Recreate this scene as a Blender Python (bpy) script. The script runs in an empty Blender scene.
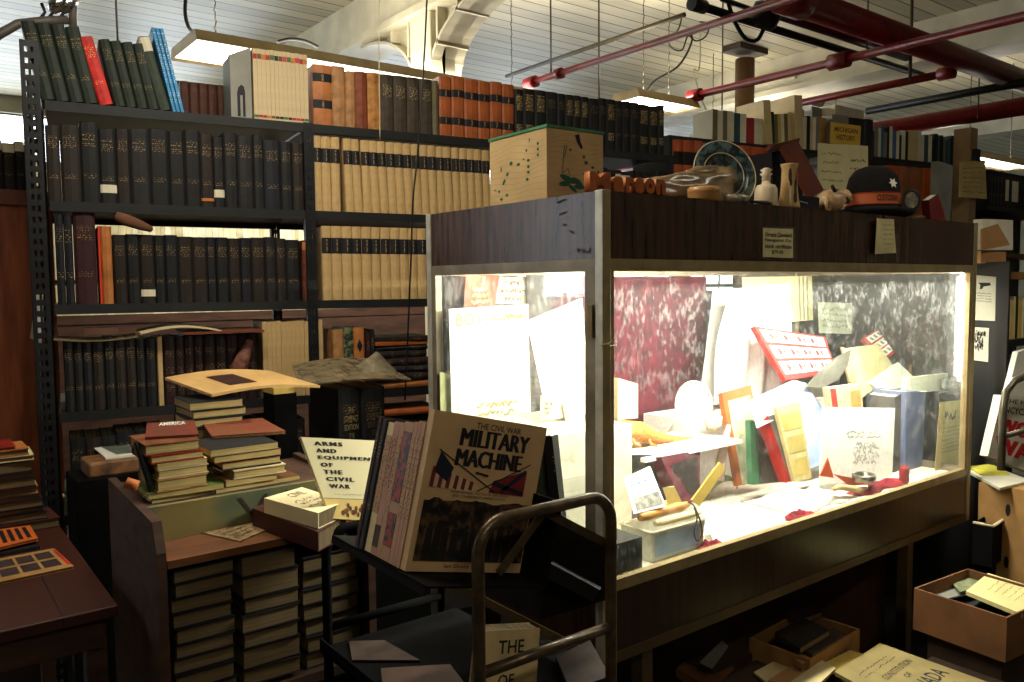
import bpy, math, random
from mathutils import Vector, Matrix
R0 = random.Random(7)
PI = math.pi
V = Vector
COL = bpy.context.scene.collection
SC = bpy.context.scene

# ------------------------------------------------------------ camera
EYE = V((0, 0, 1.5)); FPX = 809.9
PITCH, ROLL, YAW = 0.0686, -0.0087, 0.9157
_fh = V((math.cos(YAW), math.sin(YAW), 0)); _r = V((math.sin(YAW), -math.cos(YAW), 0)); _u = V((0, 0, 1))
FW = _fh * math.cos(PITCH) - _u * math.sin(PITCH); _up = _fh * math.sin(PITCH) + _u * math.cos(PITCH)
RT = _r * math.cos(ROLL) + _up * math.sin(ROLL); UP = -_r * math.sin(ROLL) + _up * math.cos(ROLL)
cam_d = bpy.data.cameras.new('camera'); cam = bpy.data.objects.new('camera', cam_d); COL.objects.link(cam)
cam_d.sensor_width = 36; cam_d.lens = FPX / 1024 * 36; cam_d.clip_start = .05
mw = Matrix((RT, UP, -FW)).transposed().to_4x4(); mw.translation = EYE; cam.matrix_world = mw
SC.camera = cam

# ------------------------------------------------------------ daylight outside the windows, exposure
w = bpy.data.worlds.new('daylight'); SC.world = w; w.use_nodes = True
w.node_tree.nodes['Background'].inputs[0].default_value = (.90, .95, 1, 1)
w.node_tree.nodes['Background'].inputs[1].default_value = 9.0
SC.view_settings.view_transform = 'Standard'; SC.view_settings.look = 'None'
SC.view_settings.gamma = 1; SC.view_settings.use_curve_mapping = False
SC.view_settings.exposure = 0.0
try:
    SC.cycles.max_bounces = 7; SC.cycles.transparent_max_bounces = 12; SC.cycles.sample_clamp_indirect = 4
    SC.cycles.caustics_reflective = False; SC.cycles.caustics_refractive = False
except Exception:
    pass

# ------------------------------------------------------------ rays through the camera, used to find real positions
def ray(u, v):
    return (FW + RT * ((u - 512) / FPX) + UP * ((341 - v) / FPX))
def hitZ(u, v, z): d = ray(u, v); return EYE + d * ((z - EYE.z) / d.z)
def hitY(u, v, y): d = ray(u, v); return EYE + d * (y / d.y)
def hitX(u, v, x): d = ray(u, v); return EYE + d * (x / d.x)
def hitP(u, v, p, n): d = ray(u, v); return EYE + d * ((p - EYE).dot(n) / d.dot(n))
def proj(P):
    d = V(P) - EYE; z = d.dot(FW); return (512 + FPX * d.dot(RT) / z, 341 - FPX * d.dot(UP) / z)

# ------------------------------------------------------------ materials
def lin(c):
    return tuple((x / 255 / 12.92 if x <= 10 else ((x / 255 + .055) / 1.055) ** 2.4) for x in c)
MATS = {}
def mat(name, rgb, rough=.6, metal=0, var=.15, scale=12, bump=0, stretch=(1, 1, 1), spec=.4, dark=None, thr=None, emit=None, es=0, coat=0):
    """procedural surface: base colour broken up by noise (var) towards a second colour"""
    if name in MATS: return MATS[name]
    m = bpy.data.materials.new(name); m.use_nodes = True; nt = m.node_tree; N = nt.nodes; L = nt.links
    b = N['Principled BSDF']; c = lin(rgb)
    b.inputs['Roughness'].default_value = rough; b.inputs['Metallic'].default_value = metal
    b.inputs['Specular IOR Level'].default_value = spec; b.inputs['Coat Weight'].default_value = coat
    tc = N.new('ShaderNodeTexCoord'); mp = N.new('ShaderNodeMapping'); mp.inputs['Scale'].default_value = stretch
    L.new(tc.outputs['Object'], mp.inputs[0])
    no = N.new('ShaderNodeTexNoise'); no.inputs['Scale'].default_value = scale; no.inputs['Detail'].default_value = 5
    L.new(mp.outputs[0], no.inputs['Vector'])
    rp = N.new('ShaderNodeValToRGB'); e = rp.color_ramp.elements
    lo = lin(dark) if dark else tuple(x * (1 - var) ** 2 for x in c)
    e[0].color = (*lo, 1); e[1].color = (*(c if dark else tuple(min(1, x * (1 + var)) for x in c)), 1)
    e[0].position, e[1].position = thr or (.3, .7)
    L.new(no.outputs['Fac'], rp.inputs[0]); L.new(rp.outputs[0], b.inputs['Base Color'])
    if bump:
        bp = N.new('ShaderNodeBump'); bp.inputs['Strength'].default_value = bump; bp.inputs['Distance'].default_value = .004
        L.new(no.outputs['Fac'], bp.inputs['Height']); L.new(bp.outputs[0], b.inputs['Normal'])
    if emit: b.inputs['Emission Color'].default_value = (*lin(emit), 1); b.inputs['Emission Strength'].default_value = es
    MATS[name] = m; return m
def cloth(name, rgb, gold=(150, 122, 74), bands=((.70, .86), (.30, .36)), rough=.62, amount=.56, dark=None):
    """book cloth or leather with rows of small stamped lettering on the spine side"""
    if name in MATS: return MATS[name]
    m = mat(name, rgb, rough=rough, var=.22, scale=30, bump=.15, dark=dark); nt = m.node_tree; N = nt.nodes; L = nt.links
    b = N['Principled BSDF']; src = b.inputs['Base Color'].links[0].from_socket
    tc = N.new('ShaderNodeTexCoord'); sp = N.new('ShaderNodeSeparateXYZ'); L.new(tc.outputs['Generated'], sp.inputs[0])
    def math_(op, a, bb):
        n = N.new('ShaderNodeMath'); n.operation = op
        for i, x in enumerate((a, bb)):
            if isinstance(x, (int, float)): n.inputs[i].default_value = x
            else: L.new(x, n.inputs[i])
        return n.outputs[0]
    tot = None
    for lo, hi in bands:
        k = math_('MULTIPLY', math_('GREATER_THAN', sp.outputs[2], lo), math_('LESS_THAN', sp.outputs[2], hi))
        tot = k if tot is None else math_('MAXIMUM', tot, k)
    if tot is None: return m
    lines = math_('GREATER_THAN', math_('FRACT', math_('MULTIPLY', sp.outputs[2], 38), 0), .5)
    mp = N.new('ShaderNodeMapping'); mp.inputs['Scale'].default_value = (260, 0, 130); L.new(tc.outputs['Object'], mp.inputs[0])
    no = N.new('ShaderNodeTexNoise'); no.inputs['Scale'].default_value = 1; no.inputs['Detail'].default_value = 1; L.new(mp.outputs[0], no.inputs['Vector'])
    ink = math_('GREATER_THAN', no.outputs['Fac'], amount)
    spine = math_('LESS_THAN', sp.outputs[1], .045)
    mid = math_('LESS_THAN', math_('ABSOLUTE', math_('SUBTRACT', sp.outputs[0], .5), 0), .34)
    f = math_('MULTIPLY', math_('MULTIPLY', tot, lines), math_('MULTIPLY', math_('MULTIPLY', ink, spine), mid))
    mx = N.new('ShaderNodeMix'); mx.data_type = 'RGBA'; L.new(f, mx.inputs[0]); L.new(src, mx.inputs[6]); mx.inputs[7].default_value = (*lin(gold), 1)
    L.new(mx.outputs[2], b.inputs['Base Color'])
    return m
def lined(name, rgb, line, axis=2, freq=300, rough=.8):
    """edges of a block of pages: fine lines along one axis"""
    if name in MATS: return MATS[name]
    m = mat(name, rgb, rough=rough, var=.1, scale=20); nt = m.node_tree; N = nt.nodes; L = nt.links
    b = N['Principled BSDF']; src = b.inputs['Base Color'].links[0].from_socket
    tc = N.new('ShaderNodeTexCoord'); mp = N.new('ShaderNodeMapping'); s = [3, 3, 3]; s[axis] = freq; mp.inputs['Scale'].default_value = s
    L.new(tc.outputs['Object'], mp.inputs[0]); no = N.new('ShaderNodeTexNoise'); no.inputs['Scale'].default_value = 1; no.inputs['Detail'].default_value = 2
    L.new(mp.outputs[0], no.inputs['Vector'])
    rp = N.new('ShaderNodeValToRGB'); rp.color_ramp.elements[0].position = .42; rp.color_ramp.elements[1].position = .62; L.new(no.outputs['Fac'], rp.inputs[0])
    mx = N.new('ShaderNodeMix'); mx.data_type = 'RGBA'; L.new(rp.outputs[0], mx.inputs[0]); mx.inputs[6].default_value = (*lin(line), 1); L.new(src, mx.inputs[7])
    L.new(mx.outputs[2], b.inputs['Base Color']); return m
def planks(name, rgb, groove, axis, width, rough=.35, var=.12, shift=0.0, line=.06):
    """boards laid side by side across one world axis, each of a slightly different tone"""
    if name in MATS: return MATS[name]
    m = bpy.data.materials.new(name); m.use_nodes = True; nt = m.node_tree; N = nt.nodes; L = nt.links
    b = N['Principled BSDF']; b.inputs['Roughness'].default_value = rough
    tc = N.new('ShaderNodeTexCoord'); sp = N.new('ShaderNodeSeparateXYZ'); L.new(tc.outputs['Object'], sp.inputs[0])
    d = N.new('ShaderNodeMath'); d.operation = 'MULTIPLY_ADD'; d.inputs[1].default_value = 1 / width; d.inputs[2].default_value = 50 + shift; L.new(sp.outputs[axis], d.inputs[0])
    fr = N.new('ShaderNodeMath'); fr.operation = 'FRACT'; L.new(d.outputs[0], fr.inputs[0])
    fl = N.new('ShaderNodeMath'); fl.operation = 'FLOOR'; L.new(d.outputs[0], fl.inputs[0])
    wn = N.new('ShaderNodeTexWhiteNoise'); wn.noise_dimensions = '1D'; L.new(fl.outputs[0], wn.inputs['W'])
    mp = N.new('ShaderNodeMapping'); s = [1.2, 1.2, 1.2]; s[axis] = 14; mp.inputs['Scale'].default_value = s; L.new(tc.outputs['Object'], mp.inputs[0])
    no = N.new('ShaderNodeTexNoise'); no.inputs['Scale'].default_value = 2; no.inputs['Detail'].default_value = 6; L.new(mp.outputs[0], no.inputs['Vector'])
    add = N.new('ShaderNodeMath'); add.operation = 'ADD'; L.new(wn.outputs['Value'], add.inputs[0]); L.new(no.outputs['Fac'], add.inputs[1])
    rp = N.new('ShaderNodeValToRGB'); c = lin(rgb); rp.color_ramp.elements[0].position = .3; rp.color_ramp.elements[1].position = 1
    rp.color_ramp.elements[0].color = (*[x * (1 - var * 2) for x in c], 1); rp.color_ramp.elements[1].color = (*c, 1)
    h = N.new('ShaderNodeMath'); h.operation = 'MULTIPLY'; h.inputs[1].default_value = .6; L.new(add.outputs[0], h.inputs[0]); L.new(h.outputs[0], rp.inputs[0])
    g = N.new('ShaderNodeMath'); g.operation = 'LESS_THAN'; g.inputs[1].default_value = line; L.new(fr.outputs[0], g.inputs[0])
    mx = N.new('ShaderNodeMix'); mx.data_type = 'RGBA'; L.new(g.outputs[0], mx.inputs[0]); L.new(rp.outputs[0], mx.inputs[6]); mx.inputs[7].default_value = (*lin(groove), 1)
    L.new(mx.outputs[2], b.inputs['Base Color'])
    inv = N.new('ShaderNodeMath'); inv.operation = 'SUBTRACT'; inv.inputs[0].default_value = 1; L.new(g.outputs[0], inv.inputs[1])
    bp = N.new('ShaderNodeBump'); bp.inputs['Strength'].default_value = .5; bp.inputs['Distance'].default_value = .006; L.new(inv.outputs[0], bp.inputs['Height']); L.new(bp.outputs[0], b.inputs['Normal'])
    MATS[name] = m; return m
def glass_mat(name, tint=(1, 1, 1), dirt=.35, smear=.6, glossy=.12, scale=40):
    """thin pane: mostly clear, a little mirror, with smears and specks of dust"""
    if name in MATS: return MATS[name]
    m = bpy.data.materials.new(name); m.use_nodes = True; nt = m.node_tree; N = nt.nodes; L = nt.links
    for n in list(N):
        if n.type != 'OUTPUT_MATERIAL': N.remove(n)
    out = [n for n in N if n.type == 'OUTPUT_MATERIAL'][0]
    tr = N.new('ShaderNodeBsdfTransparent'); tr.inputs[0].default_value = (*tint, 1)
    gl = N.new('ShaderNodeBsdfGlossy'); gl.inputs['Roughness'].default_value = .04
    di = N.new('ShaderNodeBsdfDiffuse'); di.inputs[0].default_value = (.8, .8, .74, 1)
    lw = N.new('ShaderNodeLayerWeight'); lw.inputs[0].default_value = .25
    k = N.new('ShaderNodeMath'); k.operation = 'MULTIPLY_ADD'; k.inputs[1].default_value = glossy * 2; k.inputs[2].default_value = .02; L.new(lw.outputs['Fresnel'], k.inputs[0])
    m1 = N.new('ShaderNodeMixShader'); L.new(k.outputs[0], m1.inputs[0]); L.new(tr.outputs[0], m1.inputs[1]); L.new(gl.outputs[0], m1.inputs[2])
    tc = N.new('ShaderNodeTexCoord')
    mp = N.new('ShaderNodeMapping'); mp.inputs['Scale'].default_value = (1, 1, .45); L.new(tc.outputs['Object'], mp.inputs[0])
    no = N.new('ShaderNodeTexNoise'); no.inputs['Scale'].default_value = scale; no.inputs['Detail'].default_value = 4; L.new(mp.outputs[0], no.inputs['Vector'])
    n2 = N.new('ShaderNodeTexNoise'); n2.inputs['Scale'].default_value = scale * .12; n2.inputs['Detail'].default_value = 2; L.new(tc.outputs['Object'], n2.inputs['Vector'])
    av = N.new('ShaderNodeMath'); av.operation = 'MULTIPLY_ADD'; av.inputs[1].default_value = .45; L.new(n2.outputs['Fac'], av.inputs[0])
    av2 = N.new('ShaderNodeMath'); av2.operation = 'MULTIPLY'; av2.inputs[1].default_value = .75; L.new(no.outputs['Fac'], av2.inputs[0]); L.new(av2.outputs[0], av.inputs[2]); no = av
    rp = N.new('ShaderNodeValToRGB'); rp.color_ramp.elements[0].position = smear; rp.color_ramp.elements[1].position = smear + .07; L.new(no.outputs[0], rp.inputs[0])
    kk = N.new('ShaderNodeMath'); kk.operation = 'MULTIPLY_ADD'; kk.inputs[1].default_value = dirt; kk.inputs[2].default_value = .015; L.new(rp.outputs[0], kk.inputs[0])
    tl = N.new('ShaderNodeBsdfTranslucent'); tl.inputs[0].default_value = (.9, .9, .84, 1)
    dm = N.new('ShaderNodeMixShader'); dm.inputs[0].default_value = .7; L.new(di.outputs[0], dm.inputs[1]); L.new(tl.outputs[0], dm.inputs[2])
    m2 = N.new('ShaderNodeMixShader'); L.new(kk.outputs[0], m2.inputs[0]); L.new(m1.outputs[0], m2.inputs[1]); L.new(dm.outputs[0], m2.inputs[2])
    L.new(m2.outputs[0], out.inputs[0]); MATS[name] = m; return m
def emit_mat(name, rgb, s):
    if name in MATS: return MATS[name]
    m = bpy.data.materials.new(name); m.use_nodes = True; nt = m.node_tree
    b = nt.nodes['Principled BSDF']; b.inputs['Base Color'].default_value = (.8, .8, .8, 1)
    b.inputs['Emission Color'].default_value = (*lin(rgb), 1); b.inputs['Emission Strength'].default_value = s
    MATS[name] = m; return m

# ------------------------------------------------------------ mesh building
def rotm(ax, a): return Matrix.Rotation(a, 3, ax)
OFF = {}   # where a thing stands, for parts given in world coordinates
class G:
    def __init__(s): s.v = []; s.f = []; s.m = []; s.s = []
    def add(s, vs, fs, m=0, sm=False):
        o = len(s.v); s.v += [V(p) for p in vs]
        for f in fs: s.f.append([i + o for i in f]); s.m.append(m); s.s.append(sm)
        return s
    def box(s, c, d, R=None, m=0):
        c = V(c); x, y, z = d[0] / 2, d[1] / 2, d[2] / 2
        P = [V((a * x, b * y, e * z)) for a in (-1, 1) for b in (-1, 1) for e in (-1, 1)]
        if R is not None: P = [R @ p for p in P]
        return s.add([c + p for p in P], [(0, 1, 3, 2), (4, 6, 7, 5), (0, 4, 5, 1), (2, 3, 7, 6), (0, 2, 6, 4), (1, 5, 7, 3)], m)
    def span(s, a, b, m=0):
        return s.box([(a[i] + b[i]) / 2 for i in range(3)], [abs(b[i] - a[i]) for i in range(3)], None, m)
    def slab(s, pts, th, m=0, mb=None, n=None):
        """polygon (front side) given thickness th away from its normal"""
        pts = [V(p) for p in pts]
        if n is None: n = (pts[-1] - pts[0]).cross(pts[1] - pts[0]).normalized()
        k = len(pts); b = [p - n * th for p in pts]
        s.add(pts + b, [list(range(k))], m); o = len(s.v) - 2 * k
        s.f.append([o + k + i for i in reversed(range(k))]); s.m.append(m if mb is None else mb); s.s.append(False)
        for i in range(k):
            j = (i + 1) % k; s.f.append([o + i, o + k + i, o + k + j, o + j]); s.m.append(m if mb is None else mb); s.s.append(False)
        return s
    def ext(s, poly, z0, z1, m=0, sm=False):
        k = len(poly); vs = [(p[0], p[1], z0) for p in poly] + [(p[0], p[1], z1) for p in poly]
        s.add(vs, [list(reversed(range(k))), [k + i for i in range(k)]], m)
        o = len(s.v) - 2 * k
        for i in range(k):
            j = (i + 1) % k; s.f.append([o + i, o + j, o + k + j, o + k + i]); s.m.append(m); s.s.append(sm)
        return s
    def tube(s, pts, r, n=8, m=0, caps=True, closed=False):
        pts = [V(p) for p in pts]; rs = r if isinstance(r, (list, tuple)) else [r] * len(pts); k = len(pts); vs = []; prev = None
        for i, p in enumerate(pts):
            t = (pts[min(i + 1, k - 1)] - pts[max(i - 1, 0)]).normalized()
            if prev is None: a = t.cross(V((0, 0, 1)) if abs(t.z) < .9 else V((1, 0, 0))).normalized()
            else: a = (prev - t * prev.dot(t)).normalized()
            prev = a; b = t.cross(a)
            vs += [p + (a * math.cos(2 * PI * j / n) + b * math.sin(2 * PI * j / n)) * rs[i] for j in range(n)]
        fs = []
        for i in range(k - 1):
            for j in range(n): fs.append((i * n + j, i * n + (j + 1) % n, (i + 1) * n + (j + 1) % n, (i + 1) * n + j))
        s.add(vs, fs, m, True)
        if caps:
            o = len(s.v) - k * n; s.f.append([o + j for j in reversed(range(n))]); s.f.append([o + (k - 1) * n + j for j in range(n)]); s.m += [m, m]; s.s += [False, False]
        return s
    def lathe(s, prof, c=(0, 0, 0), n=24, m=0, R=None, sx=1, sy=1):
        c = V(c); vs = []
        for r, z in prof:
            for j in range(n):
                p = V((r * math.cos(2 * PI * j / n) * sx, r * math.sin(2 * PI * j / n) * sy, z)); vs.append(c + (R @ p if R is not None else p))
        fs = [(i * n + j, i * n + (j + 1) % n, (i + 1) * n + (j + 1) % n, (i + 1) * n + j) for i in range(len(prof) - 1) for j in range(n)]
        s.add(vs, fs, m, True); o = len(s.v) - len(vs)
        if prof[0][0] > 1e-5: s.f.append([o + j for j in reversed(range(n))]); s.m.append(m); s.s.append(False)
        if prof[-1][0] > 1e-5: s.f.append([o + (len(prof) - 1) * n + j for j in range(n)]); s.m.append(m); s.s.append(False)
        return s
    def grid(s, fn, nu, nv, m=0, th=0):
        """surface fn(a,b) with a,b in 0..1"""
        vs = [fn(i / nu, j / nv) for j in range(nv + 1) for i in range(nu + 1)]
        fs = [(j * (nu + 1) + i, j * (nu + 1) + i + 1, (j + 1) * (nu + 1) + i + 1, (j + 1) * (nu + 1) + i) for j in range(nv) for i in range(nu)]
        s.add(vs, fs, m, True); return s
    def obj(s, name, mats, parent=None, M=None, bevel=0, solid=0, sub=0, origin=None, hold=False):
        """one mesh object; origin (world or parent space) defaults to the bottom centre for top-level things"""
        if parent is None and M is None and origin is None and s.v:
            xs = [p.x for p in s.v]; ys = [p.y for p in s.v]; origin = V(((min(xs) + max(xs)) / 2, (min(ys) + max(ys)) / 2, min(p.z for p in s.v)))
        off = V(origin) if origin is not None else V((0, 0, 0))
        me = bpy.data.meshes.new(name); me.from_pydata([tuple(p - off) for p in s.v], [], s.f)
        mats = mats if isinstance(mats, (list, tuple)) else [mats]
        for mm in mats: me.materials.append(mm)
        me.polygons.foreach_set('material_index', [min(i, len(mats) - 1) for i in s.m]); me.polygons.foreach_set('use_smooth', s.s); me.update()
        o = bpy.data.objects.new(name, me); COL.objects.link(o)
        if parent is not None: o.parent = parent
        o.matrix_basis = (M if M is not None else Matrix.Identity(4)) @ Matrix.Translation(off)
        if parent is not None and M is None and parent.name in OFF: o.matrix_basis = OFF[parent.name].inverted() @ o.matrix_basis
        if M is None: OFF[o.name] = Matrix.Translation(off)
        if solid: md = o.modifiers.new('thickness', 'SOLIDIFY'); md.thickness = solid
        if bevel: md = o.modifiers.new('bevel', 'BEVEL'); md.width = bevel; md.segments = 2; md.limit_method = 'ANGLE'
        if sub: md = o.modifiers.new('smooth', 'SUBSURF'); md.levels = sub; md.render_levels = sub
        return o
def tag(o, label, cat, group=None, kind=None):
    o['label'] = label; o['category'] = cat
    if group: o['group'] = group
    if kind: o['kind'] = kind
    return o
def struct(g, name, m, **k):
    o = g.obj(name, m, **k); o['kind'] = 'structure'; return o
def empty(name, loc, label, cat, group=None, rz=0, local=False):
    o = bpy.data.objects.new(name, None); COL.objects.link(o); o.empty_display_size = .05
    mt = Matrix.Translation(V(loc)) @ Matrix.Rotation(rz, 4, 'Z'); o.matrix_basis = mt
    if not local: OFF[o.name] = mt
    return tag(o, label, cat, group)
def note(o, label): o['label'] = label; return o
ORD = 'first second third fourth fifth sixth seventh eighth ninth tenth eleventh twelfth thirteenth fourteenth fifteenth sixteenth seventeenth eighteenth nineteenth twentieth'.split()
ORD += ['twenty-' + x for x in ORD[:9]] + ['thirtieth'] + ['thirty-' + x for x in ORD[:9]]

# quads: a flat face (top left, top right, bottom right, bottom left) to print on
class Q:
    def __init__(s, tl, tr, br, bl):
        s.c = [V(tl), V(tr), V(br), V(bl)]; s.n = (s.c[3] - s.c[0]).cross(s.c[1] - s.c[0]).normalized()
    def at(s, a, b, e=.0006):
        return (s.c[0] * (1 - a) + s.c[1] * a) * (1 - b) + (s.c[3] * (1 - a) + s.c[2] * a) * b + s.n * e
    def sub(s, a0, b0, a1, b1, e=0):
        return Q(s.at(a0, b0, e), s.at(a1, b0, e), s.at(a1, b1, e), s.at(a0, b1, e))
_txt = {}
def text_mesh(body, bold=0, spacing=1):
    k = (body, bold, spacing)
    if k not in _txt:
        c = bpy.data.curves.new('t', 'FONT'); c.body = body; c.size = 1; c.offset = bold; c.space_character = spacing; c.resolution_u = 2
        o = bpy.data.objects.new('t', c); COL.objects.link(o); bpy.context.view_layer.update()
        me = bpy.data.meshes.new_from_object(o.evaluated_get(bpy.context.evaluated_depsgraph_get()))
        vs = [(v.co.x, v.co.y) for v in me.vertices]; fs = [list(p.vertices) for p in me.polygons]
        bpy.data.objects.remove(o); bpy.data.curves.remove(c); bpy.data.meshes.remove(me)
        x0 = min(p[0] for p in vs); x1 = max(p[0] for p in vs); y0 = min(p[1] for p in vs); y1 = max(p[1] for p in vs)
        _txt[k] = ([((p[0] - x0) / (x1 - x0), (y1 - p[1]) / (y1 - y0)) for p in vs], fs)
    return _txt[k]
def put_text(g, q, body, a0, b0, a1, b1, m=0, bold=0, e=.0008, spacing=1, fat=0):
    if fat:   # heavy type: the same word printed a hair to either side
        for k, d in enumerate((-fat, 0, fat)): put_text(g, q, body, a0 + d, b0, a1 + d, b1, m, bold, e + k * .00006, spacing)
        return g
    vs, fs = text_mesh(body, bold, spacing)
    g.add([q.at(a0 + (a1 - a0) * x, b0 + (b1 - b0) * y, e) for x, y in vs], fs, m); return g
def put_poly(g, q, pts, m=0, e=.0006): g.add([q.at(a, b, e) for a, b in pts], [list(range(len(pts)))], m); return g
def put_line(g, q, a0, b0, a1, b1, w=.01, m=0, e=.0007):
    dx, dy = a1 - a0, b1 - b0; L = math.hypot(dx, dy) or 1; nx, ny = -dy / L * w / 2, dx / L * w / 2
    return put_poly(g, q, [(a0 + nx, b0 + ny), (a1 + nx, b1 + ny), (a1 - nx, b1 - ny), (a0 - nx, b0 - ny)], m, e)
def scribble(g, q, a0, b0, a1, b1, rows, w=.006, seed=1, m=0, amp=.35):
    r = random.Random(seed); h = (b1 - b0) / rows
    for i in range(rows):
        y = b0 + h * (i + .5); x = a0 + r.random() * .04; end = a1 - r.random() * .25 * (a1 - a0); px, py = x, y
        while x < end:
            x += (a1 - a0) * r.uniform(.015, .04); ny = y + h * r.uniform(-amp, amp)
            if r.random() > .16: put_line(g, q, px, py, x, ny, w, m)
            px, py = x, ny
# ------------------------------------------------------------ shared materials
wood_dark = mat('dark walnut laminate', (50, 33, 24), rough=.3, var=.35, scale=6, stretch=(9, 9, .8), spec=.5)
alu = mat('brushed aluminium trim', (190, 184, 168), rough=.42, metal=.55, var=.12, scale=25)
alu_tan = mat('bronze anodised trim', (158, 138, 98), rough=.45, metal=.35, var=.12, scale=25)
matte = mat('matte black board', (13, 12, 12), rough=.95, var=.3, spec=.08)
black_metal = mat('black painted steel', (20, 21, 24), rough=.45, var=.2, scale=30, spec=.4)
shelf_metal = mat('dark grey painted steel', (42, 42, 44), rough=.5, var=.25, scale=18)
page_m = lined('page edges', (176, 156, 118), (104, 90, 64), 0, 420)
page_z = lined('stacked page edges', (176, 160, 128), (120, 106, 80), 2, 420)
page_dim = lined('greyed page edges', (150, 138, 112), (92, 82, 62), 0, 420)
paper = mat('white paper', (226, 222, 208), rough=.8, var=.05, scale=14)
cream = mat('cream paper', (214, 196, 150), rough=.8, var=.08, scale=14)
ink = mat('black ink', (16, 15, 18), rough=.7, var=.05)
cardboard = mat('brown corrugated cardboard', (138, 98, 56), rough=.85, var=.18, scale=9)
red_paint = mat('red pipe paint', (128, 16, 22), rough=.35, var=.2, scale=20, spec=.6)
white_paint = mat('white beam paint', (212, 204, 178), rough=.5, var=.12, scale=4)
# ============================================================ the room
CZ = 3.6
X0R, X1R, Y0R, Y1R = -3.2, 17.0, -3.0, 10.4
floor_m = planks('worn dark floorboards', (34, 27, 22), (14, 11, 9), 1, .12, rough=.6, var=.25)
struct(G().span((X0R, Y0R, -.1), (X1R, Y1R, 0)), 'floor', floor_m, M=Matrix.Identity(4))
ceil_m = planks('painted ceiling boards', (214, 204, 174), (70, 62, 50), 1, .15, rough=.45, var=.22, line=.085)
struct(G().span((X0R, Y0R, CZ), (X1R, Y1R, CZ + .1)), 'ceiling', ceil_m, M=Matrix.Identity(4))
wall_m = mat('old cream wall plaster', (150, 142, 120), rough=.8, var=.12, scale=3)
g = G(); LW = (6.0, 7.3)
g.span((X0R - .15, Y0R, 0), (X0R, LW[0], CZ)); g.span((X0R - .15, LW[1], 0), (X0R, Y1R, CZ)); g.span((X0R - .15, LW[0], 0), (X0R, LW[1], 1.35)); g.span((X0R - .15, LW[0], 3.25), (X0R, LW[1], CZ))
struct(g, 'wall_left', wall_m, M=Matrix.Identity(4))
struct(G().span((X1R, Y0R, 0), (X1R + .15, Y1R, CZ)), 'wall_right', wall_m, M=Matrix.Identity(4))
struct(G().span((X0R, Y0R - .15, 0), (X1R, Y0R, CZ)), 'wall_front', wall_m, M=Matrix.Identity(4))
# back wall with a band of factory windows
wins = [(-2.6, -.7), (-.1, 1.8), (2.4, 4.3), (4.9, 6.8), (7.4, 9.3), (9.9, 11.8), (12.4, 14.3)]
g = G(); zs0, zs1 = 1.35, 3.42
g.span((X0R, Y1R, 0), (X1R, Y1R + .2, zs0)); g.span((X0R, Y1R, zs1), (X1R, Y1R + .2, CZ))
px = X0R
for a, b in wins: g.span((px, Y1R, zs0), (a, Y1R + .2, zs1)); px = b
g.span((px, Y1R, zs0), (X1R, Y1R + .2, zs1))
struct(g, 'wall_back', wall_m, M=Matrix.Identity(4))
win_frame = mat('grey window steel', (90, 92, 90), rough=.5, var=.1)
pane_m = glass_mat('hazy window glass', (.95, .98, 1), dirt=.2, smear=.55, glossy=.05, scale=5)
for i, (a, b) in enumerate(wins):
    g = G(); t = .03
    for k in range(5):
        x = a + (b - a) * k / 4; g.span((x - t / 2, Y1R + .06, zs0), (x + t / 2, Y1R + .1, zs1))
    for k in range(4):
        z = zs0 + (zs1 - zs0) * k / 3; g.span((a, Y1R + .062, z - t / 2), (b, Y1R + .098, z + t / 2))
    wo = struct(g, 'window_%d' % (i + 1), win_frame, M=Matrix.Identity(4))
    G().span((a, Y1R + .078, zs0), (b, Y1R + .082, zs1)).obj('window_glass', pane_m, wo)

g = G()
for k in range(4): y_ = LW[0] + (LW[1] - LW[0]) * k / 3; g.span((X0R - .1, y_ - .015, 1.35), (X0R - .06, y_ + .015, 3.25))
for k in range(4): z_ = 1.35 + 1.9 * k / 3; g.span((X0R - .098, LW[0], z_ - .015), (X0R - .062, LW[1], z_ + .015))
wo = struct(g, 'window_8', win_frame, M=Matrix.Identity(4)); G().span((X0R - .082, LW[0], 1.35), (X0R - .078, LW[1], 3.25)).obj('window_glass', pane_m, wo)
# two painted beams under the ceiling, running from the front to the back of the room
def beam(n, u, v, zlow, width, y0, y1, side='L'):
    x = hitZ(u, v, CZ).x
    g = G(); g.span((x, y0, zlow), (x + width, y1, CZ + .02)); g.span((x - .03, y0, zlow), (x, y1, zlow + .05)); g.span((x + width, y0, zlow), (x + width + .03, y1, zlow + .05))
    return x, struct(g, 'trim_%d' % n, white_paint, M=Matrix.Identity(4))
bx1, b1 = beam(1, 315, 25, 3.27, .30, Y0R, Y1R)
bx2, b2 = beam(2, 901, 26, 3.27, .34, Y0R, Y1R)
bx3, b3 = bx2 + (bx2 - bx1), struct(G().span((bx2 + (bx2 - bx1), Y0R, 3.27), (bx2 + (bx2 - bx1) + .34, Y1R, CZ + .02)), 'trim_3', white_paint, M=Matrix.Identity(4))
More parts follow.
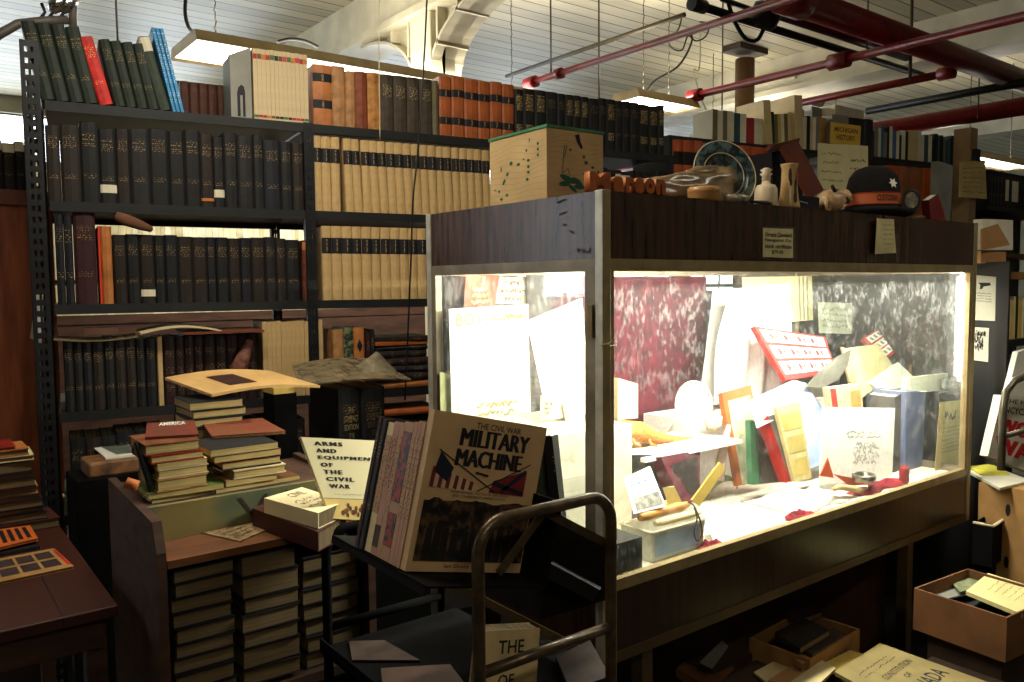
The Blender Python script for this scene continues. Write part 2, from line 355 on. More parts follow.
# white column with flared capital and ribbed brackets under the nearer beam
p = hitX(437, 60, bx1 + .15)
cy = p.y
g = G(); cx = bx1 + .15
g.span((cx - .08, cy - .08, 0), (cx + .08, cy + .08, 3.0)); g.span((cx - .13, cy - .13, 2.95), (cx + .13, cy + .13, 3.27))
col = g.obj('column', white_paint, bevel=.01); col['kind'] = 'structure'
for sgn in (-1, 1):
    g = G(); pts = [(0, 0), (0, .52)]
    for k in range(9):
        a = k / 8 * PI / 2; pts.append((.95 * math.sin(a) * 1.0, .52 - 0 if False else .52 * math.cos(a) * 0 + .52))
    # curved haunch: profile in the y-z plane
    prof = [V((cx - .05, cy + sgn * .17, 2.72))]
    prof += [V((cx - .05, cy + sgn * (.1 + .75 * (1 - math.cos(k / 10 * PI / 2))), 2.85 + .42 * math.sin(k / 10 * PI / 2))) for k in range(11)]
    prof += [V((cx - .05, cy + sgn * .1, 3.27))]
    g.slab(prof, .1, n=V((-1, 0, 0)))
    rim = [p_ + V((-.07, 0, 0)) for p_ in prof[1:-1]]
    for a_, b_ in zip(rim, rim[1:]): g.slab([a_, b_, b_ + V((.24, 0, 0)), a_ + V((.24, 0, 0))], .02)
    for k in (3, 6): g.slab([prof[1 + k] + V((-.07, 0, 0)), prof[1 + k] + V((.17, 0, 0)), V((cx + .12, prof[1 + k].y, 3.27)), V((cx - .12, prof[1 + k].y, 3.27))], .02)
    g.obj('bracket', white_paint, col)
# brown round column further back, with its plate and bolted splice on the beam
p = hitZ(745, 60, CZ - .02)
Zc = 7.4; d = ray(745, 60); p = EYE + d * (Zc / d.dot(_fh))
g = G(); g.lathe([(.085, 0), (.085, 3.5)], (p.x, p.y, 0), 20); post_m = mat('brown column paint', (112, 80, 52), rough=.5, var=.15, scale=5)
c2 = g.obj('column', post_m); c2['kind'] = 'structure'
G().span((p.x - .2, p.y - .1, 3.55), (p.x + .2, p.y + .1, 3.6)).obj('plate', mat('rusty plate', (70, 60, 50), rough=.7), c2)
gs = G(); q0 = hitX(757, 68, bx2 - .0); q1 = hitX(797, 52, bx2 - .0)
gs.span((bx2 - .03, min(q0.y, q1.y), 3.37), (bx2 - .005, max(q0.y, q1.y), 3.47))
for k in range(4): yy = q0.y + (q1.y - q0.y) * (k + .5) / 4; gs.lathe([(.022, 0), (.022, .02)], (bx2 - .03, yy, 3.42), 8, 1, rotm('Y', -PI / 2))
gs.obj('splice_plate', [white_paint, black_metal], b2)

# ------------------------------------------------------------ ceiling fluorescent lamps
lamp_side = mat('cream lamp housing', (178, 158, 118), rough=.5, var=.1)
diff_m = emit_mat('lit lamp diffuser', (255, 247, 222), 2.2)
tube_m = emit_mat('lit fluorescent tube', (255, 250, 232), 14)
chain_m = mat('dull chain', (90, 84, 70), rough=.5, metal=.6)
def lamp(p0, length, label, power, ang=0, wid=.28, drop=None, tubes=2):
    root = empty('fluorescent_lamp', p0, label, 'lamp', 'ceiling lamps', rz=ang, local=True)
    g = G(); g.add([(-.0, -wid / 2, 0), (length, -wid / 2, 0), (length, wid / 2, 0), (0, wid / 2, 0), (0, -wid / 2 + .03, .06), (length, -wid / 2 + .03, .06), (length, wid / 2 - .03, .06), (0, wid / 2 - .03, .06)],
                   [(0, 1, 5, 4), (1, 2, 6, 5), (2, 3, 7, 6), (3, 0, 4, 7), (4, 5, 6, 7)])
    g.obj('housing', lamp_side, root, solid=.004); G().span((.02, -wid / 2 + .02, .012), (length - .02, wid / 2 - .02, .016)).obj('diffuser', diff_m, root)
    for k in range(tubes):
        y = (k - (tubes - 1) / 2) * .13
        G().tube([(.03, y, .02), (length - .03, y, .02)], .019, 8).obj('tube', tube_m, root)
    for x in (.18, length - .18):
        g = G(); z = .09; top = CZ - p0[2]
        n = int((top - z) / .05)
        for k in range(n): zz = z + k * (top - z) / n; g.tube([(x - (.006 if k % 2 else 0), 0, zz), (x + (.006 if k % 2 else 0), 0, zz + (top - z) / n)], .004, 4)
        g.obj('chain', chain_m, root)
    ld = bpy.data.lights.new('fluorescent_light', 'AREA'); ld.shape = 'RECTANGLE'; ld.size = length; ld.size_y = wid * .8; ld.energy = power; ld.color = (1, .93, .78)
    lo = bpy.data.objects.new('light', ld); COL.objects.link(lo); lo.parent = root; lo.location = (length / 2, 0, -.006)
    ld2 = ld.copy(); ld2.energy = power * .36; l2 = bpy.data.objects.new('uplight', ld2); COL.objects.link(l2); l2.parent = root; l2.location = (length / 2, 0, .075); l2.rotation_euler = (PI, 0, 0)
    return root
def lamp_px(u, v, z, length, label, power, **k):
    p = hitZ(u, v, z); return lamp((p.x, p.y, z), length, label, power, **k)
lamp_px(183, 50, 2.80, 2.45, 'long lit fluorescent lamp hanging behind the top row of books on the tall shelving', 80, wid=.5)
lamp_px(625, 100, 2.75, .62, 'short lit fluorescent lamp on chains in front of the brown round column', 42)
lamp_px(960, 158, 2.6, 1.25, 'small far fluorescent lamp low over the dark bookcase beside the parchment notice', 34)
lamp_px(700, 140, 2.8, 2.4, 'far lit fluorescent lamp glowing behind the row of mixed books', 60)
lamp((.15, 2.1, 2.85), 1.3, 'lit fluorescent lamp over the aisle between tall shelving and display case', 26)
lamp((-.5, -1.0, 2.95), 1.3, 'lit fluorescent lamp behind the viewer', 13)
lamp((-1.6, 7.4, 3.1), 1.3, 'added unseen fluorescent lamp near the factory windows, brightening the ceiling', 90)  # added out of view to brighten the ceiling boards
lamp((3.0, .1, 3.0), 1.3, 'lit fluorescent lamp over the cardboard boxes aisle', 9)

# ------------------------------------------------------------ red sprinkler pipes, dark conduits, rods and cables
def pipe(pts, r, m, name, label, cat='pipe', joints=(), group=None, n=12):
    root = G().tube(pts, r, n).obj(name, m); tag(root, label, cat, group)
    for j, rj, lj in joints:
        j = V(j); t = (V(pts[-1]) - V(pts[0])).normalized(); gg = G().tube([j - t * lj / 2, j + t * lj / 2], rj, n); gg.obj('coupling', m, root)
    return root
def along_y(u, v, z, y0, y1): x = hitZ(u, v, z).x; return [(x, y0, z), (x, y1, z)], x
def along_x(u, v, z, x0, x1): y = hitZ(u, v, z).y; return [(x0, y, z), (x1, y, z)], y
dark_red = mat('dark red pipe paint', (82, 14, 18), rough=.4, var=.2, spec=.5)
black_pipe = mat('black conduit', (18, 17, 18), rough=.4, var=.2)
pc, yC = along_x(936, 50, 2.98, 0, 0); xF = hitZ(950, 118, 2.92).x
yM = yC
xs = hitZ(770, 2, 2.98).x; 
pipe([(xs, yC, 2.98), (xF, yC, 2.98)], .076, red_paint, 'sprinkler_main', 'thickest red pipe descending across the upper corner of the ceiling', joints=[((xs + .05, yC, 2.98), .092, .2), ((xF - .1, yC, 2.98), .092, .2)])
pipe([(xF, yC, 2.92), (xF, Y1R, 2.92)], .076, red_paint, 'sprinkler_main', 'thick red pipe crossing behind the parchment notice under the thickest pipe')
pb, xB = along_y(760, 80, 2.84, -1, 0); yB = hitZ(690, 97, 2.84).y
pipe([(xB, -2.95, 2.84), (xB, yB, 2.84)], .026, red_paint, 'sprinkler_pipe', 'long slim red pipe passing in front of the brown round column', joints=[((xB, yB - .05, 2.84), .045, .1), ((xB, hitZ(843, 62, 2.84).y, 2.84), .05, .12)])
pa, xA = along_y(620, 54, 2.92, -1, 0); yA = hitZ(522, 81, 2.92).y
pipe([(xA, -2.95, 2.92), (xA, yA, 2.92)], .022, red_paint, 'sprinkler_pipe', 'slim red pipe rising above the black books on the tall shelving', joints=[((xA, yA, 2.92), .042, .1), ((xA, hitZ(551, 72, 2.92).y, 2.92), .037, .05)])
pd, yD = along_x(790, 34, 2.96, 0, 0)
pipe([(hitZ(690, 8, 2.96).x, yD, 2.96), (hitZ(943, 71, 2.96).x, yD, 2.96)], .022, black_pipe, 'conduit', 'black straight conduit running below the thickest red pipe', joints=[((hitZ(690, 8, 2.96).x, yD, 2.96), .036, .1)])
pe, yE = along_x(820, 28, 3.02, 0, 0)
pipe([(hitZ(775, 12, 3.02).x, yE, 3.02), (hitZ(893, 60, 3.02).x, yE, 3.02)], .03, dark_red, 'sprinkler_pipe', 'dark red slim pipe between the thickest red pipe and the black conduit')
pg, xG = along_y(850, 93, 2.9, 0, 0)
pipe([(xG, hitZ(945, 72, 2.9).y, 2.9), (xG, hitZ(760, 112, 2.9).y, 2.9)], .028, red_paint, 'sprinkler_pipe', 'far slim red pipe above the yellow sign, meeting the black conduit', joints=[((xG, hitZ(943, 72, 2.9).y, 2.9), .045, .1)])
ph, xH = along_y(950, 96, 2.9, 0, 0)
pipe([(xH, hitZ(1060, 78, 2.9).y, 2.9), (xH, hitZ(866, 111, 2.9).y, 2.9)], .03, black_pipe, 'conduit', 'black conduit between the slim far red pipe and the thick lower one')
x2 = hitZ(985, 150, 2.9).x
pi_, xI = along_y(640, 30, 3.3, 0, 0)
pipe([(xI, hitZ(683, 14, 3.3).y, 3.3), (xI, hitZ(494, 74, 3.3).y, 3.3)], .016, mat('grey conduit', (84, 76, 62), rough=.5, metal=.3), 'conduit', 'thin grey conduit fixed to the ceiling boards above the slim red pipe')
# coupling tee hanging from the black conduit down to pipe B
# vertical hanger rods
def rod(u, v0, v1, x=None, y=None, z=None, label='', r=.006, m=None, name='hanger_rod'):
    a = hitZ(u, v1, z) if z is not None else None
    g = G().tube([(a.x, a.y, a.z), (a.x, a.y, CZ)], r, 6); o = g.obj(name, m or chain_m)
    return tag(o, label, 'rod', 'ceiling hanger rods')
rod(551, 0, 73, z=2.92, label='thin rod holding the slim red pipe above the black books')
rod(599, 0, 100, z=2.75, label='thin rod just past the black conduit end above the short lamp')
rod(722, 0, 110, z=2.8, label='thin rod in front of the brown round column')
rod(867, 0, 50, z=2.9, label='thin rod meeting the slim red pipe near the thickest one')
rod(910, 0, 80, z=2.85, label='thicker rod with white tape end below the thickest red pipe', r=.012)
rod(978, 0, 118, z=2.8, label='thin rod down to the thick lower red pipe')
rod(118, 0, 52, z=2.9, label='thin rod above the leaning green books')
# black junction drum with dangling loop of cable
p = hitZ(765, 16, 3.0)
jb = G().lathe([(.0, -.06), (.07, -.06), (.085, -.03), (.085, .05), (.05, .07), (0, .07)], p, 16, 0, rotm('X', .6)).obj('junction_box', black_metal); tag(jb, 'round black junction drum amid the pipes', 'junction box')
def cable(pts, r, label, m=None, cat='cable', name='cable'):
    # smooth the given points
    P = [V(p) for p in pts]; out = []
    for i in range(len(P) - 1):
        p0 = P[max(i - 1, 0)]; p1 = P[i]; p2 = P[i + 1]; p3 = P[min(i + 2, len(P) - 1)]
        for k in range(6):
            t = k / 6; out.append(.5 * ((2 * p1) + (-p0 + p2) * t + (2 * p0 - 5 * p1 + 4 * p2 - p3) * t * t + (-p0 + 3 * p1 - 3 * p2 + p3) * t ** 3))
    out.append(P[-1]); o = G().tube(out, r, 6).obj(name, m or black_pipe); return tag(o, label, cat)
Yc = p.y
cable([hitY(728, 2, Yc), hitY(734, 20, Yc), hitY(745, 38, Yc), hitY(757, 40, Yc), hitY(764, 28, Yc)], .012, 'black cable looping below the round junction drum')
cable([hitY(734, 4, Yc), hitY(722, -1, Yc), hitY(758, 12, Yc)], .014, 'thick black cable running into the round junction drum')
Ya = hitZ(650, 92, 2.86).y
cable([hitY(647, 91, Ya), hitY(656, 80, Ya), hitY(676, 68, Ya), hitY(686, 55, Ya), hitY(692, 40, Ya), hitY(690, 32, Ya)], .008, 'black cord climbing from the short lamp to the slim red pipe')
cable([hitY(682, 16, Ya), hitY(678, 30, Ya), hitY(668, 38, Ya), hitY(672, 48, Ya), hitY(682, 50, Ya), hitY(688, 36, Ya), hitY(696, 41, Ya), hitY(706, 36, Ya), hitY(709, 24, Ya), hitY(700, 22, Ya)], .006, 'tangle of thin black cord looped round the slim red pipe')
Yb = 2.75
cable([hitY(427, -4, Yb), hitY(424, 60, Yb), hitY(418, 150, Yb), hitY(413, 200, Yb), hitY(411, 260, Yb), hitY(408, 330, Yb), hitY(405, 400, Yb)], .0035, 'long black cord hanging in front of the cream sets')
cable([hitY(379, -4, Yb), hitY(379, 60, Yb), hitY(380, 140, Yb)], .002, 'thin pale cord hanging in front of the tan leather books', mat('pale string', (190, 180, 150)))
Yl = 4.6
cable([hitY(277, 42, Yl), hitY(290, 39, Yl), hitY(305, 41, Yl), hitY(318, 47, Yl)], .01, 'short black cord arching over the long lamp')
cable([hitY(186, -5, Yl), hitY(185, 12, Yl), hitY(188, 26, Yl), hitY(194, 34, Yl)], .01, 'black cord feeding the near end of the long lamp')
cable([hitY(699, -60, 4.5), hitY(700, 60, 4.5), hitY(694, 70, 4.5), hitY(700, 95, 4.5), hitY(706, 110, 4.5)], .006, 'pale pull cord hanging beside the brown round column', mat('pale string', (190, 180, 150)))
# grey swing arm with clip lamps above the leaning green books
arm_m = mat('grey painted arm', (112, 104, 98), rough=.5, metal=.2, var=.15)
Yg = 3.35
arm = tag(G().tube([hitY(-14, 42, Yg), hitY(0, 34, Yg), hitY(18, 24, Yg), hitY(45, 21, Yg), hitY(68, 20, Yg)], .016, 10).obj('lamp_arm', arm_m), 'grey curved arm with spotlights above the leaning green books', 'lamp arm')
G().tube([hitY(73, -10, Yg), hitY(73, 34, Yg)], .014, 8).obj('post', arm_m, arm)
chrome = mat('chrome', (200, 200, 210), rough=.15, metal=1)
for u in (52, 62):
    a = hitY(u, 12, Yg); R_ = rotm('Y', .5)
    G().lathe([(.012, 0), (.026, .02), (.03, .09), (.027, .09)], a, 14, 0, R_).obj('spot_lamp', chrome, arm)
for u in (39, 47, 58): a = hitY(u, 20, Yg); G().tube([a, a + V((.02, 0, .03)), a + V((.01, 0, .06))], .006, 6).obj('clip', black_metal, arm)
# ============================================================ books
def book_meshes(w, h, d, kind):
    """cover (board, rounded spine, board) and page block; thickness along x, spine towards -y, standing on z=0"""
    t = min(.0028, w * .16) if kind != 'soft' else .0006; gc = G(); gp = G()
    if kind == 'soft': out = [(-w / 2, d), (-w / 2, 0), (w / 2, 0), (w / 2, d)]
    else: out = [(-w / 2, d), (-w / 2, .001), (-w * .36, -.004), (0, -.007 if w > .02 else -.004), (w * .36, -.004), (w / 2, .001), (w / 2, d)]
    inn = [(w / 2 - t, d), (w / 2 - t, t + .001), (-w / 2 + t, t + .001), (-w / 2 + t, d)]
    gc.ext(out + inn, 0, h); m = .003 if kind != 'soft' else .0008
    gp.span((-w / 2 + t + .0002, t + .0012, m), (w / 2 - t - .0002, d - (.004 if kind != 'soft' else .0008), h - m))
    return gc, gp
_bk = {}
def mesh_of(g, name, mats):
    me = bpy.data.meshes.new(name); me.from_pydata([tuple(p) for p in g.v], [], g.f)
    for m in (mats if isinstance(mats, (list, tuple)) else [mats]): me.materials.append(m)
    me.polygons.foreach_set('material_index', g.m); me.polygons.foreach_set('use_smooth', g.s); me.update(); return me
def link(name, me, parent=None, M=None):
    o = bpy.data.objects.new(name, me); COL.objects.link(o); o.parent = parent
    if M is not None: o.matrix_basis = M
    return o
def book(w, h, d, cover, M, label, cat='book', group=None, pages=None, kind='hard', name='book', bands=(), page=True):
    """bands: list of (z0,z1,material,part name) wrapped round the spine"""
    w = round(w, 3); h = round(h, 3); d = round(d, 3); pages = pages or page_m
    k = (name, w, h, d, kind, cover.name, pages.name, tuple((a, b, m.name) for a, b, m, n in bands))
    if k not in _bk:
        gc, gp = book_meshes(w, h, d, kind); bl = []
        for z0, z1, m, n in bands:
            gb = G(); e = .0007
            pr = [(-w / 2 - e * 0, .0006), (-w * .36, -.0047), (0, -.0077 if w > .02 else -.0047), (w * .36, -.0047), (w / 2, .0006)] if kind != 'soft' else [(-w / 2 + .0004, -e), (w / 2 - .0004, -e)]
            bi = [(x, y + .0012) for x, y in reversed(pr)]
            gb.ext(pr + bi, z0 * h, z1 * h); bl.append((n, mesh_of(gb, n, m)))
        _bk[k] = (mesh_of(gc, name, cover), mesh_of(gp, 'page_block', pages), bl)
    c, p, bl = _bk[k]
    o = link(name, c, None, M); OFF[o.name] = M.copy(); tag(o, label, cat, group)
    if page: link('page_block', p, o)
    for n, me in bl: link(n, me, o)
    return o
# ============================================================ the tall steel shelving (its own straight line through the room)
SA = -.152; SO = V((.4459, 3.2142, 0))
SD = V((math.cos(SA), math.sin(SA), 0)); SN = V((-math.sin(SA), math.cos(SA), 0))   # along, and towards its back
def SW(s, y, z): return SO + SD * s + SN * y + V((0, 0, z))
def SM(s, y, z, tilt=0, yaw=0): return Matrix.Translation(SW(s, y, z)) @ Matrix.Rotation(SA + yaw, 4, 'Z') @ Matrix.Rotation(tilt, 4, 'Y')
def S_(u, v=200, y=0): P = hitP(u, v, SW(0, y, 0), SN); return (P - SO).dot(SD), P.z
ZT, ZA, ZB, ZC_, ZD, ZE, ZF = 2.145, 1.804, 1.446, 1.066, .70, .36, .05
LV = [ZT, ZA, ZB, ZC_, ZD, ZE, ZF]
BAY = .914; shelf_dk = mat('near black shelf steel', (26, 26, 27), rough=.55, var=.2, scale=20)
rack = empty('steel_shelving', SW(0, 0, 0), 'tall dark steel shelving of perforated posts packed with old books', 'shelving')
for i, z in enumerate(LV):
    for b in range(3):
        g = G(); s0 = b * BAY + .012; s1 = (b + 1) * BAY - .004
        def pt(s, y, zz): return SW(s, y, zz)
        def slabbox(g, s0, s1, y0, y1, z0, z1): 
            P = [pt(a, b_, c_) for a in (s0, s1) for b_ in (y0, y1) for c_ in (z0, z1)]
            g.add(P, [(0, 1, 3, 2), (4, 6, 7, 5), (0, 4, 5, 1), (2, 3, 7, 6), (0, 2, 6, 4), (1, 5, 7, 3)])
        slabbox(g, s0, s1, -.012, .62, z - .012, z - .0005); slabbox(g, s0, s1, -.014, -.010, z - .034, z); slabbox(g, s0, s1, -.01, .01, z - .034, z - .030); slabbox(g, s0, s1, .60, .62, z - .034, z)
        g.obj('shelf', shelf_dk, rack)
def sbox(g, s0, s1, y0, y1, z0, z1, m=0):
    P = [SW(a, b_, c_) for a in (s0, s1) for b_ in (y0, y1) for c_ in (z0, z1)]
    return g.add(P, [(0, 1, 3, 2), (4, 6, 7, 5), (0, 4, 5, 1), (2, 3, 7, 6), (0, 2, 6, 4), (1, 5, 7, 3)], m)
for b in range(4):
    for y in (-.016, .60):
        g = G(); s = b * BAY - (.055 if b == 0 else .02); wd = .055 if b == 0 else .04; top = 2.34 if b == 0 else (2.14 if b < 3 else 2.14)
        sbox(g, s, s + .014, y, y + .003, 0, top); sbox(g, s + wd - .014, s + wd, y, y + .003, 0, top); sbox(g, s + wd / 2 - .004, s + wd / 2 + .004, y, y + .003, 0, top)
        z = 0
        while z < top: sbox(g, s, s + wd, y + .0003, y + .0027, z, z + .02); z += .038
        sbox(g, s, s + .003, y, y + .035, 0, top)
        g.obj('post', black_metal, rack)
g = G()
for k in range(0, 60):   # perforated side plate of the near end
    z = k * .039
    for yy in (.02, .11, .2): sbox(g, -.052, -.050, yy, yy + .075 if False else yy + .05, z, z + .024) if False else None
sbox(g, -.054, -.052, .03, .60, 0, 1.42); g.obj('end_panel', black_metal, rack)

# --- a run of books between two pixel columns on one level, spines level with the shelf front
def run(u0, u1, n, z, h, mats, desc, place, group=None, d=.17, jw=.25, jh=.03, y=.0, tilt=0, bands=None, kind='hard', seed=1, u_v=None, s0=None, s1=None, pages=None, same=False, yj=.006, cat='book', name='book', jt=0.0, flip=False):
    r = random.Random(seed); a = S_(u0)[0] if s0 is None else s0; b = S_(u1)[0] if s1 is None else s1
    ws = [1 + r.uniform(-jw, jw) for _ in range(n)]; tot = sum(ws); ws = [x / tot * (b - a) for x in ws]; s = a; out = []
    for i in range(n):
        hh = h * (1 + (0 if same else r.uniform(-jh, jh))); m = mats[i % len(mats)] if same else mats[r.randrange(len(mats))] if isinstance(mats, list) else mats
        if isinstance(mats, tuple): m = mats[i % len(mats)]
        wd = ws[i] * math.cos(tilt) - .0008; tt = tilt + r.uniform(-jt, jt)
        M = SM(s + (wd / 2 * math.cos(tt)), y + r.uniform(0, yj), z + (abs(math.sin(tt)) * wd / 2 if tt else 0) + .0004, tt)
        if flip: M = SM(s + ws[i] / 2, y + d, z + .0004, 0, PI)
        de = desc(i, m) if callable(desc) else desc
        lab = '%s %s from left, %s' % (ORD[i], de, place) if n > 1 else '%s %s' % (de, place)
        bb = bands(i) if callable(bands) else (bands or ())
        out.append(book(wd, hh, d, m, M, lab, cat, group, kind=kind, bands=bb, pages=pages, name=name)); s += ws[i]
    return out
H_ = lambda u, v, z: S_(u, v)[1] - z
# book cloths
c_green = cloth('dark green book cloth', (32, 42, 31)); c_black = cloth('black book cloth', (17, 16, 17)); c_blk2 = cloth('black book leather', (22, 19, 17), gold=(210, 180, 120), bands=((.6, .9), (.2, .34)), amount=.5)
c_brown = cloth('dark brown book cloth', (34, 24, 19)); c_navy = cloth('navy book cloth', (17, 19, 27)); c_wine = cloth('wine red book cloth', (52, 18, 22)); c_olive = cloth('olive grey book cloth', (66, 54, 40), gold=(200, 180, 130), bands=((.6, .82),))
c_char = cloth('charcoal book cloth', (26, 24, 26)); c_red = cloth('bright red book cloth', (214, 48, 40), gold=(240, 190, 120)); c_tan = mat('tan calf leather', (190, 118, 62), rough=.5, var=.25, scale=14, bump=.2)
c_tan2 = mat('pale tan calf leather', (178, 128, 80), rough=.55, var=.3, scale=22, bump=.2); c_rust = mat('mottled rust leather', (150, 72, 36), rough=.5, var=.35, scale=28, dark=(96, 44, 24))
c_gold = mat('golden marbled leather', (204, 142, 66), rough=.5, scale=34, dark=(140, 84, 36)); c_orange = mat('orange brown law leather', (176, 92, 40), rough=.5, var=.2, scale=16)
c_cream = mat('cream buckram', (202, 168, 114), rough=.7, var=.07, scale=40, bump=.1); c_ivory = mat('ivory magazine spine', (214, 190, 148), rough=.6, var=.06, scale=30)
c_blue = cloth('light blue paper cover', (66, 150, 204), gold=(230, 240, 250), bands=((.35, .95), (.1, .25))); c_dkred = cloth('dark maroon leather', (42, 18, 15), bands=((.2, .3), (.45, .55), (.7, .8)))
lab_blk = cloth('black spine label', (22, 22, 28), gold=(200, 170, 110), bands=((.1, .9),), amount=.45); lab_white = mat('white paper sticker', (226, 216, 190), rough=.7, var=.03)
lab_red = mat('red label', (176, 44, 34)); lab_grn = mat('green label', (60, 120, 70)); lab_brn = mat('brown label', (120, 76, 44)); lab_bk2 = mat('black label', (30, 28, 30)); lab_pink = mat('pink red label', (206, 70, 76)); lab_or = mat('orange label', (208, 128, 60))
c_pale = mat('pale catalogue spine', (222, 216, 186), rough=.6, var=.06)
stick = lambda z0, z1: (z0, z1, lab_white, 'sticker')
CN = {c_green.name: 'dark green cloth book', c_black.name: 'black cloth book', c_blk2.name: 'black leather book with gilt lines', c_brown.name: 'dark brown cloth book', c_navy.name: 'navy cloth book', c_wine.name: 'wine red cloth book', c_char.name: 'charcoal cloth book', c_dkred.name: 'maroon leather book', c_olive.name: 'olive grey book with faint gilt titles'}
dd = lambda i, m: CN.get(m.name, 'old book')

# --- top level
L1 = math.radians(-11)
hT = H_(62, 38, ZT)
run(46, 103, 4, ZT, .262, [c_green], 'leaning dark green cloth book', 'near end of top shelf', 'leaning green volumes', tilt=L1, d=.18, same=True, jw=.05, seed=3)
run(104, 118, 1, ZT, .235, [c_red], 'bright red cloth book leaning left', 'among dark green ones, top shelf', tilt=math.radians(-14), d=.17, jw=0, same=True)
run(119, 163, 4, ZT, .232, [c_green], 'slim dark green book', 'between the red and blue ones, top shelf', 'leaning green volumes', tilt=L1, d=.17, same=True, jw=.05, seed=4)
run(163, 175, 1, ZT, .262, [cloth('pale headed green cloth', (50, 60, 46), bands=())], 'wider dark green book leaning left', 'right against the light blue volumes', tilt=math.radians(-14), d=.2, jw=0, same=True, bands=((.80, .99, lab_white, 'paper_band'),))
run(176, 188, 3, ZT, .300, [c_blue], 'slim light blue volume leaning left', 'top shelf', 'light blue volumes', tilt=math.radians(-12), d=.2, jw=.03, same=True)
run(190, 237, 5, ZT, .15, [cloth('chestnut book cloth', (84, 44, 30), bands=((.8, .9),))], 'low chestnut book set back in shadow', 'between blue and ivory sets', 'low chestnut books', y=.16, d=.14, jw=.1, seed=5)
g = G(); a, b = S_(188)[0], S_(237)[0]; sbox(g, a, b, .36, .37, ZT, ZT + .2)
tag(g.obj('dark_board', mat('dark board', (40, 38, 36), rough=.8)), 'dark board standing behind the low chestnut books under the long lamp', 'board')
# grey bookend with a tongue-shaped cut-out, then the ivory set
s_, _ = S_(257); sB = s_ - .012
g = G(); w0 = SW(sB - .075, -.01, ZT); w1 = SW(sB + .004, .0, ZT); hb = .268
pts = [w0 + V((0, 0, .0)), w1, w1 + V((0, 0, hb)), w0 + V((0, 0, hb * .86))]
g.slab(pts, .15, n=-SN); be = g.obj('slipcase', mat('pale grey board', (150, 148, 138), rough=.7, var=.08)); tag(be, 'pale grey slipcase with a black arched notch beside ivory set', 'slipcase')
qn = Q(pts[3], pts[2], pts[1], pts[0]); gn = G()
put_poly(gn, qn, [(.30, .98), (.30, .62), (.36, .54), (.52, .50), (.64, .54), (.68, .62), (.68, .98), (.56, .98), (.56, .66), (.44, .66), (.44, .98)])
gn.obj('notch', black_metal, be)
tops = [lab_red, lab_brn, lab_or, lab_red, lab_grn, lab_bk2, lab_brn, lab_pink, lab_grn, lab_or, lab_pink, lab_red, lab_or]
bots = [lab_grn, lab_red, lab_red, lab_or, lab_brn, lab_bk2, lab_bk2, lab_grn, lab_bk2, lab_red, lab_pink, lab_red, lab_grn]
run(257, 311, 13, ZT, .268, [c_ivory], 'slim ivory volume with small coloured labels', 'top shelf', 'ivory set with coloured labels', name='bound_periodical', d=.19, jw=.04, jh=.004, kind='soft', yj=.001,
    bands=lambda i: ((.86, .93, tops[i], 'spine_label'), (.035, .07, bots[i], 'spine_label')))
hh = H_(330, 66, ZT)
for (u0, u1, m, de, bb, dh) in [(316, 335, c_tan, 'wide tan calf book with two black labels', ((.72, .86, lab_blk, 'spine_label'), (.28, .42, lab_blk, 'spine_label')), 0),
                                (335, 348, c_tan2, 'plain pale tan calf book', (), .002), (348, 358, c_tan2, 'scuffed pale tan calf book beside mottled rust one', (), -.012), (358, 370, c_rust, 'mottled rust leather book', (), -.008), (370, 383, c_gold, 'golden marbled leather book', (), -.006)]:
    run(u0, u1, 1, ZT, hh + dh, [m], de, 'under the long lamp, top shelf', bands=bb, jw=0, same=True, d=.18)
run(383, 434, 4, ZT, hh - .006, [c_olive], 'olive grey book with faint gilt titles', 'top shelf', 'olive grey volumes', jw=.02, jh=.004, seed=8)
run(434, 440, 1, ZT, hh - .012, [mat('grey green cloth', (112, 104, 78))], 'narrow grey green book', 'between olive and orange brown sets', jw=0)
run(441, 515, 6, ZT, H_(470, 79, ZT), (c_orange,), 'orange brown law book with two black labels', 'top shelf', 'orange brown law books', name='law_book', jw=.18, jh=.015, seed=11, d=.19,
    bands=lambda i: ((.66, .78, lab_blk, 'spine_label'), (.2, .32, lab_blk, 'spine_label')))
run(516, 664, 17, ZT, H_(560, 94, ZT), [c_black, c_blk2, c_blk2, c_char], dd, 'dark end of top shelf', 'dark books on the end of the top shelf', jw=.3, jh=.02, seed=13, d=.19)
# --- second level
run(48, 305, 17, ZA, .270, [c_black, c_char, c_navy, c_brown, c_black], dd, 'second shelf down', 'dark books on the second shelf', jw=.3, jh=.045, seed=21, d=.2,
    bands=lambda i: ((stick(.14, .25),) if i in (3, 10) else ((.08, .12, lab_or, 'sticker'),) if i == 9 else ()))
run(314, 341, 3, ZA, .298, [c_cream], 'upright cream buckram volume with black label', 'before the gap, second shelf', 'cream set on the second shelf', name='buckram_volume', d=.2, jw=.03, jh=.004, bands=lambda i: ((.65, .84, lab_blk, 'spine_label'),), same=True)
run(346, 492, 18, ZA, .295, [c_cream], 'cream buckram volume with black label', 'after the gap, second shelf', 'cream set on the second shelf', name='buckram_volume', d=.2, jw=.03, jh=.004, tilt=math.radians(-2.2), jt=.012, bands=lambda i: ((.65, .84, lab_blk, 'spine_label'),), same=True)
run(600, 662, 9, ZA, .25, [c_black, c_char, c_brown], dd, 'behind the carton', 'dark books behind the carton', jw=.2, jh=.05, seed=24, d=.2, bands=lambda i: ((.8, .93, lab_white, 'sticker'),) if i in (2, 3) else ())
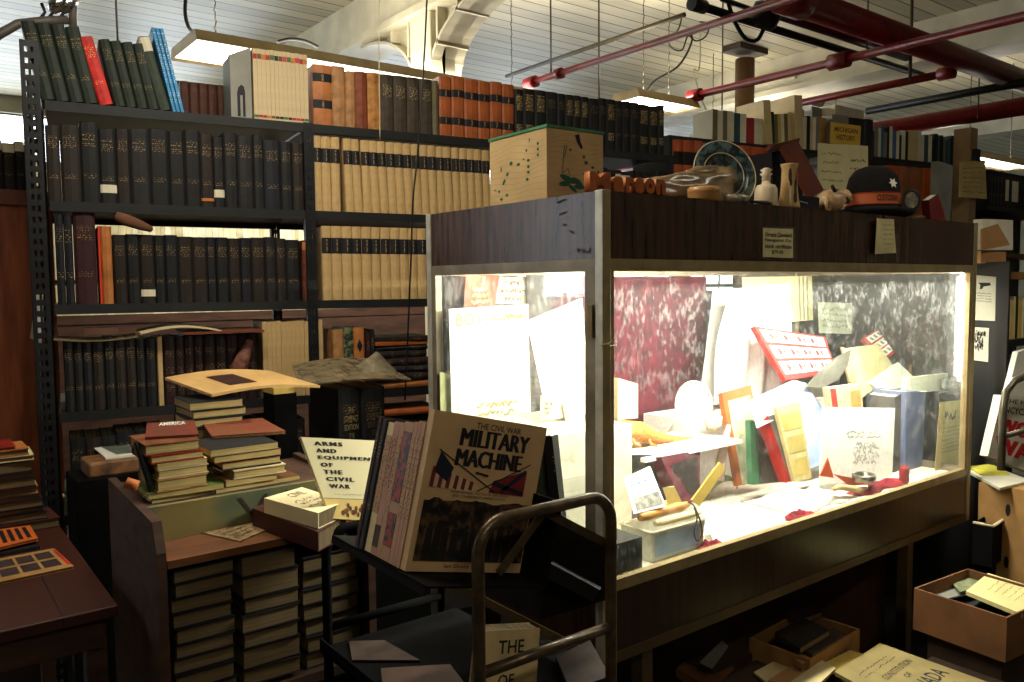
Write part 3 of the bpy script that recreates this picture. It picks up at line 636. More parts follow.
# --- third level
run(53, 71, 2, ZB,   .315, [c_navy], 'tall navy cloth book', 'at the post, third shelf', 'tall navy books', jw=.05, seed=31, d=.22)
run(72, 94, 1, ZB, .315, [c_wine], 'broad wine red book with gilt titles', 'third shelf', jw=0, d=.22)
run(96, 99, 1, ZB, .27, [mat('vermilion board', (214, 62, 30))], 'thin vermilion book', 'against the broad wine red one', jw=0, d=.2)
run(99, 110, 1, ZB, .27, [c_tan], 'tan leather book', 'beside the thin vermilion one', jw=0, d=.2)
run(111, 298, 15, ZB, .246, [c_black, c_navy, c_brown, c_char, c_black], dd, 'after the tan one, third shelf', 'dark books on the third shelf', jw=.32, jh=.02, seed=33, d=.2,
    bands=lambda i: ((stick(.10, .20),) if i == 2 else ()))
run(301, 313, 1, ZB, .235, [cloth('tattered brick leather', (120, 60, 36), bands=(), dark=(50, 26, 20))], 'tattered brick red book with peeling spine', 'at the bay post, third shelf', jw=0, d=.18, bands=((.84, .97, c_tan, 'paper_patch'),))
run(321, 426, 11, ZB, .30, [c_cream], 'cream buckram volume with black label', 'third shelf', 'cream set on the third shelf', name='buckram_volume', d=.2, jw=.05, jh=.004, bands=lambda i: ((.63, .84, lab_blk, 'spine_label'),), same=True)
# --- fourth level
run(56, 150, 9, ZC_, .255, [c_black, c_navy, c_brown], dd, 'fourth shelf', 'dark books on the fourth shelf', jw=.2, seed=41, d=.2)
run(151, 157, 1, ZC_, .25, [c_cream], 'thin pale book', 'between the dark runs of fourth shelf', jw=0, d=.2)
run(158, 252, 9, ZC_, .262, (c_dkred,), 'maroon leather book with faint gilt bands', 'fourth shelf', 'maroon volumes', jw=.2, seed=42, d=.2)
run(258, 319, 13, ZC_, .30, [c_cream], 'slim cream journal', 'fourth shelf', 'cream journals', name='journal', d=.2, jw=.1, jh=.006, kind='soft', pages=page_m, seed=43, y=-.01)
run(329, 340, 1, ZC_, .255, [c_tan2], 'plain tan book', 'left of the green patterned one', jw=0, y=-.01)
run(340, 350, 1, ZC_, .262, [mat('green patterned cloth', (120, 128, 90), scale=60, dark=(34, 48, 34), thr=(.45, .55))], 'green patterned book', 'between two tan ones, fourth shelf', jw=0, y=-.01)
o_ = run(350, 361, 1, ZC_, .26, [c_tan], 'tan book with black diamond motifs', 'beside the green patterned one', jw=0, y=-.01)[0]
for zz in (.19, .08):
    G().add([(0, -.0088, zz + .028), (.012, -.0088, zz), (0, -.0088, zz - .028), (-.012, -.0088, zz)], [(0, 1, 2, 3)]).obj('motif', ink, o_, M=Matrix.Identity(4))
run(362, 371, 2, ZC_, .25, [c_wine, c_navy], dd, 'after the diamond motif book, fourth shelf', jw=0, y=-.01, seed=2)
# --- fifth and lower levels: dark folios
run(58, 300, 15, ZD, .27, [c_black, c_navy, c_char, c_brown], dd, 'fifth shelf', 'folios on the fifth shelf', jw=.2, seed=51, d=.22, y=.01)

# --- pale books on the far side of the shelving: their page edges face this way
gb = G(); rb = random.Random(61)
for z, h in ((1.96, .36), (1.56, .395), (1.27, .27)):     # a well lit range across the next aisle, spines facing us
    x = .62
    while x < 5.5:
        w_ = rb.uniform(.025, .05); gb.span((x, 5.86, z), (x + w_ - .002, 6.05, z + h * rb.uniform(.93, 1)), rb.randrange(3)); x += w_
o = gb.obj('pale_books', [c_pale, mat('white catalogue spine', (236, 232, 208)), mat('buff catalogue spine', (206, 196, 156))]); tag(o, 'rows of pale books across the next aisle glimpsed between the dark rows', 'books', kind='stuff')
# loose folded sheets lying over the fourth row
def sheet(pts, th, m, name, label, cat, bend=0, group=None, nu=8):
    """a sheet of paper or thin magazine through four corner points, gently bent"""
    tl, tr, br, bl = [V(p) for p in pts]; n = (tr - tl).cross(bl - tl).normalized()
    if n.z < 0: n = -n
    g = G()
    f = lambda a, b, e: (tl * (1 - a) + tr * a) * (1 - b) + (bl * (1 - a) + br * a) * b + n * (bend * math.sin(a * PI) + e)
    N = nu
    for i in range(N):
        a0, a1 = i / N, (i + 1) / N
        P = [f(a0, 0, th), f(a1, 0, th), f(a1, 1, th), f(a0, 1, th), f(a0, 0, 0), f(a1, 0, 0), f(a1, 1, 0), f(a0, 1, 0)]
        fs = [(0, 1, 2, 3), (7, 6, 5, 4), (0, 4, 5, 1), (3, 2, 6, 7)] + ([(0, 3, 7, 4)] if i == 0 else []) + ([(1, 5, 6, 2)] if i == N - 1 else [])
        g.add(P, fs)
    o = g.obj(name, m); tag(o, label, cat, group); return o, (f, th)
zt = ZC_ + .272
def shs(u0, u1, y0, y1, z, th, m, label, bend=.01, name='folded_sheet'):
    a, b = S_(u0)[0], S_(u1)[0]
    return sheet([SW(a, y1, z), SW(b, y1, z), SW(b, y0, z - .004), SW(a, y0, z - .004)], th, m, name, label, 'paper', bend)
shs(47, 132, -.03, .17, ZC_ + .262, .003, mat('brownish newsprint', (120, 100, 70)), 'brownish folded newspaper lying over dark books behind the end post', -.01)
shs(134, 215, -.06, .16, ZC_ + .274, .004, cream, 'long pale sheet lying over maroon books, curved upward', .02)
shs(175, 256, -.08, .16, ZC_ + .268, .008, mat('reddish brown magazine', (116, 58, 36)), 'thin reddish brown magazine sticking out above maroon books', .0, 'magazine')
g = G(); P0 = SW(S_(95)[0], .03, ZC_ + .272); g.box(P0 + V((0, 0, .012)), (.11, .08, .022), rotm('Z', SA)); tag(g.obj('book', mat('small brown cover', (92, 62, 44))), 'small brown book lying over the newspaper on the fourth shelf', 'book')
# cloth-like cap hanging at the end of the second shelf
g = G(); a0 = S_(76, 212)[0]; g.lathe([(0, 0), (.018, .004), (.024, .04), (.02, .09), (.012, .13), (0, .135)], SW(a0 + .12, -.03, ZA - .045), 10, 0, rotm('Y', PI / 2 + .35) , sx=.9, sy=.6)
tag(g.obj('glove', mat('brown suede', (110, 72, 50), rough=.9), hold=True), 'crumpled brown glove hanging over the edge of the second shelf', 'glove')
# small rolled bag leaning on the open magazine
g = G(); p0 = hitP(236, 376, SW(0, -.02, 0), SN); p1 = hitP(250, 340, SW(0, -.02, 0), SN); g.tube([p0, p0 + (p1 - p0) * .2, p0 + (p1 - p0) * .6, p1], [.02, .034, .026, .012], 12)
tag(g.obj('paper_roll', mat('reddish marbled wrap', (150, 96, 78), rough=.6, scale=40, dark=(70, 36, 30))), 'reddish marbled wrapped roll leaning beside the cream journals', 'roll')
# flat piles in the second bay, fourth and fifth shelves
def flat_pile(u, zbase, items, label_, group, y=.0, r=None, wd=.2, dp=.2, seed=3, du=0):
    r = random.Random(seed); z = zbase + .0005; s = S_(u)[0]
    for i, (t, m) in enumerate(items):
        yw = r.uniform(-.06, .06); M = Matrix.Translation(SW(s + r.uniform(-.01, .01), y + r.uniform(-.015, .01), z)) @ Matrix.Rotation(SA + yw, 4, 'Z') @ Matrix.Translation((-dp / 2, 0, t / 2)) @ Matrix.Rotation(PI / 2, 4, 'Y') @ Matrix.Translation((0, 0, 0))
        book(t, dp, wd, m, M, label_ % ORD[i], 'book', group, pages=page_dim); z += t + .0006
mm = [c_black, c_brown, c_char, c_dkred]
flat_pile(398, ZC_, [(.03, c_tan), (.035, c_brown), (.028, c_char), (.034, c_dkred), (.03, c_brown), (.022, c_black), (.018, c_orange), (.02, c_brown)], 'flat book behind the plastic wrapped magazine, %s up in its pile', 'flat pile on the fourth shelf', wd=.2, dp=.24)
flat_pile(404, ZD, [(.04, c_black), (.036, c_brown), (.04, c_dkred), (.034, c_brown), (.034, c_dkred), (.03, c_brown), (.03, c_brown), (.028, c_orange)], 'flat book beside the black gilt volumes, %s up in its pile', 'flat pile on the fifth shelf', wd=.2, dp=.26, seed=5)
# ============================================================ the lit display case
CX0, CX1, CY0, CY1 = 1.367, 3.397, 1.418, 2.225
zCap, zCl, zGt, zGb, zFb, zPb = 1.728, 1.563, 1.533, .7596, .7301, .545
case = empty('display_case', ((CX0 + CX1) / 2, (CY0 + CY1) / 2, 0), 'long walnut and glass museum display case on legs, brightly lit inside', 'display case')
t = .028
g = G()   # walnut band round the top, with the top board
g.span((CX0 + t, CY0 + .004, zCl), (CX1 - t, CY0 + .02, zCap - .002)); g.span((CX0 + .004, CY0 + t, zCl), (CX0 + .02, CY1 - t, zCap - .002))
g.span((CX1 - .02, CY0 + t, zCl), (CX1 - .004, CY1 - t, zCap - .002)); g.span((CX0 + t, CY1 - .02, zCl), (CX1 - t, CY1 - .004, zCap - .002))
wood_cap = mat('walnut laminate, worn', (66, 44, 32), rough=.27, var=.4, scale=5, stretch=(12, 12, 1), spec=.42, bump=.03)
g.obj('top_panel', wood_cap, case)
G().span((CX0 + .02, CY0 + .02, zCap - .018), (CX1 - .02, CY1 - .02, zCap - .001)).obj('top_board', wood_cap, case)
g = G()
g.span((CX0 + t, CY0 + .004, zPb + .028), (CX1 - t, CY0 + .02, zFb)); g.span((CX0 + .004, CY0 + t, zPb + .028), (CX0 + .02, CY1 - t, zFb))
g.span((CX1 - .02, CY0 + t, zPb + .028), (CX1 - .004, CY1 - t, zFb)); g.span((CX0 + t, CY1 - .02, zPb + .028), (CX1 - t, CY1 - .004, zFb))
g.obj('base_panel', wood_dark, case)
trim_dk = mat('dull brown metal edge', (88, 70, 46), rough=.5, metal=.3, var=.15)
g = G(); g.span((CX0 + t, CY0 + .0, zPb), (CX1 - t, CY0 + .022, zPb + .028)); g.span((CX0, CY0 + t, zPb), (CX0 + .022, CY1 - t, zPb + .028)); g.obj('lower_edge', trim_dk, case)
G().span((CX0 + .02, CY0 + .02, zFb - .01), (CX1 - .02, CY1 - .02, zFb + .004)).obj('case_floor', mat('white case floor', (214, 208, 190), rough=.7), case)
# corner posts: bright on the end, bronze on the long side
for i, (x, y) in enumerate(((CX0, CY0), (CX1 - t, CY0), (CX0, CY1 - t), (CX1 - t, CY1 - t))):
    g = G(); g.span((x, y, zPb), (x + t, y + t, zCap)); 
    for k, f in enumerate(g.f): pass
    g.m = [1 if k == 2 else 0 for k in range(6)]
    o = g.obj('corner_post', [alu, alu_tan], case, bevel=.002)
# window frames
def framebox(g, a, b, m=0): g.span(a, b, m)
fw = .03
g = G(); x0, x1 = CX0 + t, CX1 - t
g.span((x0, CY0 + .002, zGt), (x1, CY0 + .024, zCl)); g.span((x0, CY0 + .002, zFb), (x1, CY0 + .024, zGb)); g.span((x0, CY0 + .002, zGb), (x0 + .012, CY0 + .024, zGt)); g.span((x1 - .025, CY0 + .002, zGb), (x1, CY0 + .024, zGt))
g.obj('front_frame', alu_tan, case)
jamb = mat('worn grey brown aluminium', (132, 120, 100), rough=.4, metal=.5, var=.25, scale=10)
g = G(); y0, y1 = CY0 + t, CY1 - t
g.span((CX0 + .002, y0, zGt), (CX0 + .024, y1, zCl)); g.span((CX0 + .002, y0, zFb), (CX0 + .024, y1, zGb)); g.span((CX0 + .002, y0, zGb), (CX0 + .024, y0 + .038, zGt)); g.span((CX0 + .002, y1 - .022, zGb), (CX0 + .024, y1, zGt))
g.obj('end_frame', jamb, case)
# lock on the door jamb
G().span((CX0 - .006, y0 + .004, 1.37), (CX0 + .002, y0 + .02, 1.45)).obj('lock', mat('tarnished brass', (120, 100, 64), rough=.4, metal=.8), case)
g = G(); g.span((CX0 - .004, CY1 - .1, zGt), (CX0, CY1 - .09, zCl))
g = G(); g.span((CX1 - .024, y0, zGt), (CX1 - .002, y1, zCl)); g.span((CX1 - .024, y0, zFb), (CX1 - .002, y1, zGb)); g.obj('end_frame', jamb, case)
g = G(); g.span((x0, CY1 - .024, zGt), (x1, CY1 - .002, zCl)); g.span((x0, CY1 - .024, zFb), (x1, CY1 - .002, zGb)); g.span((2.36, CY1 - .024, zGb), (2.39, CY1 - .002, zGt)); g.obj('back_frame', jamb, case)
gl_f = glass_mat('smeared case glass', (.98, 1, .97), dirt=.075, smear=.64, glossy=.10, scale=110)
gl_c = glass_mat('clear case glass', (.97, 1, .97), dirt=.05, smear=.62, glossy=.12, scale=60)
G().span((x0 + .006, CY0 + .012, zGb - .004), (x1 - .01, CY0 + .016, zGt + .004)).obj('front_glass', gl_f, case)
G().span((CX0 + .012, y0 + .03, zGb - .004), (CX0 + .016, y1 - .012, zGt + .004)).obj('end_glass', gl_c, case)
G().span((CX1 - .016, y0, zGb - .004), (CX1 - .012, y1, zGt + .004)).obj('end_glass', gl_c, case)
G().span((x0, CY1 - .014, zGb - .004), (x1, CY1 - .010, zGt + .004)).obj('back_glass', gl_c, case)
# legs of the case
for (u, v, y) in ((642, 665, CY0 + .06), (905, 560, CY0 + .06)):
    p = hitY(u, v, y); G().span((p.x - .02, y - .02, 0), (p.x + .02, y + .02, zPb)).obj('leg', trim_dk, case)
    G().span((p.x - .02, CY1 - .08, 0), (p.x + .02, CY1 - .04, zPb)).obj('leg', trim_dk, case)
# lamps inside the case
def case_light(a, b, sy, p, rot=(0, 0, 0), nm='case_light'):
    ld = bpy.data.lights.new(nm, 'AREA'); ld.shape = 'RECTANGLE'; ld.size = a; ld.size_y = sy; ld.energy = p; ld.color = (1, .96, .86)
    lo = bpy.data.objects.new(nm, ld); COL.objects.link(lo); lo.location = b; lo.rotation_euler = rot; return lo
tr = tag(G().tube([(CX0 + .07, CY0 + .055, 1.551), (CX1 - .07, CY0 + .055, 1.551)], .012, 10).obj('fluorescent_tube', tube_m), 'long lit tube under the top front edge inside the display case', 'lamp')
case_light(1.85, ((CX0 + CX1) / 2, CY0 + .09, 1.548), .05, 60, (math.radians(30), 0, 0))
case_light(.7, ((CX0 + .12), 1.82, 1.55), .05, 6, (0, 0, PI / 2))
px_ = hitY(966, 320, CY0 + .05)
vt = tag(G().span((px_.x - .035, CY0 + .04, 1.1), (px_.x - .0, CY0 + .06, 1.535)).obj('light_strip', emit_mat('lit vertical strip', (255, 252, 240), 6)), 'upright lit strip inside the far front corner of the case', 'lamp')
case_light(.4, (px_.x - .05, CY0 + .07, 1.32), .04, 10, (PI / 2, PI / 2 - .0, PI * .75))

# --- things in the case, each standing or leaning at its own depth
def flat(P, pts):   # keep a four cornered face truly flat
    if len(P) == 4:
        n = (P[1] - P[0]).cross(P[3] - P[0]).normalized(); P[2] = hitP(pts[2][0], pts[2][1], P[0], n)
    return P
def Yp(pts, Y):
    Ys = Y if isinstance(Y, (list, tuple)) else [Y] * len(pts)
    return flat([hitY(u, v, y) for (u, v), y in zip(pts, Ys)], pts)
def card(px, Y, m, label, cat='card', name='card', th=.0015, group=None, base=None):
    P = Yp(px, Y); g = G()
    if base is not None: P[2].z = base; P[3].z = base
    n = (P[-1] - P[0]).cross(P[1] - P[0]).normalized()
    if n.dot(EYE - P[0]) < 0: n = -n
    g.slab(P, th, n=n); o = g.obj(name, m); tag(o, label, cat, group)
    return o, (Q(*P) if len(P) == 4 else None)
def thick(px, Y, th, cover, label, pages=paper, cat='book', name='book', group=None, base=None):
    """a book or box facing us: front board, back board and the block between"""
    P = Yp(px, Y)
    if base is not None: P[2].z = base; P[3].z = base
    n = (P[-1] - P[0]).cross(P[1] - P[0]).normalized()
    if n.dot(EYE - P[0]) < 0: n = -n
    g = G().slab(P, .003, n=n); g.slab([p - n * (th - .003) for p in P], .003, n=n)
    g.slab([P[0] - n * .003, P[0] * .985 + P[1] * .015 - n * .003, P[3] * .985 + P[2] * .015 - n * .003, P[3] - n * .003], th - .006, n=n)
    o = g.obj(name, cover); tag(o, label, cat, group)
    c = (P[0] + P[1] + P[2] + P[3]) / 4; gi = G().slab([p + (c - p) * .03 - n * .003 for p in P], th - .006, n=n); gi.obj('page_block', pages, o)
    return o, Q(*P)
velvet = mat('burgundy backing cloth', (96, 22, 38), rough=.9, scale=20, dark=(50, 16, 26)); white_m = mat('bright white card', (240, 238, 228), rough=.75, var=.03)
ink_blue = mat('blue print', (70, 110, 190)); ink_red = mat('red print', (196, 36, 30)); ink_or = mat('orange print', (226, 150, 80)); ink_grey = mat('grey print', (120, 120, 112)); ink_br = mat('brown ink', (90, 60, 36))
bk = tag(G().span((1.80, 2.178, .765), (hitY(706, 300, 2.18).x, 2.19, 1.53)).obj('backing_board', velvet), 'burgundy mottled backing cloth board at the back of the case', 'board')
dk = tag(G().span((1.40, 2.17, .765), (1.796, 2.185, 1.53)).obj('backing_board', mat('dark brown backing', (50, 36, 30), rough=.8, scale=14, dark=(26, 18, 16))), 'dark brown backing board behind the white poster in the case', 'board')
# white step the back row stands on
rs = tag(G().span((2.30, 1.93, zFb + .004), (3.22, 2.16, 1.0)).obj('riser', white_m), 'white step along the back of the case under the leaning papers', 'riser')
# back row
def marks(q, o, fn, m, name='print'): g = G(); fn(g, q); g.obj(name, m, o)
o, q = card([(713, 291), (789, 283), (796, 402), (700, 398)], [2.13, 2.13, 2.06, 2.06], white_m, 'large blank white sheet beside the burgundy backing, tallest in the case', 'sheet', 'paper_sheet')
o, q = card([(742, 277), (812, 276), (813, 320), (745, 326)], 2.15, cream, 'cream sheet with striped edge at the top of the case', 'sheet', 'paper_sheet')
marks(q, o, lambda g, q: [put_line(g, q, a, .02, a, .98, .02) for a in (.8, .86, .92)], ink_grey)
o, q = card([(818, 302), (853, 303), (852, 334), (819, 333)], 2.12, mat('aged note paper', (206, 204, 184), rough=.8), 'square handwritten note hanging high in the case behind red booklets', 'note', 'note')
marks(q, o, lambda g, q: scribble(g, q, .08, .12, .97, .85, 4, .018, 5), ink_grey, 'handwriting')
# drapery: a white cloth hanging in folds
g = G(); base = Yp([(728, 300), (776, 298), (786, 400), (706, 404)], 2.02)
fD = lambda a, b: (base[0] * (1 - a) + base[1] * a) * (1 - b) + (base[3] * (1 - a) + base[2] * a) * b + V((0, .02 * math.sin(a * 24 + b * 4) - .02 * b, 0))
g.grid(fD, 28, 12); tag(g.obj('lace_cloth', white_m, solid=.002), 'white cloth hanging in soft folds in the middle of the case', 'cloth')
# crumpled plastic bag
def blob(c, r, name, m, label, cat, seed=1, amp=.35, n=14, parent=None):
    rr = random.Random(seed); g = G(); ph = [rr.uniform(0, 6.28) for _ in range(8)]
    def f(a, b):
        th = a * 2 * PI; fi = (b - .5) * PI; d = V((math.cos(th) * math.cos(fi), math.sin(th) * math.cos(fi), math.sin(fi)))
        k = 1 + amp * (.5 * math.sin(3 * th + ph[0]) * math.cos(fi) + .4 * math.sin(5 * fi + ph[1]) + .35 * math.sin(7 * th + 4 * fi + ph[2]) * math.cos(fi)) * .6
        return V(c) + V((d.x * r[0], d.y * r[1], d.z * r[2])) * k
    g.grid(f, n * 2, n)
    o = g.obj(name, m, parent)
    return tag(o, label, cat) if parent is None else o
blob(hitY(866, 314, 2.08), (.05, .03, .065), 'plastic_bag', mat('grey white plastic', (190, 190, 182), rough=.25, scale=30, dark=(90, 90, 86), stretch=(1, 1, 4)), 'crumpled grey white plastic bag above the small red booklet in case', 'bag', 3, .5)
def stripes_book(px, Y, label, seed, rows, skew=None):
    o, q = thick(px, Y, .02, ink_red, label, cat='booklet', name='booklet')
    gi = G(); gb = G()
    for i in range(rows):
        b0 = .05 + .92 * i / rows; b1 = b0 + .72 / rows; put_poly(gi, q, [(.05, b0), (.96, b0), (.96, b1), (.05, b1)], e=.001)
    gi.obj('white_panel', white_m, o); return o, q
o, q = stripes_book([(754, 326), (825, 337), (837, 372), (786, 380)], [1.92, 1.92, 1.8, 1.8], 'larger red and white booklet with red lettering, leaning in the case middle', 1, 3)
g = G()
for i, sx in enumerate((.14, .34, .54, .74)):
    for j in range(3):
        b = .10 + .31 * j; put_poly(g, q, [(sx, b), (sx + .05, b), (sx + .05, b + .13), (sx, b + .13)], e=.0013); put_poly(g, q, [(sx + .09, b), (sx + .12, b), (sx + .12, b + .13), (sx + .09, b + .13)], e=.0013)
        put_poly(g, q, [(sx, b + .05), (sx + .12, b + .05), (sx + .12, b + .08), (sx, b + .08)], e=.0014)
g.obj('red_lettering', ink_red, o)
o, q = stripes_book([(863, 338), (895, 319), (914, 336), (886, 360)], [1.99, 1.99, 1.94, 1.9], 'smaller red bordered booklet with black print tilted near the bookspines', 2, 3)
g = G()
for j in range(3):
    for k in range(7): put_poly(g, q, [(.1 + .12 * k, .1 + .31 * j), (.16 + .12 * k, .1 + .31 * j), (.18 + .12 * k, .24 + .31 * j), (.12 + .12 * k, .24 + .31 * j)], e=.0014)
g.obj('black_print', ink_grey, o)
card([(884, 362), (899, 352), (904, 360), (890, 367)], 1.93, ink_grey, 'little dark printed slip below the smaller red bordered booklet', 'slip', 'paper_slip')
thick([(847, 348), (878, 344), (897, 371), (862, 398)], [1.9, 1.9, 1.82, 1.82], .03, cream, 'cream box lid leaning between the two red booklets', white_m, 'lid', 'carton_cover')
o, q = thick([(867, 382), (898, 362), (915, 378), (898, 402)], [1.84, 1.84, 1.78, 1.78], .05, white_m, 'white box with a dark side band, tilted over the white card', white_m, 'box', 'white_box')
marks(q, o, lambda g, q: put_poly(g, q, [(.02, .72), (.98, .9), (.98, .99), (.02, .84)]), ink_grey, 'side_band')
o, q = thick([(913, 358), (943, 360), (941, 388), (910, 386)], 1.82, .015, mat('brown picture frame', (120, 86, 50)), 'small brown picture frame with dull green picture above blue binders', cat='picture frame', name='picture_frame')
marks(q, o, lambda g, q: put_poly(g, q, [(.12, .14), (.9, .14), (.9, .95), (.12, .95)]), mat('dull green picture', (120, 120, 86)), 'picture')
# grey leaf shaped plastic sleeve in front of the red booklet
o, _ = card([(806, 387), (822, 370), (838, 357), (851, 350), (848, 366), (838, 380), (822, 388)], 1.78, mat('smoky plastic sleeve', (112, 110, 100), rough=.2, spec=.8), 'smoky grey plastic sleeve across the corner of the larger red booklet', 'sleeve', 'plastic_sleeve', th=.006)
card([(806, 388), (840, 388), (836, 410), (814, 432), (800, 420)], 1.98, mat('grey tray', (104, 100, 88)), 'dark grey tray edge in shadow behind the pale blue wedge', 'tray', 'tray', th=.02)
o, q = thick([(829, 388), (861, 384), (863, 408), (832, 409)], 1.74, .03, mat('cream candy box', (222, 196, 150)), 'little cream box with red and orange ends behind the white card', white_m, 'box', 'small_box')
marks(q, o, lambda g, q: put_poly(g, q, [(.02, .05), (.2, .05), (.2, .97), (.02, .97)]), ink_red, 'red_end'); marks(q, o, lambda g, q: put_poly(g, q, [(.62, .25), (.95, .22), (.95, .95), (.62, .95)]), ink_or, 'orange_panel')
card([(842, 347), (852, 350), (868, 395), (852, 392)], 1.88, cream, 'narrow cream strip of card standing beside the cream box lid', 'card', 'card', th=.01)
# plate standing on edge
pc_ = hitY(693, 405, 1.98); R_ = rotm('Z', math.radians(-38)) @ rotm('X', PI / 2 - .12)
pl_ = G().lathe([(0, 0), (.05, 0), (.075, .008), (.092, .016), (.09, .02), (.07, .012), (.05, .006), (0, .006)], pc_, 40, 0, R_, sx=.78, sy=1.0).obj('plate', mat('white glazed china', (244, 240, 226), rough=.15, var=.02)); tag(pl_, 'white oval china plate with floral rim standing beside burgundy cloth', 'plate')
g = G(); rr = random.Random(4)
for k in range(26):
    a = k / 26 * 2 * PI; p = V((math.cos(a) * .082 * .78, math.sin(a) * .082, .018)); 
    if rr.random() > .3: g.lathe([(.005, .0), (0, .002)], pc_ + R_ @ p, 6, 0, R_)
g.obj('floral_rim', mat('pale green flowers', (160, 170, 90)), pl_)
# coffee cup figures by the plate
ch = tag(G().lathe([(.0, 0), (.022, 0), (.03, .02), (.033, .05), (.030, .05), (.02, .01)], hitY(713, 430, 1.86), 20).obj('cup', mat('flowered cup', (236, 224, 196), rough=.2, scale=60, dark=(200, 150, 90), thr=(.3, .45))), 'small flowered china cup in front of the white plate', 'cup')
tag(G().tube([hitY(718, 480, 1.78), hitY(722, 455, 1.78), hitY(726, 438, 1.78), hitY(729, 425, 1.78)], [.022, .016, .012, .008], 12).obj('figurine', mat('pink white china', (240, 206, 196), rough=.2)), 'slender pink and white china figurine left of the framed print', 'figurine')
# framed print, upright books and pale papers in the middle
o, q = thick([(722, 393), (751, 385), (768, 480), (738, 486)], [1.86, 1.86, 1.78, 1.78], .02, mat('orange brown frame wood', (176, 98, 48), rough=.4), 'tilted orange brown frame with a faded landscape print', cat='picture frame', name='picture_frame')
marks(q, o, lambda g, q: put_poly(g, q, [(.14, .1), (.9, .1), (.9, .99), (.14, .99)]), mat('faded landscape', (206, 200, 160), scale=22, dark=(120, 130, 100)), 'landscape_print')
thick([(750, 421), (757, 420), (762, 484), (752, 485)], 1.7, .02, mat('green spine', (66, 120, 84)), 'thin green spined book beside the framed landscape', cat='book')
thick([(757, 422), (774, 417), (784, 482), (762, 484)], 1.69, .02, mat('mottled black cover', (54, 52, 48), scale=50, dark=(24, 24, 24)), 'mottled black covered book between green and red spines', cat='book')
thick([(763, 420), (768, 416), (791, 481), (786, 483)], 1.66, .03, ink_red, 'red spined book leaning with a white band', cat='book')
thick([(768, 416), (776, 414), (800, 480), (791, 482)], 1.66, .03, mat('grey striped spine', (140, 134, 128)), 'grey spined book leaning right of the red one', cat='book')
o, q = thick([(776, 408), (800, 402), (812, 478), (795, 482)], 1.64, .015, mat('pale yellow booklet', (238, 226, 160)), 'pale yellow booklet leaning on the grey and red spines', cat='booklet', name='booklet')
marks(q, o, lambda g, q: [put_poly(g, q, [(.1, b), (.9, b), (.9, b + .22), (.1, b + .22)]) for b in (.1, .4, .7)], mat('yellow panel', (226, 206, 120)), 'yellow_panel')
o, q = card([(750, 400), (794, 380), (800, 408), (757, 428)], [1.72, 1.78, 1.72, 1.64], mat('bluish white leaflet', (216, 226, 240)), 'bluish white leaflet lying over the red and green spines', 'leaflet', 'leaflet')
o, _ = card([(794, 380), (806, 383), (822, 408), (842, 443), (830, 462), (806, 470)], [1.8, 1.8, 1.78, 1.76, 1.74, 1.74], mat('pale blue satin', (164, 182, 216), rough=.4), 'pale blue wedge of folded satin beside the white card', 'cloth', 'satin_cloth', th=.012)
# big white card in front, and what stands beside it
o, q = card([(823, 407), (895, 408), (892, 482), (820, 484)], [1.62, 1.62, 1.6, 1.6], white_m, 'large square white card with a faint grey drawing, in the case', 'card', 'card', th=.004)
g = G(); scribble(g, q, .3, .3, .85, .42, 2, .008, 8); scribble(g, q, .4, .45, .8, .75, 5, .006, 9, amp=.6); g.obj('faint_drawing', ink_grey, o)
thick([(895, 397), (906, 392), (906, 484), (893, 486)], 1.62, .12, mat('grey black binder', (58, 60, 62)), 'grey black binder against the large white card', cat='binder', name='binder')
thick([(906, 392), (915, 391), (914, 478), (905, 481)], 1.6, .14, mat('slate blue binder', (96, 108, 140)), 'slate blue binder next to the grey black one', cat='binder', name='binder')
thick([(915, 391), (926, 392), (922, 476), (914, 478)], 1.6, .14, mat('slate blue binder', (96, 108, 140)), 'slate blue binder next to the black one with papers on top', cat='binder', name='binder')
thick([(926, 392), (939, 391), (934, 474), (922, 476)], 1.6, .14, mat('black binder', (28, 26, 30)), 'black binder between slate blue ones and the typed letter', cat='binder', name='binder')
o, _ = card([(908, 378), (958, 372), (962, 388), (938, 394), (905, 392)], 1.66, paper, 'loose white papers lying over the slate blue binders', 'papers', 'loose_papers', th=.02)
blob(hitY(948, 384, 1.62), (.05, .03, .03), 'plastic_bag', mat('clear crinkled plastic', (150, 150, 140), rough=.2, scale=30, dark=(70, 70, 66)), 'crinkled clear plastic bag above the typed tan letter', 'bag', 5, .6)
o, q = card([(940, 402), (966, 400), (964, 470), (934, 480)], [1.53, 1.5, 1.5, 1.53], mat('tan letter paper', (196, 178, 124), rough=.8, var=.1), 'tan typed letter with a signature at the far end of the case', 'letter', 'letter')
g = G(); scribble(g, q, .2, .12, .75, .26, 1, .02, 3, amp=.5); scribble(g, q, .15, .32, .95, .7, 7, .007, 4, amp=.2); g.obj('handwriting', ink_br, o)
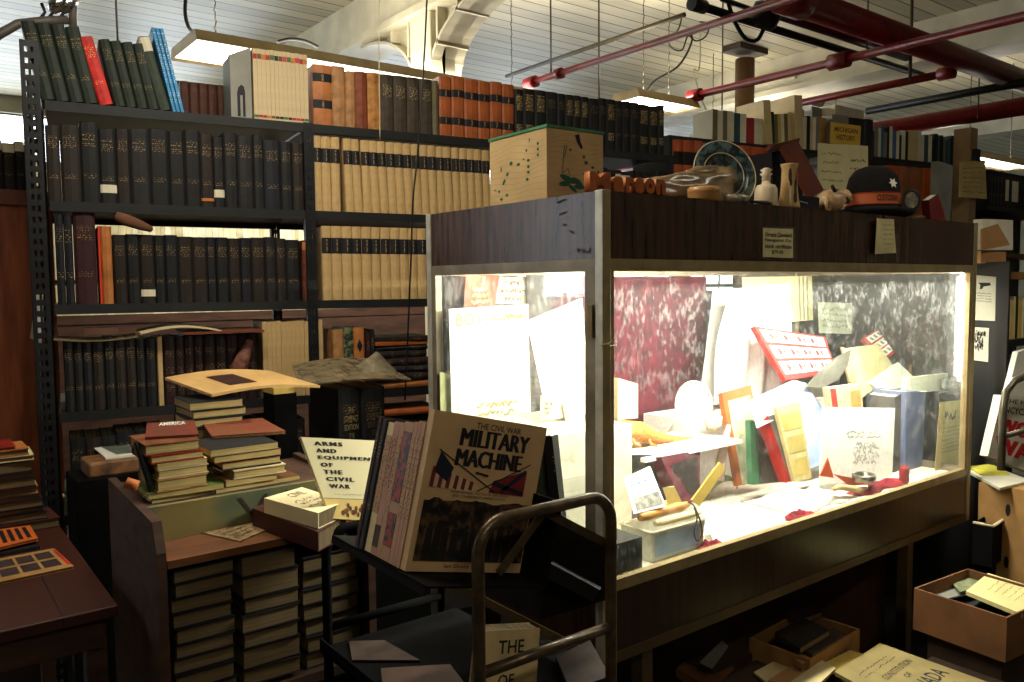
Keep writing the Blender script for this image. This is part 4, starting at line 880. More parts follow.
# small things along the front
def cloth_heap(px, Y, z, w_, d_, h_, m, label, seed, name='cloth', cat='cloth'):
    c = hitZ(px[0], px[1], z); rr = random.Random(seed); p1, p2, p3 = [rr.uniform(0, 6) for _ in range(3)]
    g = G(); f = lambda a, b: V((c.x + (a - .5) * w_, c.y + (b - .5) * d_ + .01 * math.sin(a * 13 + p1), z + h_ * math.sin(a * PI) ** .5 * math.sin(b * PI) ** .6 * (.65 + .35 * math.sin(a * 17 + p2) * math.cos(b * 9 + p3)) + .001))
    g.grid(f, 26, 10); o = g.obj(name, m, solid=.002); return tag(o, label, cat)
red_velvet = mat('red velvet', (156, 24, 44), rough=.9, scale=14, dark=(84, 10, 24))
ZF0 = zFb + .005
cloth_heap((880, 488), 0, ZF0, .34, .06, .035, red_velvet, 'crumpled red velvet along the front edge below the white card', 3)
blob(hitY(904, 475, 1.5), (.022, .018, .04), 'pouch', red_velvet, 'upright little red velvet pouch in front of the binders', 'pouch', 5, .3)
cloth_heap((800, 518), 0, ZF0, .12, .05, .03, red_velvet, 'red velvet scrap by the glass below the lace', 6)
cloth_heap((712, 548), 0, ZF0, .09, .05, .03, red_velvet, 'red and black scrap of velvet beside the plastic tub', 9)
cloth_heap((800, 500), 0, ZF0, .36, .22, .045, mat('white lace', (240, 238, 228), rough=.9, scale=120, dark=(190, 184, 164)), 'white lace cloth spread over the front of the case floor', 8, 'lace_cloth')
ring = hitY(864, 474, 1.52); rg = G().lathe([(.036, 0), (.04, .002), (.041, .024), (.038, .028), (.034, .024), (.033, .002)], (ring.x, ring.y, ZF0 + .045), 28); tag(rg.obj('bracelet', mat('tarnished silver', (150, 146, 130), rough=.3, metal=.8, scale=60, dark=(60, 56, 50))), 'tarnished silver bangle in front of the white card', 'bangle')
tag(G().tube([hitY(832, 489, 1.52), hitY(840, 487, 1.52), hitY(860, 490, 1.52), hitY(876, 488, 1.52)], [.006, .011, .013, .006], 10).obj('knife', mat('bone handle', (206, 178, 118), rough=.4)), 'bone handled pocket knife lying before the silver bangle', 'knife')
card([(820, 476), (828, 458), (834, 478)], 1.56, mat('orange paper', (228, 96, 50)), 'pointed orange paper flag at the corner of the white card', 'flag', 'paper_flag', th=.004)
card([(834, 474), (862, 480), (880, 484), (850, 486)], 1.56, mat('orange paper', (228, 96, 50)), 'orange paper slip under the silver bangle', 'slip', 'paper_slip', th=.004)
# striped grosgrain belt standing in a loop
g = G(); cB = hitZ(722, 500, ZF0); 
def fB(a, b):
    th = PI * (1.0 - a * 1.1); return V((cB.x + .075 * math.cos(th) + .05 * a, cB.y + .03 * a, ZF0 + .012 + .07 * max(0, math.sin(th)) )) + V((.006, .035, 0)) * 0 + V((.022 * b, .012 * b, -.028 * b * max(0, math.sin(th))))
g.grid(fB, 24, 3); tag(g.obj('ribbon', mat('grey green grosgrain', (128, 136, 100), rough=.7, scale=90, dark=(86, 92, 66), stretch=(.2, 3, .2)), solid=.0015), 'grey green ribbed ribbon curled in an arch by the glass', 'ribbon')
o, q = card([(703, 514), (737, 506), (755, 538), (716, 547)], [1.56, 1.56, 1.48, 1.48], white_m, 'white card with blue print propped beside the plastic tub', 'card', 'card')
marks(q, o, lambda g, q: scribble(g, q, .3, .15, .9, .6, 3, .012, 11), ink_blue)
# white plastic tub full of rolls
c0, c1 = hitZ(652, 563, ZF0), hitZ(702, 547, ZF0)
tub = empty('plastic_tub', ((c0.x + c1.x) / 2, c0.y + .05, ZF0), 'white plastic tub with blue label holding wooden handled rolls', 'tub')
g = G(); a = V((c0.x, c0.y, ZF0)); wd, dp, ht = c1.x - c0.x, .11, .085
P = [a, a + V((wd, 0, 0)), a + V((wd, dp, 0)), a + V((0, dp, 0))]; T = [p + V(((-.006 if i in (0, 3) else .006), (-.005 if i < 2 else .005), ht)) for i, p in enumerate(P)]
I = [p + V(((.004 if i in (0, 3) else -.004), (.004 if i < 2 else -.004), 0)) for i, p in enumerate(T)]; J = [p + V(((.004 if i in (0, 3) else -.004), (.004 if i < 2 else -.004), .004)) for i, p in enumerate(P)]
g.add(P + T + I + J, [(3, 2, 1, 0)] + [(i, (i + 1) % 4, 4 + (i + 1) % 4, 4 + i) for i in range(4)] + [(4 + i, 4 + (i + 1) % 4, 8 + (i + 1) % 4, 8 + i) for i in range(4)] + [(8 + i, 8 + (i + 1) % 4, 12 + (i + 1) % 4, 12 + i) for i in range(4)] + [(12, 13, 14, 15)])
g.obj('tub_wall', mat('milky plastic', (226, 224, 206), rough=.4, var=.03), tub, bevel=.003)
g = G(); g.tube([T[0], T[1], T[2], T[3], T[0]], .004, 6); g.obj('rim', mat('cream plastic rim', (222, 210, 176), rough=.4), tub)
qq = Q(T[0] + V((.01, -.0012, -.01)), T[1] + V((-.022, -.0012, -.01)), P[1] + V((-.022, -.0008, .012)), P[0] + V((.01, -.0008, .012)))
g = G(); put_poly(g, qq, [(0, 0), (1, 0), (1, 1), (0, 1)]); lb = g.obj('label', mat('blue grey label', (150, 176, 206)), tub)
g = G(); scribble(g, qq, .05, .3, .95, .95, 4, .012, 3, amp=.15); g.obj('label_print', ink_blue, lb)
for i, (u0, v0, u1, v1, r_) in enumerate(((640, 518, 688, 504, .014), (655, 524, 700, 512, .011), (648, 512, 676, 500, .012))):
    z = ZF0 + ht + .004 + .02 * (i == 0) ; p0, p1 = hitZ(u0, v0, z + .01), hitZ(u1, v1, z + .01)
    tg = G().tube([p0, p0 + (p1 - p0) * .15, p0 + (p1 - p0) * .8, p1], [r_ * .7, r_, r_, r_ * .6], 12).obj('turned_stick', mat('golden varnished wood', (198, 140, 66), rough=.3, scale=30) if i != 1 else cream)
    tag(tg, ['topmost golden wooden stick tied with cord over the tub', 'cream roll lying across the front of the plastic tub', 'golden wooden stick at the back of the plastic tub'][i], 'stick')
cable([hitY(688, 502, 1.47), hitY(694, 506, 1.465), hitY(700, 520, 1.455), hitY(702, 534, 1.45), hitY(697, 541, 1.45), hitY(694, 532, 1.452), hitY(697, 518, 1.46), hitY(694, 508, 1.465)], .0022, 'black wrist strap hanging over the side of the plastic tub', cat='strap', name='wrist_strap')
# dark green box in the near corner, blue lettered card, burgundy bag on a glass shelf
tag(G().span((1.42, 1.445, ZF0), (1.535, 1.56, ZF0 + .105)).obj('tin_box', mat('dark olive tin', (24, 28, 18), rough=.5, var=.3)), 'dark olive tin box in the near corner of the case', 'box')
o, q = card([(624, 478), (650, 466), (666, 506), (634, 514)], [1.62, 1.62, 1.54, 1.54], white_m, 'white leaflet with pale blue lettering at the near corner', 'leaflet', 'leaflet')
g = G(); put_text(g, q, 'ATOW', .1, .12, .85, .32, bold=.03) if False else scribble(g, q, .1, .1, .9, .34, 2, .04, 6); g.obj('blue_print', ink_blue, o)
g = G(); put_poly(g, q, [(.1, .62), (.95, .62), (.95, .95), (.1, .95)]); g.obj('photo', mat('grey photo', (150, 146, 130), scale=60, dark=(50, 48, 44)), o)
sh0, sh1 = hitY(620, 445, 1.95), hitY(696, 440, 1.95)
sl = tag(G().span((sh0.x - .1, 1.74, sh0.z - .012), (sh1.x, 2.0, sh0.z)).obj('small_shelf', white_m), 'small white shelf board under the golden stuffed creature', 'shelf')
g = G(); cc = hitY(640, 434, 1.88); L_ = [hitY(606, 436, 1.88), hitY(620, 430, 1.88), hitY(640, 432, 1.88), hitY(655, 438, 1.88), hitY(672, 440, 1.88), hitY(694, 440, 1.88)]
fur = mat('golden fur', (214, 150, 70), rough=.9, scale=50, dark=(150, 90, 40), bump=.6, stretch=(1, 3, 3))
bd = g.tube(L_, [.012, .034, .036, .024, .016, .010], 12).obj('stuffed_creature', fur); tag(bd, 'golden furry stuffed creature lying along the small white shelf', 'stuffed animal')
for u in (648, 632): G().tube([hitY(u, 438, 1.86), hitY(u + 3, 444, 1.84), hitY(u + 9, 446, 1.83)], [.007, .005, .004], 8).obj('paw', fur, bd)
o, q = thick([(661, 457), (700, 450), (700, 496), (684, 508)], [1.72, 1.75, 1.72, 1.7], .06, velvet, 'burgundy bag with a dark mottled front below small white shelf', velvet, 'bag', 'velvet_bag')
marks(q, o, lambda g, q: put_poly(g, q, [(.12, .18), (.93, .12), (.93, .9), (.6, .95)]), mat('dark mottled print', (36, 26, 22), scale=50, dark=(16, 12, 12)), 'dark_print')
card([(628, 455), (662, 455), (686, 508), (656, 512), (640, 486)], 1.76, mat('dark mottled cloth', (34, 28, 24), scale=40, dark=(14, 12, 11)), 'dark mottled cloth hanging left of the burgundy bag', 'cloth', 'cloth', th=.01)
card([(618, 378), (638, 384), (638, 418), (618, 420)], 2.05, cream, 'pale box front at the near end above the golden creature', 'box', 'pale_box', th=.08)
tag(G().tube([hitY(664, 434, 2.0), hitY(677, 416, 2.0)], .004, 6).obj('stick', cream), 'thin cream stick leaning below the white plate', 'stick')
card([(663, 488), (674, 486), (686, 510), (672, 514)], 1.58, mat('yellow card', (236, 214, 120)), 'small yellow card beside the white leaflet', 'card', 'card')
card([(692, 500), (720, 462), (726, 468), (700, 506)], 1.62, mat('gold strip', (212, 180, 80)), 'golden pencil-like strip leaning behind the ribbon', 'strip', 'gilt_strip', th=.005)
# --- things behind the near end window
def cardX(px, X, m, label, cat='card', name='card', th=.0015, Xs=None):
    P = [hitX(u, v, x) for (u, v), x in zip(px, Xs or [X] * len(px))]; n = (P[-1] - P[0]).cross(P[1] - P[0]).normalized()
    if n.dot(EYE - P[0]) < 0: n = -n
    o = G().slab(P, th, n=n).obj(name, m); tag(o, label, cat); return o, Q(*P) if len(P) == 4 else None
o, q = card([(466, 275), (500, 275), (495, 306), (464, 307)], 2.14, mat('orange red leaflet', (222, 78, 50), rough=.6), 'orange red leaflet high behind the near end window', 'leaflet', 'leaflet')
g = G(); put_poly(g, q, [(.5, .05), (.57, .05), (.57, .3), (.5, .3)]); scribble(g, q, .2, .35, .8, .95, 3, .03, 2); g.obj('print', mat('pale yellow ink', (240, 210, 130)), o)
o, q = card([(499, 277), (525, 277), (527, 304), (496, 304)], 2.14, mat('ivory note', (226, 216, 178)), 'ivory handwritten note beside the orange red leaflet', 'note', 'note')
g = G(); scribble(g, q, .1, .08, .95, .95, 3, .03, 12); g.obj('handwriting', ink_br, o)
o, q = card([(449, 309), (528, 304), (531, 418), (452, 424)], [2.135, 2.11, 2.11, 2.135], white_m, 'large white poster headed BOYS in pale orange behind end window', 'poster', 'poster')
g = G(); put_text(g, q, 'BOYS', .08, .045, .5, .155, bold=.01); scribble(g, q, .5, .05, .97, .15, 1, .02, 4, amp=.3); g.obj('heading', ink_or, o)
g = G(); put_line(g, q, .06, .02, .08, .98, .006); scribble(g, q, .3, .82, .9, .97, 2, .02, 14); g.obj('print', mat('pale olive ink', (190, 184, 110)), o)
o, q = card([(527, 321), (582, 298), (590, 414), (548, 420)], [1.93, 1.9, 1.86, 1.9], white_m, 'blank white sheet tilted beside the poster headed BOYS', 'sheet', 'paper_sheet')
o, q = card([(527, 275), (549, 275), (556, 345), (545, 400), (530, 400)], 2.12, mat('grey marbled board', (100, 92, 84), scale=30, dark=(48, 42, 40)), 'grey marbled board between the poster and the tilted sheet', 'board', 'marbled_board', th=.01)
o, q = card([(556, 276), (581, 276), (581, 292), (556, 292)], 2.1, white_m, 'blank white slip at the top corner of the end window', 'slip', 'paper_slip')
o, q = card([(541, 395), (562, 398), (566, 422), (540, 420)], 1.9, cream, 'small cream price card with dark writing behind the end window', 'card', 'card')
g = G(); scribble(g, q, .15, .2, .85, .8, 3, .03, 15); g.obj('handwriting', ink_br, o)
o, q = card([(562, 398), (582, 400), (582, 424), (566, 424)], 1.88, cream, 'small blank cream card next to the priced one', 'card', 'card')
o, q = card([(552, 455), (588, 444), (590, 462), (554, 470)], 1.8, mat('green leaflet', (150, 190, 60)), 'bright green leaflet low behind the end window', 'leaflet', 'leaflet')
o, q = thick([(556, 470), (592, 462), (592, 482), (558, 490)], 1.78, .06, mat('blue white carton', (190, 204, 226)), 'blue and white carton low behind the end window', white_m, 'carton', 'carton')
g = G(); put_poly(g, q, [(.1, .4), (.9, .3), (.9, .6), (.1, .7)]); g.obj('blue_band', ink_blue, o)
card([(440, 372), (456, 376), (458, 420), (441, 424)], 2.16, mat('pale olive paper', (196, 196, 140)), 'pale olive paper fan beside the foot of the poster', 'paper', 'paper_fan', th=.004)
tag(G().span((1.42, 1.72, ZF0), (1.78, 2.1, ZF0 + .34)).obj('parcel', mat('pale parcel paper', (212, 206, 180))), 'pale wrapped parcel on the case floor behind the end window', 'parcel')
# bookspines seen through the far end of the case come from the bookcase beyond
# ============================================================ things on top of the display case
def pX(u, X, z): p = hitX(u, 195, X); return V((p.x, p.y, z))
def pY(u, Y, z): p = hitY(u, 195, Y); return V((p.x, p.y, z))
def solid_text(body, size, depth, M, m, name, parent=None, bold=0, sx=1):
    c = bpy.data.curves.new(name, 'FONT'); c.body = body; c.size = size; c.extrude = depth / 2; c.offset = bold; c.bevel_depth = min(.0015, size * .03); c.resolution_u = 4
    t_ = bpy.data.objects.new(name, c); COL.objects.link(t_); bpy.context.view_layer.update()
    me = bpy.data.meshes.new_from_object(t_.evaluated_get(bpy.context.evaluated_depsgraph_get())); bpy.data.objects.remove(t_); bpy.data.curves.remove(c)
    me.materials.clear(); me.materials.append(m); o = bpy.data.objects.new(name, me); COL.objects.link(o)
    if parent is not None: o.parent = parent; M = OFF[parent.name].inverted() @ M
    o.matrix_basis = M @ Matrix.Diagonal((sx, 1, 1, 1)); return o
zT = zCap
# printed carton
Nn = pX(547, 1.392, zT); Ll = pX(490, 1.40, zT); ax = (Ll - Nn).normalized(); wL = (Ll - Nn).length
bx = V((ax.y, -ax.x, 0)); bx = (bx * math.cos(-.16) + ax * math.sin(-.16)).normalized() if False else bx
k = 0.05
while proj(Nn + bx * k)[0] < 603 and k < .6: k += .002
hB = .186; up = V((0, 0, 1))
cart_m = mat('printed wood-grain carton', (196, 164, 112), rough=.7, scale=10, var=.08)
g = G(); b0 = [Nn, Nn + bx * k, Nn + bx * k + ax * wL, Nn + ax * wL]
g.add([p + up * .0005 for p in b0] + [p + up * hB for p in b0], [(3, 2, 1, 0), (4, 5, 6, 7), (0, 1, 5, 4), (1, 2, 6, 5), (2, 3, 7, 6), (3, 0, 4, 7)])
bxo = tag(g.obj('carton', cart_m, bevel=.002), 'square pale carton printed with green leaves and dots, on display case corner', 'carton')
g = G(); e = .003; cc = sum(b0, V((0, 0, 0))) / 4; lid = [cc + (p - cc) * 1.02 for p in b0]
g.add([p + up * (hB + .0005) for p in lid] + [p + up * (hB + .008) for p in lid], [(3, 2, 1, 0), (4, 5, 6, 7), (0, 1, 5, 4), (1, 2, 6, 5), (2, 3, 7, 6), (3, 0, 4, 7)]); g.obj('lid', mat('green box lid', (58, 120, 78), rough=.6), bxo)
qL = Q(b0[3] + up * hB, b0[0] + up * hB, b0[0], b0[3]); qR = Q(b0[0] + up * hB, b0[1] + up * hB, b0[1], b0[0])
green = mat('dark green print', (24, 88, 56)); grain = mat('brown grain print', (168, 126, 84))
def dots(g, q, L, e=.0009):
    for a, b, ra, rb, ang in L:
        put_poly(g, q, [(a + ra * math.cos(t) * math.cos(ang) - rb * math.sin(t) * math.sin(ang), b + ra * math.cos(t) * math.sin(ang) + rb * math.sin(t) * math.cos(ang)) for t in [i * PI / 6 for i in range(12)]], e=e)
g = G()
for q, sd in ((qL, 1), (qR, 2)):
    for i in range(11):
        pr = None
        for j in range(15):
            a = .03 + .94 * j / 14; b = .12 + i * .082 + .05 * math.sin(a * 7 + i * .5 + sd) * (1 - i / 14)
            if pr and 0 < b < 1 and 0 < pr[1] < 1: put_line(g, q, pr[0], pr[1], a, b, .004, e=.0004)
            pr = (a, b)
g.obj('wood_grain_print', grain, bxo)
g = G(); dots(g, qL, [(.86, .20, .018, .022, 0), (.86, .28, .018, .022, 0), (.86, .36, .018, .022, 0), (.67, .26, .015, .02, 0), (.62, .38, .012, .016, 0), (.40, .40, .03, .028, -.6), (.53, .44, .032, .022, 0), (.70, .41, .022, .022, 0), (.70, .50, .022, .022, 0), (.70, .58, .022, .022, 0), (.68, .68, .024, .024, 0), (.33, .55, .022, .03, .5), (.27, .66, .02, .05, .5), (.18, .79, .02, .02, 0), (.32, .86, .03, .02, -.3), (.22, .91, .03, .02, 0), (.10, .76, .012, .014, 0), (.22, .46, .01, .04, 0), (.72, .12, .008, .03, .2)])
dots(g, qR, [(.35, .70, .14, .045, .35), (.30, .77, .1, .04, -.1), (.52, .73, .11, .045, .5), (.56, .80, .1, .035, 0), (.44, .83, .09, .03, .6), (.64, .36, .025, .025, 0), (.68, .44, .035, .025, 0), (.80, .50, .03, .022, 0), (.90, .56, .022, .022, 0), (.68, .60, .06, .015, 0), (.80, .60, .05, .015, 0), (.88, .64, .012, .03, 0), (.4, .28, .02, .02, 0), (.36, .92, .01, .01, 0)])
put_line(g, qR, .30, .22, .26, .62, .012); put_line(g, qR, .34, .22, .30, .4, .012); put_line(g, qR, .26, .62, .36, .55, .01); put_line(g, qR, .36, .55, .40, .66, .01)
g.obj('leaf_print', green, bxo)
g = G(); put_poly(g, qR, [(.48, .06), (.56, .04), (.58, .14), (.62, .22), (.60, .26), (.52, .16)]); g.obj('black_mark', ink, bxo)
# carved letters along the corner
lw = mat('orange stained pine', (192, 104, 44), rough=.4, scale=20, stretch=(1, 1, 4), dark=(140, 70, 28))
Ls = V((1.380, 1.486, zT + .001)); Le = V((1.665, 1.437, zT + .001)); ld = (Le - Ls).normalized(); root = None
names = list('Marson'); wid = [.085, .045, .036, .036, .042, .042]; s_ = 0; hs = [.068, .070, .070, .070, .070, .070]
rt = empty('carved_letters', (Ls + Le) / 2, 'row of chunky orange carved wooden letters along the case corner', 'letters')
ang = math.atan2(ld.y, ld.x); tot = 0
for i, ch in enumerate(names):
    M = Matrix.Translation(Ls + ld * s_) @ Matrix.Rotation(ang, 4, 'Z') @ Matrix.Rotation(PI / 2 - .04, 4, 'X')
    o = solid_text(ch, hs[i] * .86 if i == 0 else .070, .024, M, lw, 'letter', rt, bold=.0028, sx=1.0 if i else .95)
    bb = [v.co.x for v in o.data.vertices]; k_ = wid[i] * .77 / (max(bb) - min(bb)); mn = min(v.co.y for v in o.data.vertices)
    for v in o.data.vertices: v.co.x = (v.co.x - min(bb)) * k_; v.co.y -= mn
    s_ += wid[i] * .80 + .0015
# crumpled brown plastic bag
bagm = mat('crumpled tan plastic', (176, 148, 108), rough=.22, scale=16, dark=(96, 74, 50), bump=1.0, spec=.8)
g = G(); A = pY(622, 1.60, zT); B = pY(748, 1.62, zT); rr = random.Random(5)
def fbag(a, b):
    c = A * (1 - a) + B * a; r = .024 + .05 * a ** 1.1; th = b * 2 * PI
    k2 = 1 + .10 * math.sin(5 * th + a * 9) + .07 * math.sin(9 * th - a * 15) + .04 * math.sin(17 * th + a * 40)
    if a < .02 or a > .98: k2 *= .1
    return V((c.x + r * .9 * k2 * math.cos(th) * .6, c.y + r * .8 * k2 * math.cos(th), max(zT + .001, zT + r * 1.05 + r * 1.1 * k2 * math.sin(th) + .012 * a)))
g.grid(fbag, 44, 36); tag(g.obj('plastic_bag', bagm), 'crumpled tan plastic bag stretched out behind the carved letters', 'bag')
# round wooden lidded box
p = pY(704, 1.50, zT); bs = tag(G().lathe([(0, 0), (.040, 0), (.046, .012), (.046, .026), (.0465, .027), (.0465, .038), (.04, .043), (0, .044)], p + up * .0006, 32).obj('round_box', mat('tan turned wood', (190, 140, 82), rough=.35, scale=8, stretch=(1, 1, 6))), 'round tan lidded wooden box beside the carved letters', 'box')
# big oval plate on edge
pc2 = pY(722, 1.60, zT + .103); Rp = rotm('Z', math.radians(-30)) @ rotm('Y', math.radians(-34)) @ rotm('X', PI / 2 - .12)
pm = mat('blue green transfer print', (86, 110, 112), rough=.15, scale=46, dark=(34, 48, 52), thr=(.42, .58), spec=.6)
pt_ = tag(G().lathe([(0, 0), (.036, 0), (.066, .004), (.074, .012), (.106, .021), (.105, .025), (.072, .016), (.064, .011), (0, .006)], pc2, 48, 0, Rp, sx=.86, sy=1.0).obj('platter', pm), 'large oval blue green printed platter standing on edge on the case', 'plate')
for r_, mm_ in ((.1055, .0018), (.069, .0018)):
    G().tube([pc2 + Rp @ V((r_ * .86 * math.cos(a), r_ * math.sin(a), .025 if r_ > .08 else .016)) for a in [i * PI / 24 for i in range(49)]], mm_, 6).obj('rim_line', mat('ivory glaze', (222, 206, 170), rough=.2), pt_)
ash = pY(737, 1.455, zT)
tag(G().lathe([(0, 0), (.034, 0), (.038, .004), (.04, .02), (.037, .021), (.032, .008), (0, .006)], ash + up * .0006, 12, sx=1.1, sy=.8).obj('glass_dish', mat('clear cut glass', (150, 138, 116), rough=.08, spec=1, var=.4, scale=60)), 'low cut glass dish at the foot of the platter', 'dish')
jar = pY(766, 1.49, zT)
jo = tag(G().lathe([(0, 0), (.030, 0), (.035, .006), (.0345, .03), (.033, .055), (.026, .066), (.014, .069), (.012, .078)], jar + up * .0006, 28).obj('perfume_bottle', mat('frosted cream glass', (226, 204, 166), rough=.3, var=.05)), 'squat cream bottle with a frilled stopper on the case top', 'bottle')
G().lathe([(.010, .078), (.014, .084), (.012, .092), (.019, .100), (.010, .104), (.018, .112), (.006, .118), (0, .118)], jar + up * .0006, 10).obj('stopper', mat('frosted cream glass', (226, 204, 166)), jo)
vs = pY(789, 1.47, zT)
vo = tag(G().lathe([(0, 0), (.032, 0), (.033, .006), (.028, .03), (.0235, .08), (.0225, .118), (.026, .130), (.027, .134), (.024, .134), (.021, .118), (.02, .02), (0, .02)], vs + up * .0006, 32).obj('vase', mat('cream glazed stoneware', (214, 176, 120), rough=.25, var=.08)), 'tall cream waisted vase with dark brown leaf painting', 'vase')
g = G()
def on_vase(th, z, e=.0008):
    pr = [(0, .033), (.006, .033), (.03, .028), (.08, .0235), (.118, .0225), (.13, .026)]
    for (z0, r0), (z1, r1) in zip(pr, pr[1:]):
        if z0 <= z <= z1: r = r0 + (r1 - r0) * (z - z0) / (z1 - z0)
    return vs + V(((r + e) * math.cos(th), (r + e) * math.sin(th), z + .0006))
for th0, z0, hh_, ww in ((-2.45, .098, .022, .22), (-2.35, .078, .014, .16), (-1.75, .05, .035, .2), (-1.55, .085, .025, .14), (-1.95, .028, .016, .14)):
    g.add([on_vase(th0 + ww * math.cos(t), z0 + hh_ * math.sin(t)) for t in [i * PI / 6 for i in range(12)]], [list(range(12))])
g.obj('leaf_painting', mat('dark brown glaze', (58, 34, 20)), vo)
kk_ = pY(752, 1.44, zT + .006)
tag(G().tube([kk_, kk_ + V((.03, 0, 0)), kk_ + V((.075, .0, 0)), kk_ + V((.1, .005, .0))], [.003, .005, .006, .004], 8).obj('pen_knife', black_metal), 'slim black closed knife lying in front of the cream bottle', 'knife')
# open reddish brown stand with black inside
sb0 = pY(771, 1.66, zT); 
g = G(); P = [hitY(772, 152, 1.72), hitY(798, 148, 1.72), hitY(806, 204, 1.72), hitY(774, 204, 1.72)]; P[2].z = P[3].z = zT + .0005
ez = tag(G().slab(P, .1).obj('instrument_case', mat('black case lining', (20, 16, 16), rough=.9)), 'open instrument case with black lining and reddish brown sloping lid', 'case')
P2 = [hitY(783, 146, 1.66), hitY(797, 139, 1.66), hitY(824, 190, 1.58), hitY(812, 198, 1.58)]
G().slab(P2, .02).obj('lid', mat('reddish brown leather board', (92, 40, 22), rough=.7, scale=12, var=.2, spec=.2), ez)
P3 = [hitY(770, 150, 1.70), hitY(772, 145, 1.70), hitY(800, 138, 1.70), hitY(798, 148, 1.70)]; G().slab(P3, .02).obj('lid_edge', mat('reddish brown leather board', (108, 48, 26)), ez)
bb_ = tag(G().span((pY(796, 1.5, 0).x, 1.5, zT + .0005), (pY(820, 1.5, 0).x, 1.56, zT + .05)).obj('jewel_box', mat('black velvet', (18, 16, 18), rough=.9), bevel=.003), 'small black box with a row of white beads beside the vase', 'box')
g = G(); x_ = pY(800, 1.5, 0).x
for i in range(7): g.lathe([(0, -.0022), (.002, 0), (0, .0022)], (x_ + i * .0065, 1.498, zT + .03 - i * .0006), 8)
g.obj('beads', paper, bb_)
# painted cream jug lying on its side
jg = pY(832, 1.50, zT); Rj = rotm('Z', -.35) @ rotm('Y', PI / 2 - .25)
jm = mat('painted cream pottery', (208, 172, 128), rough=.25, scale=30, dark=(150, 110, 76), thr=(.25, .5))
jo2 = tag(G().lathe([(0, -.05), (.022, -.048), (.036, -.03), (.040, -.005), (.034, .022), (.022, .038), (.019, .05), (.026, .06), (.022, .06), (.014, .045), (0, .04)], jg + V((0, 0, .042)), 26, 0, Rj).obj('jug', jm), 'cream pottery jug with looped handle lying beside the bowler hat', 'jug')
G().tube([jg + V((-.04, -.01, .05)), jg + V((-.055, -.012, .03)), jg + V((-.058, -.014, .01)), jg + V((-.045, -.014, .004)), jg + V((-.03, -.01, .012))], .007, 8).obj('handle', jm, jo2)
G().tube([jg + V((-.01, -.02, .075)), jg + V((-.035, -.03, .07)), jg + V((-.05, -.03, .085))], .006, 8).obj('stem', mat('dark brown glaze', (58, 34, 20)), jo2)
g = G()
for dx, dz in ((.03, .05), (.035, .038), (.045, .045)): g.lathe([(.006, 0), (0, .002)], jg + V((dx, -.036, dz)), 7, 0, rotm('X', PI / 2))
g.obj('flower_painting', mat('olive glaze', (90, 92, 50)), jo2)
# bowler hat
hp = pY(873, 1.56, zT); hm = mat('black felt', (24, 20, 20), rough=.95, var=.2, scale=60); sxh = 1.12
ht = tag(G().lathe([(0, .192), (.03, .190), (.06, .178), (.080, .152), (.089, .114), (.090, .056), (.092, .044), (.104, .034), (.120, .024), (.134, .024), (.141, .032), (.139, .022), (.128, .012), (.104, .004), (.088, .002), (0, .002)][::-1], hp + up * .0006, 44, sx=sxh).obj('bowler_hat', hm), 'black bowler hat with an orange band and silver star badge', 'hat')
g = G(); g.lathe([(.0925, .048), (.0920, .052), (.0915, .086), (.0915, .090)], hp + up * .0006, 44, sx=sxh); bd_ = g.obj('hat_band', mat('orange ribbon', (206, 104, 52), rough=.5, var=.05), ht, solid=.0012)
for zz in (.049, .089): G().tube([hp + V((.0925 * sxh * math.cos(a), .0925 * math.sin(a), zz)) for a in [i * PI / 20 for i in range(41)]], .0016, 5).obj('band_edge', mat('red ribbon edge', (176, 40, 26)), bd_)
vs_, fs_ = text_mesh('CUSTODIAN', .02); g = G(); 
g.add([hp + V((.0938 * sxh * math.cos(-2.45 + x * .85), .0938 * math.sin(-2.45 + x * .85), .081 - y * .022)) for x, y in vs_], fs_); g.obj('band_lettering', ink, bd_)
sc = hp + V((.093 * sxh * math.cos(-1.85), .093 * math.sin(-1.85), .122)); Rs = rotm('Z', -1.85 + PI / 2) @ rotm('X', PI / 2 - .25)
g = G(); st = [V(((.02 if i % 2 == 0 else .010) * math.cos(i * PI / 6), (.02 if i % 2 == 0 else .010) * math.sin(i * PI / 6), 0)) for i in range(12)]
g.slab([sc + Rs @ p for p in st], .002, n=(Rs @ V((0, 0, 1)))); g.obj('star_badge', mat('silver badge', (206, 200, 176), rough=.3, metal=.6), ht)
# small oval portrait leaning by the hat
of = pY(911, 1.44, zT + .012); Ro = rotm('Z', math.radians(-37)) @ rotm('X', PI / 2 - .1)
po = tag(G().lathe([(.022, 0), (.038, 0), (.041, .003), (.038, .006), (.031, .006), (.029, .003), (.022, .003)], of + V((0, 0, .050)), 28, 0, Ro, sx=.82).obj('portrait_frame', black_metal), 'small oval black framed portrait propped against the bowler hat brim', 'portrait')
G().lathe([(0, .0052), (.029, .0052)], of + V((0, 0, .050)), 24, 0, Ro, sx=.82).obj('portrait', mat('faded portrait', (216, 206, 176), scale=50, dark=(120, 110, 92)), po)
blob(pY(922, 1.5, zT + .012), (.03, .02, .012), 'trinket', mat('pale wire trinket', (170, 150, 112), rough=.3, metal=.3), 'pale little trinket on the case top beyond the bowler hat', 'trinket', 4, .5)
